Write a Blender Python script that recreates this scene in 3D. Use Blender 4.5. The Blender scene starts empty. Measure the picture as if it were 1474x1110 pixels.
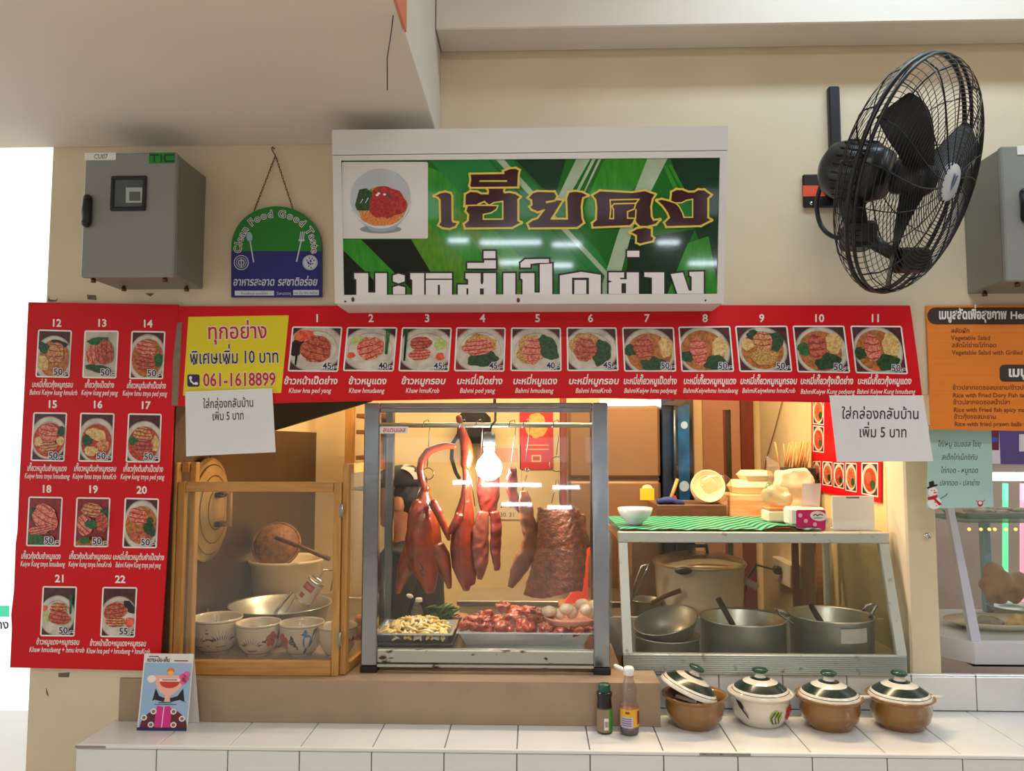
import bpy, bmesh, math, random
from mathutils import Vector, Matrix, noise as mnoise
from mathutils.geometry import tessellate_polygon

# ------------------------------------------------------------------ camera
F_PX = 1109.0
PIT, YAW = math.radians(4.2), math.radians(1.7)
CAM = Vector((0.0, -2.3, 1.55))
SC = bpy.context.scene
COL = SC.collection
_cd = bpy.data.cameras.new('camera')
_cd.sensor_width = 36.0
_cd.lens = 36.0 * F_PX / 1474.0
_cd.clip_start = 0.02
_co = bpy.data.objects.new('camera', _cd)
_co.location = CAM
_co.rotation_euler = (math.pi / 2 + PIT, 0, YAW)
COL.objects.link(_co)
SC.camera = _co

# ------------------------------------------------------------------ world, lights, exposure
SC.view_settings.view_transform = 'Standard'
SC.view_settings.look = 'None'
SC.view_settings.gamma = 1.0
SC.view_settings.exposure = 0.0
SC.view_settings.use_curve_mapping = False
_w = bpy.data.worlds.new('overcast_daylight')
SC.world = _w
_w.use_nodes = True
_bg = _w.node_tree.nodes['Background']
_bg.inputs[0].default_value = (0.92, 0.97, 1.0, 1)
_bg.inputs[1].default_value = 1.6


def area_light(name, loc, sx, sy, power, col, rot=(0, 0, 0)):
    d = bpy.data.lights.new(name, 'AREA')
    d.shape = 'RECTANGLE'
    d.size, d.size_y = sx, sy
    d.energy = power
    d.color = col
    o = bpy.data.objects.new(name, d)
    o.location = loc
    o.rotation_euler = rot
    COL.objects.link(o)
    return o


# fluorescent battens of the food hall (their housings are built with the hall ceiling)
HALL_LAMPS = [(1.1, -0.56), (2.9, -0.56), (0.6, -2.6), (4.6, -2.6), (-1.3, -3.9), (-3.4, -3.9), (0.4, -6.6), (-2.2, -6.6), (3.0, -6.6)]  # the two nearer left ones are added to brighten the left wall
for _x, _y in HALL_LAMPS:
    area_light('hall_tube_light', (_x, _y, 3.195), 1.2, 0.16, 11 if _y > -1 else 27, (0.6, 0.82, 1.0) if _y > -1 else (1.0, 0.95, 0.89))
# the stall's own warm tube under its ceiling
area_light('stall_tube_light', (-0.15, 0.95, 2.255), 1.5, 0.06, 28, (1.0, 0.74, 0.43))


area_light('stall_fill_light', (0.70, 0.46, 2.255), 0.9, 0.06, 19, (1.0, 0.77, 0.47))  # added lamp that brightens the mat and the shelf goods


# ------------------------------------------------------------------ pixel -> direction helpers
def ray(px, py):
    x, y, z = (px - 737) / F_PX, 1.0, -(py - 555) / F_PX
    y, z = y * math.cos(PIT) - z * math.sin(PIT), y * math.sin(PIT) + z * math.cos(PIT)
    x, y = x * math.cos(YAW) - y * math.sin(YAW), x * math.sin(YAW) + y * math.cos(YAW)
    return Vector((x, y, z))


def at(px, py, Y):
    d = ray(px, py)
    return CAM + d * ((Y - CAM.y) / d.y)


def atz(px, py, Z):
    d = ray(px, py)
    return CAM + d * ((Z - CAM.z) / d.z)


def atx(px, py, X):
    d = ray(px, py)
    return CAM + d * ((X - CAM.x) / d.x)


class Plane:
    """a real flat surface in the room; p(px,py,k) = point on it, k print layers proud"""
    def __init__(s, o, n, step=0.0004):
        s.o = Vector(o)
        s.n = Vector(n).normalized()
        s.step = step

    def p(s, px, py, k=0):
        d = ray(px, py)
        o = s.o + s.n * (k * s.step)
        return CAM + d * ((o - CAM).dot(s.n) / d.dot(s.n))


def YPlane(Y, step=0.0004):
    return Plane((0, Y, 0), (0, -1, 0), step)


# ------------------------------------------------------------------ materials
def lin(c):
    return tuple(((v / 255) / 12.92 if v / 255 <= 0.04045 else ((v / 255 + 0.055) / 1.055) ** 2.4) for v in c)


MATS = {}


def M(name, rgb=(200, 200, 200), rough=0.5, metal=0.0, var=0.0, vs=12.0, bump=0.0, bs=40.0, emis=0.0, ecol=None,
      spec=0.5, coat=0.0, rgb2=None, thr=None, stretch=None, detail=4.0, sss=0.0):
    """procedural principled material; var: tone variation by noise; rgb2+thr: patches of a second colour"""
    if name in MATS:
        return MATS[name]
    m = bpy.data.materials.new(name)
    m.use_nodes = True
    nt = m.node_tree
    b = nt.nodes['Principled BSDF']
    c = lin(rgb)
    b.inputs['Base Color'].default_value = (*c, 1)
    b.inputs['Roughness'].default_value = rough
    b.inputs['Metallic'].default_value = metal
    b.inputs['Specular IOR Level'].default_value = spec
    b.inputs['Coat Weight'].default_value = coat
    b.inputs['Coat Roughness'].default_value = 0.12
    if sss:
        b.inputs['Subsurface Weight'].default_value = sss
        b.inputs['Subsurface Radius'].default_value = (0.02, 0.008, 0.004)
    if emis:
        b.inputs['Emission Color'].default_value = (*lin(ecol or rgb), 1)
        b.inputs['Emission Strength'].default_value = emis
    if var or rgb2 or bump:
        tc = nt.nodes.new('ShaderNodeTexCoord')
        mp = nt.nodes.new('ShaderNodeMapping')
        if stretch:
            mp.inputs['Scale'].default_value = stretch
        nt.links.new(tc.outputs['Object'], mp.inputs[0])
        if var or rgb2:
            n = nt.nodes.new('ShaderNodeTexNoise')
            n.inputs['Scale'].default_value = vs
            n.inputs['Detail'].default_value = detail
            nt.links.new(mp.outputs[0], n.inputs['Vector'])
            r = nt.nodes.new('ShaderNodeValToRGB')
            if rgb2 is not None:
                t, w = thr if thr else (0.5, 0.15)
                r.color_ramp.elements[0].position = max(0, t - w)
                r.color_ramp.elements[1].position = min(1, t + w)
                r.color_ramp.elements[0].color = (*c, 1)
                r.color_ramp.elements[1].color = (*lin(rgb2), 1)
            else:
                r.color_ramp.elements[0].position = 0.3
                r.color_ramp.elements[1].position = 0.7
                r.color_ramp.elements[0].color = (*[max(0, v * (1 - var)) for v in c], 1)
                r.color_ramp.elements[1].color = (*[min(1, v * (1 + var)) for v in c], 1)
            nt.links.new(n.outputs['Fac'], r.inputs[0])
            nt.links.new(r.outputs[0], b.inputs['Base Color'])
        if bump:
            n2 = nt.nodes.new('ShaderNodeTexNoise')
            n2.inputs['Scale'].default_value = bs
            n2.inputs['Detail'].default_value = 3
            nt.links.new(mp.outputs[0], n2.inputs['Vector'])
            bp = nt.nodes.new('ShaderNodeBump')
            bp.inputs['Strength'].default_value = bump
            bp.inputs['Distance'].default_value = 0.01
            nt.links.new(n2.outputs['Fac'], bp.inputs['Height'])
            nt.links.new(bp.outputs[0], b.inputs['Normal'])
    MATS[name] = m
    return m


def clear(name, tint=(250, 252, 251), refl=0.04, haze=0.0, hazecol=(230, 225, 215), rough=0.02):
    """thin clear pane or film: transparent with a fresnel-like gloss and a little dust"""
    if name in MATS:
        return MATS[name]
    m = bpy.data.materials.new(name)
    m.use_nodes = True
    nt = m.node_tree
    nt.nodes.remove(nt.nodes['Principled BSDF'])
    out = nt.nodes['Material Output']
    tr = nt.nodes.new('ShaderNodeBsdfTransparent')
    tr.inputs[0].default_value = (*lin(tint), 1)
    gl = nt.nodes.new('ShaderNodeBsdfGlossy')
    gl.inputs['Roughness'].default_value = rough
    df = nt.nodes.new('ShaderNodeBsdfDiffuse')
    df.inputs[0].default_value = (*lin(hazecol), 1)
    lw = nt.nodes.new('ShaderNodeLayerWeight')
    lw.inputs[0].default_value = 0.25
    mul = nt.nodes.new('ShaderNodeMath')
    mul.operation = 'MULTIPLY_ADD'
    mul.inputs[1].default_value = 0.3
    mul.inputs[2].default_value = refl * 0.5
    nt.links.new(lw.outputs['Fresnel'], mul.inputs[0])
    m1 = nt.nodes.new('ShaderNodeMixShader')
    nt.links.new(mul.outputs[0], m1.inputs[0])
    nt.links.new(tr.outputs[0], m1.inputs[1])
    nt.links.new(gl.outputs[0], m1.inputs[2])
    m2 = nt.nodes.new('ShaderNodeMixShader')
    m2.inputs[0].default_value = haze
    nt.links.new(m1.outputs[0], m2.inputs[1])
    nt.links.new(df.outputs[0], m2.inputs[2])
    nt.links.new(m2.outputs[0], out.inputs[0])
    MATS[name] = m
    return m


def wood(name, a, b, rough=0.45, scale=6.0, axis=(14, 14, 1.2)):
    return M(name, a, rough, rgb2=b, thr=(0.5, 0.22), vs=scale, stretch=axis, detail=6, bump=0.08, bs=30)


# ------------------------------------------------------------------ mesh builder
def V(*a):
    return Vector(a if len(a) > 1 else a[0])


class MB:
    def __init__(s):
        s.v, s.f, s.m, s.s = [], [], [], []

    def add(s, vs, fs, m=0, sm=False):
        b = len(s.v)
        s.v += [tuple(v) for v in vs]
        for i, f in enumerate(fs):
            s.f.append([b + j for j in f])
            s.m.append(m[i] if isinstance(m, (list, tuple)) else m)
            s.s.append(sm)
        return s

    def box(s, a, b, m=0, bev=0.0):
        c = [(a[i] + b[i]) / 2 for i in range(3)]
        h = [abs(b[i] - a[i]) / 2 for i in range(3)]
        return s.obox(c, h, m, bev)

    def obox(s, c, h, m=0, bev=0.0, R=None):
        """oriented box: centre, half sizes, chamfer, rotation matrix"""
        c = Vector(c)
        bev = min(bev, min(h) * 0.9)
        R = R or Matrix.Identity(3)
        vs, ix = [], {}
        S = [(x, y, z) for x in (-1, 1) for y in (-1, 1) for z in (-1, 1)]
        if bev <= 0:
            for i, q in enumerate(S):
                vs.append(c + R @ Vector([q[k] * h[k] for k in range(3)]))
            return s.add(vs, [(0, 1, 3, 2), (4, 6, 7, 5), (0, 4, 5, 1), (2, 3, 7, 6), (0, 2, 6, 4), (1, 5, 7, 3)], m)
        for q in S:
            for ax in range(3):
                ix[q, ax] = len(vs)
                vs.append(c + R @ Vector([q[k] * (h[k] if k == ax else h[k] - bev) for k in range(3)]))
        fs = []
        for ax in range(3):
            o = [k for k in range(3) if k != ax]
            for sg in (-1, 1):
                loop = []
                for u, w in ((-1, -1), (1, -1), (1, 1), (-1, 1)):
                    q = [0, 0, 0]
                    q[ax], q[o[0]], q[o[1]] = sg, u, w
                    loop.append(ix[tuple(q), ax])
                fs.append(loop)
        for ax in range(3):
            o = [k for k in range(3) if k != ax]
            for u in (-1, 1):
                for w in (-1, 1):
                    q1 = [0, 0, 0]
                    q1[ax], q1[o[0]], q1[o[1]] = -1, u, w
                    q2 = list(q1)
                    q2[ax] = 1
                    q1, q2 = tuple(q1), tuple(q2)
                    fs.append([ix[q1, o[0]], ix[q2, o[0]], ix[q2, o[1]], ix[q1, o[1]]])
        for q in S:
            fs.append([ix[q, 0], ix[q, 1], ix[q, 2]])
        return s.add(vs, fs, m)

    def tube(s, path, r, n=8, m=0, closed=False, caps=True, flat=1.0):
        P = [Vector(p) for p in path]
        k = len(P)
        rr = r if isinstance(r, (list, tuple)) else [r] * k
        T = []
        for i in range(k):
            a = P[(i - 1) % k] if closed or i > 0 else P[0]
            b = P[(i + 1) % k] if closed or i < k - 1 else P[-1]
            t = (b - a)
            T.append(t.normalized() if t.length > 1e-9 else Vector((0, 0, 1)))
        u = T[0].orthogonal().normalized()
        vs = []
        for i in range(k):
            u = (u - T[i] * u.dot(T[i]))
            u = u.normalized() if u.length > 1e-6 else T[i].orthogonal().normalized()
            w = T[i].cross(u)
            for j in range(n):
                a = 2 * math.pi * j / n
                vs.append(P[i] + (u * math.cos(a) + w * math.sin(a) * flat) * rr[i])
        fs = []
        for i in range(k if closed else k - 1):
            i2 = (i + 1) % k
            for j in range(n):
                j2 = (j + 1) % n
                fs.append((i * n + j, i * n + j2, i2 * n + j2, i2 * n + j))
        if caps and not closed:
            fs.append(tuple(range(n - 1, -1, -1)))
            fs.append(tuple((k - 1) * n + j for j in range(n)))
        return s.add(vs, fs, m, True)

    def lathe(s, prof, c=(0, 0, 0), n=32, m=0, R=None, sx=1.0, sy=1.0, sm=True):
        """profile [(r, z)] spun about local z at c; m one index or one per segment"""
        c = Vector(c)
        R = R or Matrix.Identity(3)
        vs = []
        for r, z in prof:
            for j in range(n):
                a = 2 * math.pi * j / n
                vs.append(c + R @ Vector((r * math.cos(a) * sx, r * math.sin(a) * sy, z)))
        fs, ms = [], []
        for i in range(len(prof) - 1):
            for j in range(n):
                j2 = (j + 1) % n
                fs.append((i * n + j, i * n + j2, (i + 1) * n + j2, (i + 1) * n + j))
                ms.append(m[i] if isinstance(m, (list, tuple)) else m)
        return s.add(vs, fs, ms, sm)

    def ball(s, c, r, n=12, m=0, R=None):
        r = r if isinstance(r, (list, tuple)) else (r, r, r)
        h = max(5, n // 2 + 1)
        prof = [(max(1e-4, math.sin(math.pi * i / (h - 1))), -math.cos(math.pi * i / (h - 1))) for i in range(h)]
        R = (R or Matrix.Identity(3)) @ Matrix.Diagonal(r)
        return s.lathe(prof, c, n, m, R)

    def prism(s, loop, d, m=0):
        """planar loop of 3d points extruded by vector d"""
        L = [Vector(p) for p in loop]
        d = Vector(d)
        k = len(L)
        fs = [tuple(range(k)), tuple(range(2 * k - 1, k - 1, -1))]
        fs += [(i, i + k, (i + 1) % k + k, (i + 1) % k) for i in range(k)]
        return s.add(L + [p + d for p in L], fs, m)

    def grid(s, fn, nu, nv, m=0, sm=True):
        vs = [fn(i / nu, j / nv) for j in range(nv + 1) for i in range(nu + 1)]
        fs = [(j * (nu + 1) + i, j * (nu + 1) + i + 1, (j + 1) * (nu + 1) + i + 1, (j + 1) * (nu + 1) + i)
              for j in range(nv) for i in range(nu)]
        return s.add(vs, fs, m, sm)


def smooth(P, n=6):
    """Catmull-Rom through the points"""
    P = [Vector(p) for p in P]
    out = []
    for i in range(len(P) - 1):
        a, b, c, d = P[max(0, i - 1)], P[i], P[i + 1], P[min(len(P) - 1, i + 2)]
        for j in range(n):
            t = j / n
            out.append(.5 * (2 * b + (c - a) * t + (2 * a - 5 * b + 4 * c - d) * t * t + (3 * b - a - 3 * c + d) * t ** 3))
    return out + [P[-1]]


def tag(o, label=None, cat=None, group=None, kind=None):
    if label:
        o['label'] = label
    if cat:
        o['category'] = cat
    if group:
        o['group'] = group
    if kind:
        o['kind'] = kind
    return o


def wloc(o):
    p = Vector(o.location)
    while o.parent:
        o = o.parent
        p += Vector(o.location)
    return p


def obj(name, mb, mats, parent=None, base=None, fix=True):
    """link a builder as ONE mesh object. Builder coordinates are world; origin at parent base or given base"""
    me = bpy.data.meshes.new(name)
    o0 = wloc(parent) if parent else Vector(base or (0, 0, 0))
    me.from_pydata([(x - o0.x, y - o0.y, z - o0.z) for x, y, z in mb.v], [], mb.f)
    for m in (mats if isinstance(mats, (list, tuple)) else [mats]):
        me.materials.append(m)
    for p, mi, sm in zip(me.polygons, mb.m, mb.s):
        p.material_index = mi
        p.use_smooth = sm
    if fix:
        b = bmesh.new()
        b.from_mesh(me)
        bmesh.ops.recalc_face_normals(b, faces=b.faces)
        b.to_mesh(me)
        b.free()
    me.update()
    o = bpy.data.objects.new(name, me)
    if parent:
        o.parent = parent
    else:
        o.location = o0
    COL.objects.link(o)
    return o


def thing(name, label, cat, base=(0, 0, 0), group=None):
    o = bpy.data.objects.new(name, None)
    o.empty_display_size = 0.05
    o.location = base
    COL.objects.link(o)
    return tag(o, label, cat, group)


def struct(name, mb, mats, parent=None):
    o = obj(name, mb, mats, parent)
    if not parent:
        o['kind'] = 'structure'
    return o


def dup(root, loc, label=None, rotz=None):
    r = root.copy()
    COL.objects.link(r)
    r.location = loc
    if rotz is not None:
        r.rotation_euler = (0, 0, rotz)
    if label:
        r['label'] = label
    for ch in list(root.children):
        c = ch.copy()
        COL.objects.link(c)
        c.parent = r
        for g in list(ch.children):
            d = g.copy()
            COL.objects.link(d)
            d.parent = c
    return r


def organic(mb, voxel=0.005, smooth=3, disp=0.0, dscale=20.0, sub=0):
    """fuse overlapping shapes into one continuous skin (voxel remesh + smoothing); returns a builder"""
    me = bpy.data.meshes.new('tmp')
    me.from_pydata(mb.v, [], mb.f)
    b = bmesh.new()
    b.from_mesh(me)
    bmesh.ops.recalc_face_normals(b, faces=b.faces)
    b.to_mesh(me)
    b.free()
    o = bpy.data.objects.new('tmp', me)
    COL.objects.link(o)
    r = o.modifiers.new('r', 'REMESH')
    r.mode = 'VOXEL'
    r.voxel_size = voxel
    if smooth:
        q = o.modifiers.new('s', 'SMOOTH')
        q.iterations = smooth
        q.factor = 0.5
    dg = bpy.context.evaluated_depsgraph_get()
    e = bpy.data.meshes.new_from_object(o.evaluated_get(dg))
    bpy.data.objects.remove(o)
    out = MB()
    vs = [v.co.copy() for v in e.vertices]
    if disp:
        vs = [v.co + v.normal * disp * mnoise.noise(v.co * dscale) for v in e.vertices]
    out.add(vs, [tuple(p.vertices) for p in e.polygons], 0, True)
    bpy.data.meshes.remove(e)
    bpy.data.meshes.remove(me)
    return out


# ------------------------------------------------------------------ lettering
_G = {}


def _conv(s, off):
    c = bpy.data.curves.new('t', 'FONT')
    c.body = s
    c.size = 1
    c.offset = off
    c.resolution_u = 2
    o = bpy.data.objects.new('t', c)
    COL.objects.link(o)
    me = bpy.data.meshes.new_from_object(o.evaluated_get(bpy.context.evaluated_depsgraph_get()))
    r = [(v.co.x, v.co.y) for v in me.vertices], [tuple(p.vertices) for p in me.polygons]
    bpy.data.objects.remove(o)
    bpy.data.curves.remove(c)
    bpy.data.meshes.remove(me)
    return r


def glyph(ch, off):
    k = (ch, off)
    if k not in _G:
        if ch == ' ':
            _G[k] = ([], [], 0.28)
        else:
            v, f = _conv(ch, off)
            w, _ = _conv(ch + 'I', 0)
            _G[k] = (v, f, max(p[0] for p in w) - 0.174)
    return _G[k]


UP = set('ัิีึืํ็')
TONE = set('่้๊๋์')


def layout(s, bold=0.0, shear=0.0):
    x, V_, F_, prev = 0.0, [], [], ''
    for ch in s:
        v, f, adv = glyph(ch, bold)
        dy = dx = 0.0
        if ch in TONE and prev in UP:
            dy = 0.2
        if prev == 'ป' and (ch in UP or ch in TONE):
            dx = -0.12
        if ch in UP or ch in TONE or ch in 'ุู':
            adv = 0.0
        b = len(V_)
        V_ += [(x + p[0] + dx + (p[1] + dy) * shear, p[1] + dy) for p in v]
        F_ += [tuple(b + i for i in q) for q in f]
        x += adv
        prev = ch
    return V_, F_, x


# ------------------------------------------------------------------ flat print on a real surface, drawn in photo pixels
def clip_poly(P, box):
    x0, y0, x1, y1 = box
    for ax, lim, sg in ((0, x0, 1), (0, x1, -1), (1, y0, 1), (1, y1, -1)):
        Q = []
        for i in range(len(P)):
            a, b = P[i - 1], P[i]
            ia, ib = sg * (a[ax] - lim) >= 0, sg * (b[ax] - lim) >= 0
            if ia != ib:
                t = (lim - a[ax]) / (b[ax] - a[ax])
                Q.append((a[0] + (b[0] - a[0]) * t, a[1] + (b[1] - a[1]) * t))
            if ib:
                Q.append(b)
        P = Q
        if len(P) < 3:
            return []
    return P


class Draw:
    def __init__(s, plane, tf=None, clip=None):
        s.pl, s.tf, s.clip = plane, tf, clip
        s.mb, s.mats = MB(), []

    def mi(s, m):
        if m not in s.mats:
            s.mats.append(m)
        return s.mats.index(m)

    def pt(s, x, y, k):
        if s.tf:
            x, y = s.tf(x, y)
        return s.pl.p(x, y, k)

    def poly(s, P, m, k=1):
        if s.clip:
            P = clip_poly([tuple(p) for p in P], s.clip)
            if len(P) < 3:
                return
        q = []
        for p in P:
            if not q or abs(p[0] - q[-1][0]) + abs(p[1] - q[-1][1]) > 1e-5:
                q.append(p)
        s.mb.add([s.pt(x, y, k) for x, y in q], [tuple(range(len(q)))], s.mi(m))

    def rect(s, x0, y0, x1, y1, m, k=1):
        s.poly([(x0, y0), (x1, y0), (x1, y1), (x0, y1)], m, k)

    def rrect(s, x0, y0, x1, y1, r, m, k=1, rx=None):
        P = []
        rx = rx or r
        for cx, cy, a0 in ((x1 - rx, y0 + r, -90), (x1 - rx, y1 - r, 0), (x0 + rx, y1 - r, 90), (x0 + rx, y0 + r, 180)):
            for i in range(5):
                a = math.radians(a0 + i * 22.5)
                P.append((cx + rx * math.cos(a), cy + r * math.sin(a)))
        s.poly(P, m, k)

    def ell(s, cx, cy, rx, ry, m, k=1, n=28, rot=0.0, wob=0.0, seed=0, a0=0, a1=360):
        P = []
        rnd = random.Random(seed)
        ph = [rnd.uniform(0, 6.28) for _ in range(4)]
        full = abs(a1 - a0) >= 360
        for i in range(n if full else n + 1):
            a = math.radians(a0 + (a1 - a0) * i / n)
            w = 1 + wob * (math.sin(3 * a + ph[0]) * .4 + math.sin(5 * a + ph[1]) * .35 + math.sin(8 * a + ph[2]) * .3)
            x, y = rx * w * math.cos(a), ry * w * math.sin(a)
            c, d = math.cos(rot), math.sin(rot)
            P.append((cx + x * c - y * d, cy + x * d + y * c))
        s.poly(P, m, k)

    def line(s, P, w, m, k=1, closed=False):
        n = len(P)
        for i in range(n if closed else n - 1):
            (x0, y0), (x1, y1) = P[i], P[(i + 1) % n]
            L = math.hypot(x1 - x0, y1 - y0) or 1e-6
            ex, ey = (x1 - x0) / L * w / 2, (y1 - y0) / L * w / 2
            nx, ny = -ey, ex
            s.poly([(x0 + nx - ex, y0 + ny - ey), (x1 + nx + ex, y1 + ny + ey),
                    (x1 - nx + ex, y1 - ny + ey), (x0 - nx - ex, y0 - ny - ey)], m, k + i * 0.003)

    def text(s, t, x, y, h, m, k=1, w=None, align='c', bold=0.0, shear=0.0, ang=0.0):
        """baseline at (x,y) px, letter size h px, optional fitted width w px"""
        v, f, L = layout(t, bold, shear)
        sx = w / L if w else h
        ox = {'c': -L / 2, 'l': 0.0, 'r': -L}[align]
        c, d = math.cos(ang), math.sin(ang)
        P = []
        for a, b in v:
            qx, qy = (a + ox) * sx, -b * h
            P.append(s.pt(x + qx * c - qy * d, y + qx * d + qy * c, k))
        s.mb.add(P, f, s.mi(m))
        return L * sx

    def otext(s, t, x, y, h, m, mo, k=1, wo=0.05, **kw):
        """outlined text"""
        b = kw.pop('bold', 0.0)
        s.text(t, x, y, h, mo, k, bold=b + wo, **kw)
        s.text(t, x, y, h, m, k + 1, bold=b, **kw)

    def done(s, name, parent=None, label=None, base=None):
        o = obj(name, s.mb, s.mats, parent, base, fix=False)
        if label:
            o['label'] = label
        return o


def slab(name, plane, P, thick, mat, parent=None, k=0):
    """a real sheet or board: outline in px on the plane, thickness going back into the room"""
    L = [plane.p(x, y, k) for x, y in P]
    mb = MB().prism(L, -plane.n * thick)
    return obj(name, mb, mat, parent)
# =================================================================== common materials
cream = M('cream_wall_paint', (216, 200, 172), 0.75, var=0.05, vs=3.0, bump=0.05, bs=60)
ceil_w = M('ceiling_paint', (220, 210, 196), 0.7, var=0.03, vs=2.0)
stall_y = M('stall_yellow_paint', (226, 202, 152), 0.7, var=0.06, vs=3.0, bump=0.05, bs=30)
white_p = M('white_print', (236, 234, 230), 0.45)
black_p = M('black_print', (22, 20, 24), 0.5)
navy_p = M('navy_print', (30, 26, 78), 0.5)
red_b = M('red_board_print', (206, 10, 26), 0.42, var=0.05, vs=3, spec=.25)
paper = M('white_paper', (226, 226, 230), 0.7, var=0.015, vs=30)
steel = M('stainless_steel', (178, 176, 170), 0.28, 0.95, var=0.12, vs=8, stretch=(1, 1, 6), bump=0.03, bs=90)
alu = M('aluminium', (196, 200, 200), 0.4, 0.75, var=0.08, vs=14)
black_pl = M('black_plastic', (22, 23, 26), 0.38, var=0.08, vs=20)
glass = clear('clear_glass', refl=0.05)
glass_d = clear('dusty_glass', refl=0.06, haze=0.035)
white_pl = M('white_plastic', (232, 230, 226), 0.4)
chrome = M('chrome', (200, 200, 205), 0.15, 1.0)
wire_m = M('dark_wire', (40, 36, 34), 0.4, 0.6)

# =================================================================== setting
struct('floor', MB().box((-7, -9, -0.1), (7, 2.2, 0.0)), M('floor_tile', (196, 188, 176), 0.35, var=0.05, vs=4))
struct('ceiling', MB().box((-7, -9, 3.25), (7, 0.12, 3.35)), ceil_w)
struct('ceiling_soffit', MB().box((-4.2, -3.2, 2.466), (-0.29, -0.001, 3.249), 0, 0.003), ceil_w)
wfl = struct('wall_front_left', MB().box((-1.50, 0, 0.8555), (-1.152, 0.15, 3.25)), cream)
struct('wall_front_left_base', MB().box((-1.50, 0, 0), (-1.2265, 0.15, 0.8554)), cream)
struct('wall_front', MB().box((-1.1519, 0, 1.69), (1.1599, 0.15, 3.25)), cream)
struct('wall_front_right', MB().box((1.16, 0, 1.60), (4.0, 0.15, 3.25)), cream)
struct('wall_front_base', MB().box((-1.226, 0.01, 0), (0.36, 0.15, 0.732)), cream)
# flaked paint above the tall menu
chip = M('flaked_paint', (104, 92, 78), .8, var=.3, vs=80)
for P in ([(125, 424), (138, 425), (139, 432), (126, 431)], [(208, 422), (222, 422), (219, 425), (216, 427), (212, 424)], [(70, 426), (71, 431), (80, 432), (83, 429), (81, 434), (69, 434)],
          [(66, 990), (68, 995), (70, 1003), (67, 1000)], [(84, 969), (100, 968), (99, 975), (84, 975)]):
    L = [at(x, y, -.0008) for x, y in P]
    obj('paint_chip', MB().prism(L, (0, .0006, 0)), chip, wfl)
struct('beam', MB().box((-0.288, -0.135, 2.755), (4.0, -0.001, 3.249), 0, 0.004), ceil_w)
struct('trim_1', MB().box((1.158, 0.168, 0.0), (1.252, 0.30, 1.599), 0, 0.006), cream)          # pillar between the stalls
struct('wall_back', MB().box((-1.25, 1.72, 0), (1.25, 1.80, 2.35)), stall_y)
_brown_steel = M('brown_steel_sheet', (84, 62, 48), 0.34, 0.75, var=0.2, vs=3, stretch=(1, 2, .6), bump=0.03, bs=12)
struct('wall_left', MB().box((-1.25, 0.151, 0), (-1.152, 1.719, 2.35)), stall_y)
struct('trim_2', MB().box((-1.151, 0.152, 0.62), (-1.146, 1.719, 1.60)), _brown_steel)               # steel splashback
struct('wall_right', MB().box((1.16, 0.301, 0), (1.25, 1.719, 2.35)), stall_y)
struct('stall_ceiling', MB().box((-1.25, 0.151, 2.30), (1.25, 1.719, 2.35)), ceil_w)
struct('trim_3', MB().box((-1.151, 0.02, 0.855), (-1.095, 0.152, 1.69)), wood('dark_wood_frame', (66, 46, 32), (88, 62, 42)))

# hall light fittings (battens built round the area lights, the added ones too)
_batten_m = M('batten_enamel', (235, 235, 232), 0.4)
_tube_m = M('lit_tube', (255, 250, 240), 0.3, emis=4.0)
for _i, (_x, _y) in enumerate(HALL_LAMPS):
    t = thing('ceiling_batten_light', 'white twin fluorescent batten on the hall ceiling behind the camera', 'light', (_x, _y, 3.25), 'hall ceiling lights')
    obj('housing', MB().box((_x - .63, _y - .09, 3.222), (_x + .63, _y + .09, 3.2495), 0, .004), _batten_m, t)
    for s in (-1, 1):
        obj('tube', MB().tube([(_x - .6, _y + s * .05, 3.209), (_x + .6, _y + s * .05, 3.209)], .012, 8), _tube_m, t)
for _x, _y, _h, _l in ((-0.15, .95, .78, 'long warm fluorescent batten under the middle of the stall ceiling'), (.70, .46, .48, 'short warm batten added under the stall ceiling to brighten the green mat and shelf')):
    t = thing('stall_batten_light', _l, 'light', (_x, _y, 2.30))
    obj('housing', MB().box((_x - _h, _y - .03, 2.272), (_x + _h, _y + .03, 2.2995), 0, .004), _batten_m, t)

_hw = M('hall_wall_paint', (150, 140, 124), .8)
_mb = MB().box((-7, -9.1, 0), (7, -9, 1.25)).box((-7, -9.1, 1.62), (7, -9, 3.25))
for _a, _b in ((-7, -3.9), (-3.3, -2.9), (-1.1, -.4), (.5, .75), (1.4, 2.3), (4.2, 7)):
    _mb.box((_a, -9.1, 1.25), (_b, -9, 1.62))
struct('wall_hall_rear', _mb, _hw)
struct('wall_hall_right', MB().box((7, -9, 0), (7.1, 0.1, 3.25)), _hw)
# outside on the left: pale kerb wall and a green notice, washed out by daylight
_pale = M('pale_render', (244, 243, 238), 0.8)
struct('exterior_fascia', MB().box((-9, 6.0, 2.62), (-3.0, 6.3, 2.86)), _pale)
t = thing('green_street_notice', 'small green and white notice outside at the far left edge', 'sign', (-3.63, 5.0, 0))
obj('post', MB().tube([(-3.66, 5.0, 0), (-3.66, 5.0, .82)], .015, 8), alu, t)
obj('board', MB().box((-3.95, 4.96, .36), (-3.60, 4.99, .70), 0, .004), white_pl, t)
d = Draw(YPlane(4.959))
d.rect(-60, 872, 13.5, 888, M('notice_green', (60, 190, 140), 0.5))
d.text('เป็ดย่าง', 13, 905, 17, black_p, 2, align='r', bold=.03)
d.done('lettering', t)


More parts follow.
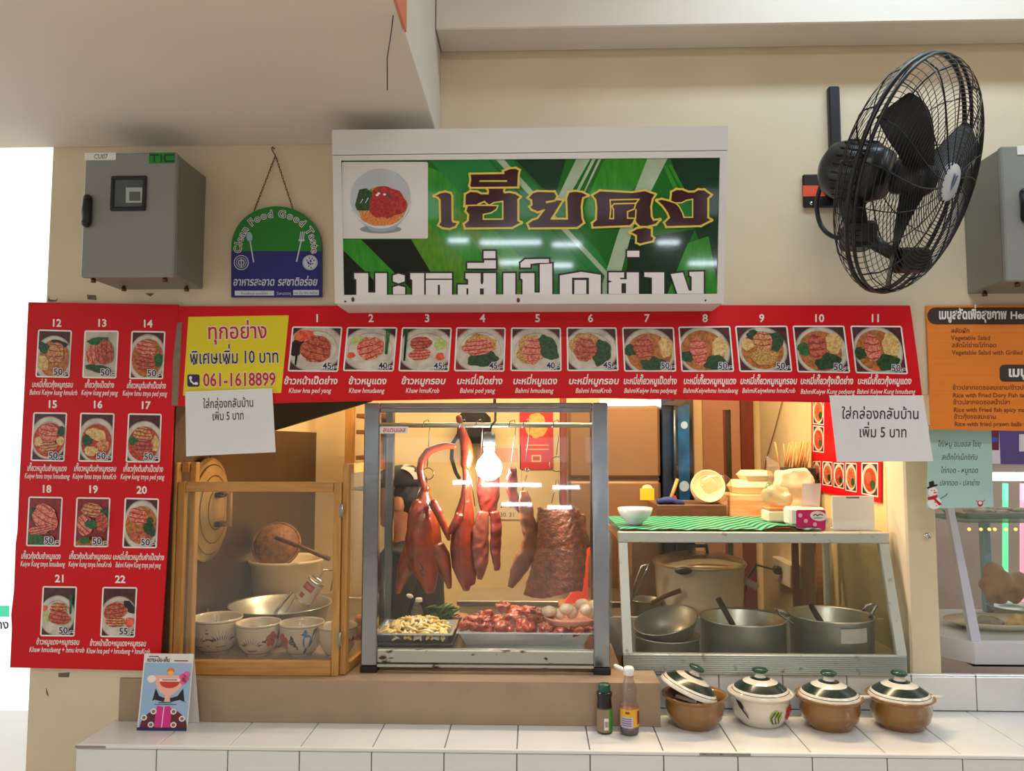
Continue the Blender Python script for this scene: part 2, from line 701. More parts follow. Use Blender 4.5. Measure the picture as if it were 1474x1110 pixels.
# =================================================================== tiled counter
tile_m = M('white_glazed_tile', (226, 227, 226), 0.12, var=0.02, vs=6, coat=0.3)
grout = M('grey_grout', (112, 106, 98), 0.85)
JX = [-1.243] + [-1.0225 + 0.1945 * k for k in range(0, 14)]
counter = thing('tiled_counter', 'white glazed tile serving counter running along the stall front', 'counter', (0.4, -0.09, 0))
_mb = MB()
_mb.box((-1.2405, -0.178, 0), (1.70, -0.001, 0.7265))
_mb.box((0.362, -0.001, 0), (1.70, 0.154, 0.7265))
_mb.box((0.362, 0.154, 0), (1.70, 0.167, 0.836))
obj('core', _mb, grout, counter)
_tm = {}


def tile(x0, x1, y0, y1, z0, z1):
    h = ((x1 - x0) / 2, (y1 - y0) / 2, (z1 - z0) / 2)
    k = tuple(round(v, 4) for v in h)
    loc = Vector(((x0 + x1) / 2, (y0 + y1) / 2, (z0 + z1) / 2)) - wloc(counter)
    if k not in _tm:
        o = obj('tile', MB().obox((0, 0, 0), h, 0, 0.0015), tile_m)
        _tm[k] = o.data
        o.parent = counter
        o.location = loc
    else:
        o = bpy.data.objects.new('tile', _tm[k])
        o.parent = counter
        o.location = loc
        COL.objects.link(o)


g = 0.0013
for i in range(len(JX) - 1):
    a, b = JX[i] + g, JX[i + 1] - g
    tile(a, b, -0.184, (-0.001 if b < 0.37 else 0.152), 0.7265, 0.7325)        # top
    tile(a, b, -0.1845, -0.178, 0.52, 0.7215)                              # front
    tile(a, b, -0.1845, -0.178, 0.315, 0.5175)
for i in range(8):
    a = 0.37 + 0.1945 * i
    b = min(a + 0.1945, 1.70)
    if a < 1.69:
        tile(a + g, b - g, 0.148, 0.154, 0.735, 0.8355)                    # riser under the glass case
        tile(a + g, b - g, 0.149, 0.167, 0.836, 0.841)
nos = obj('edge_trim', MB().box((-1.243, -0.1875, 0.7235), (1.70, -0.178, 0.7335), 0, 0.002), M('white_edge_trim', (228, 228, 226), 0.3), counter)
obj('chipped_edge', MB().box((.432, -.1885, .7255), (.566, -.1872, .7318)), M('dirty_edge', (150, 140, 128), .7, rgb2=(60, 52, 46), thr=(.6, .1), vs=30), counter)
obj('chipped_edge', MB().box((-1.2432, -.1885, .7255), (-1.16, -.1872, .7318)), M('dirty_edge'), counter)

ledge_m = M('beige_stone', (160, 136, 112), 0.35, var=0.08, vs=9, detail=6)
ledge = obj('stone_ledge', MB().prism([(-1.225, -.006, .7335), (.36, -.006, .7335), (.36, .12, .7335), (.262, .12, .7335), (.262, .44, .7335), (-1.225, .44, .7335)], (0, 0, .1215)), ledge_m, None, (-.43, .25, .7335))
tag(ledge, 'beige stone ledge standing on the tiled counter under the duck case', 'ledge')

# =================================================================== printed dishes
P_ = {}


def pc(n, a, b=None, vs=160, thr=(.5, .12)):
    return M('print_' + n, a, 0.3, rgb2=b, thr=thr, vs=vs) if b else M('print_' + n, a, 0.3)


pr_bg = pc('table', (84, 30, 34), (52, 24, 28), 60)
pr_bg2 = pc('table_red', (150, 28, 34), (110, 20, 26), 60)
pr_plate = pc('plate', (214, 206, 194), (190, 180, 166), 30)
pr_plate2 = pc('plate_shade', (176, 166, 152), (150, 140, 128), 30)
pr_soup = pc('soup', (196, 120, 52), (150, 84, 40), 120)
pr_red = pc('red_soup', (206, 74, 34), (150, 40, 24), 140)
pr_noodle = pc('noodles', (214, 168, 92), (150, 104, 54), 220)
pr_duck = pc('duck', (150, 48, 34), (206, 110, 84), 150)
pr_pork = pc('red_pork', (196, 70, 62), (228, 150, 124), 170)
pr_crisp = pc('crisp_pork', (170, 84, 48), (220, 166, 112), 170)
pr_line = pc('slice_gap', (120, 34, 28))
pr_green = pc('greens', (22, 48, 28), (40, 84, 40), 150)
pr_leaf = pc('leaf', (36, 110, 52), (22, 74, 34), 150)
pr_cuke = pc('cucumber', (158, 178, 84), (190, 200, 130), 120)
pr_tom = pc('tomato', (214, 62, 40), (230, 110, 80), 90)
pr_sauce = pc('sauce', (34, 18, 24))
pr_wont = pc('wonton', (226, 196, 132), (196, 150, 90), 150)


def bil(c):
    (x0, y0), (x1, y1), (x2, y2), (x3, y3) = c

    def tf(u, v):
        return ((x0 * (1 - u) + x1 * u) * (1 - v) + (x3 * (1 - u) + x2 * u) * v,
                (y0 * (1 - u) + y1 * u) * (1 - v) + (y3 * (1 - u) + y2 * u) * v)
    return tf


# photo recipes: plate (cx,cy,rx,ry), ground, then items (kind, cx, cy, rx, ry, rot, mat)
def slices(d, cx, cy, rx, ry, rot, m, n, k, seed=0):
    d.ell(cx, cy, rx, ry, m, k, 24, rot, .10, seed)
    c, s = math.cos(rot), math.sin(rot)
    for i in range(n):
        t = (i + .5) / n * 2 - 1
        w = math.sqrt(max(0, 1 - t * t)) * .9
        P = []
        for q in (-1, -.3, .3, 1):
            x, y = rx * w * q, ry * t + ry * .06 * math.sin(q * 3 + i)
            P.append((cx + x * c - y * s, cy + x * s + y * c))
        d.line(P, .016, pr_line, k + 1)


def dish(plane, cor, recipe, price, parent, seed=0):
    tf = bil(cor)
    d = Draw(plane, tf)
    W = math.dist(cor[0], cor[1])
    H = math.dist(cor[0], cor[3])
    d.rrect(0, 0, 1, 1, 3.0 / H, white_p, 1, 3.0 / W)
    ix, iy = 2.2 / W, 2.2 / H
    d.clip = (ix, iy, 1 - ix, 1 - iy)
    pl, bg, items = recipe
    d.rect(ix, iy, 1 - ix, 1 - iy, bg, 2)
    if pl:
        cx, cy, rx, ry = pl
        d.ell(cx, cy, rx, ry, pr_plate2, 3, 36)
        d.ell(cx, cy, rx * .95, ry * .95, pr_plate, 4, 36)
        d.ell(cx, cy + .01, rx * .78, ry * .78, pr_plate2, 5, 32)
        d.ell(cx, cy + .02, rx * .765, ry * .765, pr_plate, 6, 32)
    k = 7
    for j, it in enumerate(items):
        kind, cx, cy, rx, ry, rot, m = it
        if kind == 'b':
            d.ell(cx, cy, rx, ry, m, k, 28, rot, .16, seed * 7 + j)
        elif kind == 'e':
            d.ell(cx, cy, rx, ry, m, k, 30, rot)
        elif kind == 'l':
            for q in (-.35, 0, .35):
                d.line([(cx + q * rx, cy - ry), (cx + q * rx * .4, cy + ry)], .022, m, k)
        elif kind == 's':
            slices(d, cx, cy, rx, ry, rot, m, 4, k, seed + j)
            k += 1
        k += 1
    d.clip = None
    d.tf = None
    x, y = tf(1 - 2.6 / W, 1 - 4.2 / H)
    hh = min(13.5, H * .2)
    d.otext(price, x, y, hh, navy_p, white_p, k + 1, .06, align='r', bold=.02)
    return d.done('dish_photo', parent)


# plates on the long board
R_ = {
    1: ((.5, .48, .56, .52), pr_bg, [('b', .13, .45, .13, .22, .3, pr_sauce), ('b', .25, .2, .2, .12, -.2, pr_tom), ('s', .52, .5, .31, .30, .3, pr_duck), ('l', .14, .75, .03, .1, 0, pr_green)]),
    2: ((.5, .5, .56, .5), pr_bg, [('b', .24, .3, .14, .1, -.4, pr_cuke), ('b', .13, .64, .08, .07, 0, pr_tom), ('s', .5, .48, .27, .26, -.4, pr_pork), ('l', .82, .3, .1, .3, 0, pr_leaf)]),
    3: ((.5, .5, .56, .5), pr_bg, [('b', .8, .38, .13, .13, 0, pr_cuke), ('b', .8, .66, .09, .09, 0, pr_tom), ('s', .4, .36, .22, .15, -.1, pr_duck), ('s', .4, .62, .22, .13, -.1, pr_pork), ('l', .1, .4, .05, .35, 0, pr_leaf)]),
    4: ((.5, .5, .53, .52), pr_bg2, [('b', .5, .38, .32, .22, 0, pr_noodle), ('b', .56, .7, .3, .2, -.1, pr_green), ('s', .46, .45, .32, .18, -.15, pr_pork)]),
    5: ((.5, .54, .55, .55), pr_bg, [('b', .4, .52, .28, .34, 0, pr_noodle), ('b', .72, .46, .2, .3, -.5, pr_green), ('s', .42, .54, .18, .3, .05, pr_pork)]),
    6: ((.48, .52, .52, .53), pr_bg, [('b', .36, .44, .3, .32, 0, pr_noodle), ('b', .68, .58, .18, .3, .2, pr_green), ('s', .36, .5, .22, .28, .15, pr_duck)]),
    7: ((.5, .56, .5, .54), pr_bg, [('e', .5, .58, .43, .44, 0, pr_soup), ('b', .14, .52, .13, .13, 0, pr_green), ('b', .82, .44, .13, .24, 0, pr_wont), ('b', .56, .82, .25, .16, 0, pr_green), ('s', .4, .48, .2, .26, -.1, pr_duck)]),
    8: ((.46, .54, .5, .54), pr_bg, [('e', .44, .54, .42, .45, 0, pr_soup), ('b', .14, .66, .15, .12, 0, pr_green), ('b', .76, .46, .15, .22, .2, pr_wont), ('b', .66, .8, .22, .16, -.1, pr_green), ('s', .36, .55, .16, .3, -.1, pr_pork)]),
    9: ((.48, .52, .47, .5), pr_bg, [('e', .48, .53, .4, .41, 0, pr_soup), ('b', .34, .2, .14, .11, 0, pr_green), ('b', .7, .34, .2, .2, 0, pr_green), ('b', .2, .4, .12, .13, 0, pr_wont), ('s', .5, .36, .18, .24, 0, pr_crisp), ('b', .5, .68, .26, .17, 0, pr_noodle)]),
    10: ((.5, .54, .5, .52), pr_bg, [('e', .48, .54, .41, .43, 0, pr_soup), ('b', .2, .5, .15, .14, 0, pr_leaf), ('b', .76, .38, .16, .22, .1, pr_wont), ('b', .6, .76, .26, .17, -.2, pr_green), ('s', .42, .44, .17, .28, 0, pr_duck)]),
    11: ((.48, .52, .48, .5), pr_bg, [('e', .46, .52, .4, .43, 0, pr_soup), ('b', .14, .58, .12, .13, 0, pr_green), ('b', .74, .4, .17, .25, 0, pr_wont), ('b', .64, .76, .23, .17, -.1, pr_green), ('s', .38, .46, .15, .3, 0, pr_pork)]),
    12: ((.5, .6, .58, .48), pr_bg, [('e', .52, .6, .44, .4, 0, pr_soup), ('b', .2, .38, .2, .11, .3, pr_green), ('b', .66, .28, .24, .06, .2, pr_sauce), ('b', .18, .7, .2, .15, .3, pr_wont), ('s', .56, .5, .24, .24, 0, pr_crisp)]),
    13: (None, pc('linen', (206, 196, 184), (180, 168, 154), 20), [('b', .45, .8, .38, .08, .1, pr_green), ('b', .4, .22, .3, .08, -.1, pr_leaf), ('s', .3, .5, .2, .24, 1.3, pr_pork), ('s', .62, .46, .26, .25, 1.4, pr_duck)]),
    14: ((.5, .56, .56, .5), pr_bg, [('e', .5, .56, .46, .4, 0, pr_soup), ('b', .84, .6, .13, .14, 0, pr_leaf), ('s', .46, .36, .3, .17, .1, pr_pork), ('s', .44, .68, .32, .16, .1, pr_duck)]),
    15: ((.5, .52, .56, .44), pr_bg, [('e', .5, .56, .46, .35, 0, pr_red), ('b', .86, .38, .12, .1, 0, pr_green), ('b', .84, .58, .12, .09, 0, pr_wont), ('b', .2, .6, .12, .1, 0, pr_wont), ('s', .48, .42, .28, .2, .1, pr_pork), ('s', .5, .7, .26, .12, -.1, pr_crisp)]),
    16: ((.5, .56, .56, .46), pr_bg, [('e', .5, .6, .44, .37, 0, pr_red), ('b', .24, .56, .16, .12, 0, pr_green), ('b', .5, .44, .3, .12, .2, pr_wont), ('b', .7, .66, .18, .12, 0, pr_crisp), ('b', .36, .78, .2, .1, 0, pr_wont)]),
    17: ((.5, .6, .58, .45), pr_bg, [('e', .5, .62, .46, .35, 0, pr_red), ('b', .2, .56, .14, .1, 0, pr_leaf), ('b', .84, .62, .12, .16, 0, pr_wont), ('s', .46, .42, .28, .14, .1, pr_crisp), ('s', .5, .7, .28, .16, 0, pr_duck)]),
    18: (None, pr_bg2, [('b', .3, .86, .4, .1, .1, pr_leaf), ('b', .14, .34, .12, .1, 0, pr_green), ('s', .52, .42, .38, .26, .35, pr_pork), ('s', .4, .66, .34, .1, -.15, pr_pork)]),
    19: (None, pr_bg2, [('b', .5, .94, .5, .1, 0, pr_soup), ('s', .5, .26, .34, .14, .1, pr_crisp), ('b', .84, .3, .12, .1, 0, pr_green), ('s', .28, .56, .24, .2, .6, pr_pork), ('s', .78, .5, .18, .2, -.4, pr_duck), ('b', .46, .54, .18, .09, .1, pr_leaf), ('b', .3, .86, .16, .07, 0, pr_leaf)]),
    20: ((.52, .54, .54, .5), pr_bg, [('e', .52, .54, .46, .38, 0, pr_soup), ('b', .5, .76, .3, .1, 0, pr_duck), ('b', .76, .62, .2, .12, .5, pr_green), ('s', .42, .36, .3, .17, .1, pr_pork), ('b', .76, .44, .1, .06, 0, pr_green)]),
    21: ((.46, .58, .52, .4), pr_bg, [('b', .16, .62, .1, .12, 0, pr_cuke), ('b', .1, .44, .08, .06, 0, pr_tom), ('s', .5, .44, .26, .12, 0, pr_crisp), ('s', .52, .62, .32, .15, .1, pr_duck), ('l', .84, .36, .1, .18, 0, pr_leaf)]),
    22: ((.5, .6, .54, .42), pr_bg, [('b', .8, .4, .2, .1, .5, pr_sauce), ('b', .82, .7, .14, .1, 0, pr_tom), ('s', .4, .48, .34, .17, -.1, pr_duck), ('s', .42, .7, .3, .1, 0, pr_crisp)]),
}

# =================================================================== the long red menu board over the opening
TOPPL = YPlane(-0.016)
base = at(780, 580, -0.016)
tb = thing('menu_board', 'long red menu board over the stall opening, dishes 1 to 11', 'menu board', (base.x, -0.016, base.z))
slab('panel', TOPPL, [(257, 441), (480, 440), (800, 439), (1310, 439.8), (1320, 510), (1329, 582), (1194, 579.5), (1000, 575.5),
                      (872, 573), (700, 574), (525, 577), (330, 582), (247, 585), (251, 520)], 0.008, red_b, tb)
TOPC = [((420.6, 469.9), (493, 470.5), (486.7, 535.4), (414.1, 534.8)), ((499.5, 470.7), (572.2, 471), (566.8, 534.8), (493.6, 534.3)),
        ((578.5, 471), (650.5, 471.6), (646.3, 535.1), (573.3, 534.6)), ((656.6, 471), (728.2, 471.5), (726.2, 535), (653.4, 534.5)),
        ((735.5, 471.3), (807.6, 471.5), (808.5, 534.5), (734.5, 534.3)), ((815.4, 471), (887.7, 471.3), (890.6, 534), (816.4, 534.3)),
        ((895.3, 471), (970.2, 471), (973.7, 535), (898.4, 535)), ((976.2, 470.2), (1051.2, 469.2), (1057, 535.2), (980.8, 535.2)),
        ((1057.9, 469.2), (1133.4, 468.7), (1140.7, 535.4), (1064.4, 535.4)), ((1140.7, 468.7), (1215.4, 468.7), (1224, 537), (1147.9, 536)),
        ((1223.9, 468.7), (1298, 469.2), (1307.2, 538.8), (1231.7, 537.2))]
TOPT = [('45.-', 'ข้าวหน้าเป็ดย่าง', 408, 485.6, 'Khaw hna ped yang', 415, 476), ('40.-', 'ข้าวหมูแดง', 501, 556, 'Khaw hmudaeng', 501.5, 552.8),
        ('45.-', 'ข้าวหมูกรอบ', 577, 641, 'Khaw hmuKrob', 583.6, 632), ('45.-', 'บะหมี่เป็ดย่าง', 657, 723, 'Bahmi ped yang', 661.5, 712),
        ('40.-', 'บะหมี่หมูแดง', 737.7, 801.7, 'Bahmi hmudaeng', 741, 796), ('45.-', 'บะหมี่หมูกรอบ', 817.8, 890.6, 'Bahmi hmuKrob', 828, 880),
        ('50.-', 'บะหมี่เกี๊ยวหมูเป็ดย่าง', 897, 974, 'BahmiKeiyw hmu pedyang', 898, 973.6), ('50.-', 'บะหมี่เกี๊ยวหมูหมูแดง', 983.4, 1059.5, 'BahmiKeiywhmu hmudaeng', 983, 1062),
        ('50.-', 'บะหมี่เกี๊ยวหมูหมูกรอบ', 1065, 1147, 'BahmiKeiywhmu hmuKrob', 1068, 1144.5), ('50.-', 'บะหมี่เกี๊ยวกุ้งเป็ดย่าง', 1151.7, 1228, 'BahmiKeiyw Kung pedyang', 1152, 1230),
        ('50.-', 'บะหมี่เกี๊ยวกุ้งหมูแดง', 1234, 1311.6, 'Bahmi Keiyw Kung hmudaeng', 1233, 1317)]
NUMX = [456.5, 534, 615, 694.7, 774, 850, 931, 1015, 1096.5, 1178.6, 1260]
for i in range(11):
    pr, th, a, b, la, a2, b2 = TOPT[i]
    dish(TOPPL, TOPC[i], R_[i + 1], pr, tb, i)
    d = Draw(TOPPL)
    d.text(str(i + 1), NUMX[i], 463.5, 16, white_p, 1, bold=.02)
    d.done('dish_number', tb)
    d = Draw(TOPPL)
    d.text(th, (a + b) / 2, 553, 13.5, white_p, 1, w=b - a, bold=.025, shear=.18)
    d.text(la, (a2 + b2) / 2, 565.5 + (i > 8) * 1.5, 10, white_p, 1, w=b2 - a2, bold=.01, shear=.25)
    d.done('caption', tb)
d = Draw(TOPPL)
d.poly([(271.3, 456.2), (415.8, 454), (404.7, 565.6), (263.4, 569.6)], M('yellow_print', (226, 208, 28), .35), 1)
d.otext('ทุกอย่าง', 341.5, 487.5, 31, M('crimson_print', (188, 24, 52), .4), white_p, 2, .035, w=87, bold=.012, ang=-.015)
d.otext('พิเศษเพิ่ม 10 บาท', 337.4, 523, 26, navy_p, white_p, 2, .03, w=129, bold=.012, ang=-.015)
d.rrect(269.6, 539, 287.3, 556.8, 3, navy_p, 2)
d.line([(273.5, 543), (275, 549), (279, 552.5), (283.5, 553)], 2.2, white_p, 3)
d.ell(274.3, 544, 2.2, 2.6, white_p, 3.5, 12)
d.ell(282.4, 552, 2.6, 2.2, white_p, 3.6, 12)
d.otext('061-1618899', 344.6, 555.5, 27, M('crimson_print'), white_p, 2, .03, w=105, bold=.02, ang=-.012)
d.done('yellow_notice', tb, 'yellow notice with red and navy Thai lettering and a phone number')
obj('edge_strip', MB().prism([TOPPL.p(x, y, 2) for x, y in [(255, 465), (262, 464), (256, 584), (247, 584), (249, 520)]], (0, .004, 0)),
    M('worn_tape', (128, 112, 94), .7, var=.15, vs=40), tb)

# =================================================================== the tall red menu board on the left
LPL = YPlane(-0.014)
base = at(130, 965, -0.014)
lb = thing('menu_board', 'tall red menu board on the left wall edge, dishes 12 to 22', 'menu board', (base.x, -0.014, base.z))
slab('panel', LPL, [(40.9, 435), (256.5, 438.5), (250, 585), (246, 690), (234.5, 882), (229, 966), (120, 963.5), (14.4, 961), (17, 905), (16, 885),
                    (20, 850), (22.5, 783), (25, 765), (28, 690), (35, 560)], 0.006, red_b, lb)
LC = [((54.7, 474.2), (103.7, 475.5), (99.9, 544), (50.9, 543)), ((121.6, 475.5), (171, 476), (167.5, 545), (118.3, 544.3)),
      ((189.2, 476.2), (238.3, 477), (234.8, 546), (185.9, 545.6)), ((47.9, 593.5), (96.8, 594), (92.8, 664.6), (43.9, 663.6)),
      ((115.5, 594), (165, 595), (162, 665.1), (112.5, 664.6)), ((184.4, 595), (233, 595.8), (230, 666), (180.8, 665.6)),
      ((41.1, 714.7), (90.5, 715.5), (86.8, 786.8), (37.3, 786.3)), ((110, 715.7), (159.1, 716.5), (155.9, 787.9), (106.2, 787.6)),
      ((179.6, 716.5), (229, 717.7), (225.7, 789.4), (176, 788.9)), ((61.3, 843.8), (111, 844.4), (107.4, 916.5), (57.5, 916)),
      ((147.5, 844.9), (197.7, 845.4), (194.2, 917.7), (144, 917.2))]
LT = [(81, 470, 'บะหมี่เกี๊ยวกุ้งหมูกรอบ', 45.6, 105, 'Bahmi Keiyw kung hmukrb', 42, 111, 557.5), (146.4, 470, 'เกี๊ยวกุ้งเป็ดย่าง', 121.6, 164, 'Keiyw kung ped yang', 116.5, 169, 558),
      (212, 471, 'เกี๊ยวหมูต้มยำเป็ดย่าง', 182, 238.6, 'Keiyw hmu tmya ped yang', 176, 240, 559), (75, 587, 'เกี๊ยวหมูต้มยำหมูแดง', 38.6, 95.8, 'Keiyw hmu tmya hmudaeng', 35, 99.6, 678),
      (140, 587.5, 'เกี๊ยวหมูต้มยำหมูกรอบ', 106, 167, 'Keiyw hmu tmya hmuKrb', 104, 167, 678.5), (209, 588.5, 'เกี๊ยวกุ้งต้มยำเป็ดย่าง', 176.8, 234.6, 'Keiyw kung tmya ped yang', 173, 236, 679),
      (66.5, 709, 'เกี๊ยวกุ้งต้มยำหมูแดง', 30, 87, 'Keiyw Kung tmya hmudaeng', 29, 93, 804.5), (133.5, 709.5, 'เกี๊ยวกุ้งต้มยำหมูกรอบ', 99, 160, 'Keiyw kung tmya hmuKrob', 98, 160.4, 805),
      (204, 710.5, 'บะหมี่เกี๊ยวหมูต้มยำเป็ดย่าง', 162, 236, 'Bahmi Keiyw Kung tmya ped yang', 166, 231, 806), (86.5, 838, 'ข้าวหมูแดง+หมูกรอบ', 51.7, 114, 'Khaw hmudaeng + hmu krob', 41.6, 121, 928),
      (173, 839, 'ข้าวหน้าเป็ด+หมูแดง+หมูกรอบ', 129, 210, 'Khaw hna ped + hmudaeng + hmuKrob', 124, 215.6, 930)]
for i in range(11):
    nx, ny, th, a, b, la, a2, b2, yb = LT[i]
    dish(LPL, LC[i], R_[i + 12], '55.-' if i == 10 else '50.-', lb, i + 20)
    d = Draw(LPL)
    d.text(str(i + 12), nx, ny, 15, white_p, 1, bold=.03, ang=.012)
    d.done('dish_number', lb)
    d = Draw(LPL)
    d.text(th, (a + b) / 2, yb, 11.5, white_p, 1, w=b - a, bold=.02, shear=.2, ang=.012)
    d.text(la, (a2 + b2) / 2, yb + 11, 11, white_p, 1, w=b2 - a2, bold=.01, shear=.28, ang=.012)
    d.done('caption', lb)


# =================================================================== loose notices
def sheet(name, plane, P, mat, label, cat, bend=0.006, group=None):
    b = plane.p((P[2][0] + P[3][0]) / 2, (P[2][1] + P[3][1]) / 2)
    t = thing(name, label, cat, b, group)
    tf = bil(P)

    def fn(u, v):
        q = plane.p(*tf(u, v))
        return q
    mb = MB()
    L = [fn(0, 0), fn(1, 0), fn(1, 1), fn(0, 1)]
    mb.prism(L, -plane.n * 0.0008)
    obj('sheet', mb, mat, t)
    return t


PN = YPlane(-0.022)
ink = M('grey_ink', (52, 50, 54), .6)
t = sheet('paper_notice', PN, [(266.5, 563.9), (391.8, 558.8), (396.7, 651), (267.9, 657)], paper,
          'white paper notice taped under the yellow patch at the left of the long menu', 'notice')
d = Draw(PN)
d.text('ใส่กล่องกลับบ้าน', 329, 586.5, 17, ink, 1, w=73, bold=.012, ang=-.03)
d.done('lettering_line', t)
d = Draw(PN)
d.text('เพิ่ม 5 บาท', 328.5, 604.5, 17, ink, 1, w=46, bold=.012, ang=-.03)
d.done('lettering_line', t)
t = sheet('paper_notice', PN, [(1193.8, 569.2), (1328.9, 569.2), (1343.3, 664), (1205, 665)], paper,
          'white paper notice taped under the right end of the long menu', 'notice')
d = Draw(PN)
d.text('ใส่กล่องกลับบ้าน', 1267.5, 603, 21, ink, 1, w=112, bold=.012, ang=.003)
d.done('lettering_line', t)
d = Draw(PN)
d.text('เพิ่ม 5 บาท', 1271, 629.5, 21, ink, 1, w=70, bold=.012, ang=.003)
d.done('lettering_line', t)

OPL = YPlane(-0.012)
b = at(1420, 619, -.012)
t = thing('menu_board', 'orange menu board of salads and fried fish at the right edge', 'menu board', b)
slab('panel', OPL, [(1333.2, 440.3), (1560, 438), (1568, 622), (1341, 618)], .007, M('orange_corrugated_board', (226, 128, 40), .4, var=.06, vs=3, stretch=(.3, 1, 30)), t)
d = Draw(OPL)
dk = M('dark_brown_print', (58, 46, 42), .5)
br = M('brown_print', (116, 52, 22), .5)
d.rrect(1334.7, 442.5, 1560, 467, 12, dk, 1)
d.done('heading_bar', t)
d = Draw(OPL)
d.text('เมนูสลัดเพื่อสุขภาพ', 1351, 459, 19, white_p, 2, w=98, align='l', bold=.04)
d.text('Healthy', 1454, 459, 15, white_p, 2, align='l', bold=.03)
d2 = Draw(OPL)
d2.rrect(1439, 525, 1560, 549.5, 6, dk, 1)
d2.done('heading_bar', t)
d.text('เมนูปลา', 1451, 542, 19, white_p, 2, align='l', bold=.04)
for s, x, y in (('สลัดผัก', 1369, 479), ('Vegetable Salad', 1369, 489.5), ('สลัดไก่ย่าง/ไก่ทอด', 1370, 500), ('Vegetable Salad with Grilled chicken', 1370, 510.5),
                ('ข้าวปลาทอดซอสมะขาม/ข้าวปลาทอด', 1371, 561), ('Rice with Fried Dory Fish tamarind', 1371.5, 572), ('ข้าวปลาทอดซอสน้ำปลา', 1372, 582),
                ('Rice with Fried fish spicy mango', 1372.5, 593), ('ข้าวกุ้งซอสมะขาม', 1373, 603), ('Rice with fried prawn balls tamarind', 1374, 613.5)):
    d.text(s, x, y, 9, br, 1, align='l', bold=.02)
d.done('lettering', t)

BPL = YPlane(0.05)
bl = M('pale_blue_paper', (168, 206, 204), .7, var=.02, vs=20)
t = sheet('paper_notice', BPL, [(1337, 612), (1427, 612), (1430, 730), (1334, 732)], bl,
          'pale blue paper notice with a snowman hanging under the orange board', 'notice')
d = Draw(BPL)
for s, y, w in (('ไก่/หมู อบซอส โชยุ', 643, 62), ('สเต็กไก่เม็กซิกัน', 662, 52), ('ไก่ทอด - หมูทอด', 681, 54), ('ปลาทอด - ปลาย่าง', 699, 58)):
    d.text(s, 1381, y, 11, ink, 1, w=w, shear=.15)
d.ell(1345, 724, 10, 9, white_p, 1, 20)
d.ell(1343, 709, 7, 8, white_p, 2, 20)
d.poly([(1335, 704), (1350, 699), (1349, 697), (1345, 698), (1344, 692), (1337, 694), (1338, 700), (1334, 702)], black_p, 3)
d.poly([(1335, 716), (1349, 712), (1350, 715), (1347, 718), (1356, 726), (1352, 728), (1344, 719), (1336, 720)], M('crimson_print'), 3)
d.poly([(1344, 708), (1351, 709), (1344, 711)], pr_tom, 3)
for x, y in ((1341, 706), (1345, 706), (1346, 723), (1348, 728)):
    d.ell(x, y, .8, .8, black_p, 3.5, 8)
d.line([(1354, 718), (1362, 713), (1364, 710)], .8, black_p, 3)
d.ell(1411, 725, 4, 4.5, M('crimson_print'), 1, 14)
d.ell(1411, 724, 2.6, 2.4, white_p, 2, 12)
d.line([(1405, 720), (1408, 724)], 1, M('crimson_print'), 2)
d.line([(1417, 720), (1414, 724)], 1, M('crimson_print'), 2)
d.done('lettering', t)
# =================================================================== shop sign (tilted light box)
SB, ST = -0.158, -0.251
_bl, _br = at(482, 437, SB), at(1042, 437, SB)
_tl, _tr = at(478, 187, ST), at(1048, 181, ST)
zb, zt = 1.938, (_tl.z + _tr.z) / 2
xl, xr = (_bl.x + _tl.x) / 2, (_br.x + _tr.x) / 2
SPL = Plane((0, SB, zb), (0, -(zt - zb), (ST - SB)))
sign = thing('shop_sign', 'large white framed shop sign with green grass picture and Thai lettering', 'sign', ((xl + xr) / 2, 0, zb))
sw = M('white_enamel', (214, 210, 208), 0.35, var=0.03, vs=5)
prof = [(0, zb), (SB + .012, zb), (ST + .012, zt), (0, zt)]
obj('housing', MB().prism([(xl, y, z) for y, z in prof], (xr - xl, 0, 0)), sw, sign)
inn = [(490.8, 230.9), (1036.5, 226.8), (1032.5, 423), (494.8, 424.6)]
out = [(478.5, 224), (1047.5, 217), (1042, 437), (482, 437)]
back = SPL.n * 0.012
nm = ['top', 'right', 'bottom', 'left']
for i in range(4):
    j = (i + 1) % 4
    L = [SPL.p(*out[i]), SPL.p(*out[j]), SPL.p(*inn[j]), SPL.p(*inn[i])]
    obj('frame_bar', MB().prism(L, -back), sw, sign)
L = [SPL.p(478, 187), SPL.p(1048, 181), SPL.p(1047.6, 216), SPL.p(478.4, 223)]
obj('hood_strip', MB().prism(L, -back), sw, sign)
for x, y in ((508, 431), (746, 432)):
    obj('screw', MB().ball(SPL.p(x, y), (.005, .004, .007), 10), M('dark_red_screw', (92, 24, 28), .4), sign)
obj('screw', MB().ball(SPL.p(1015.5, 432.5), (.003, .003, .003), 8), black_pl, sign)
obj('screw', MB().ball(SPL.p(497, 434), (.003, .003, .003), 8), black_pl, sign)

PPL = Plane(SPL.o - SPL.n * 0.006, SPL.n, 0.0003)
gloss = dict(rough=0.09)


def gp(n, a, b=None, vs=14, st=None):
    return M('sign_' + n, a, 0.045, rgb2=b, thr=(.5, .25), vs=vs, stretch=st, detail=5, spec=.6)


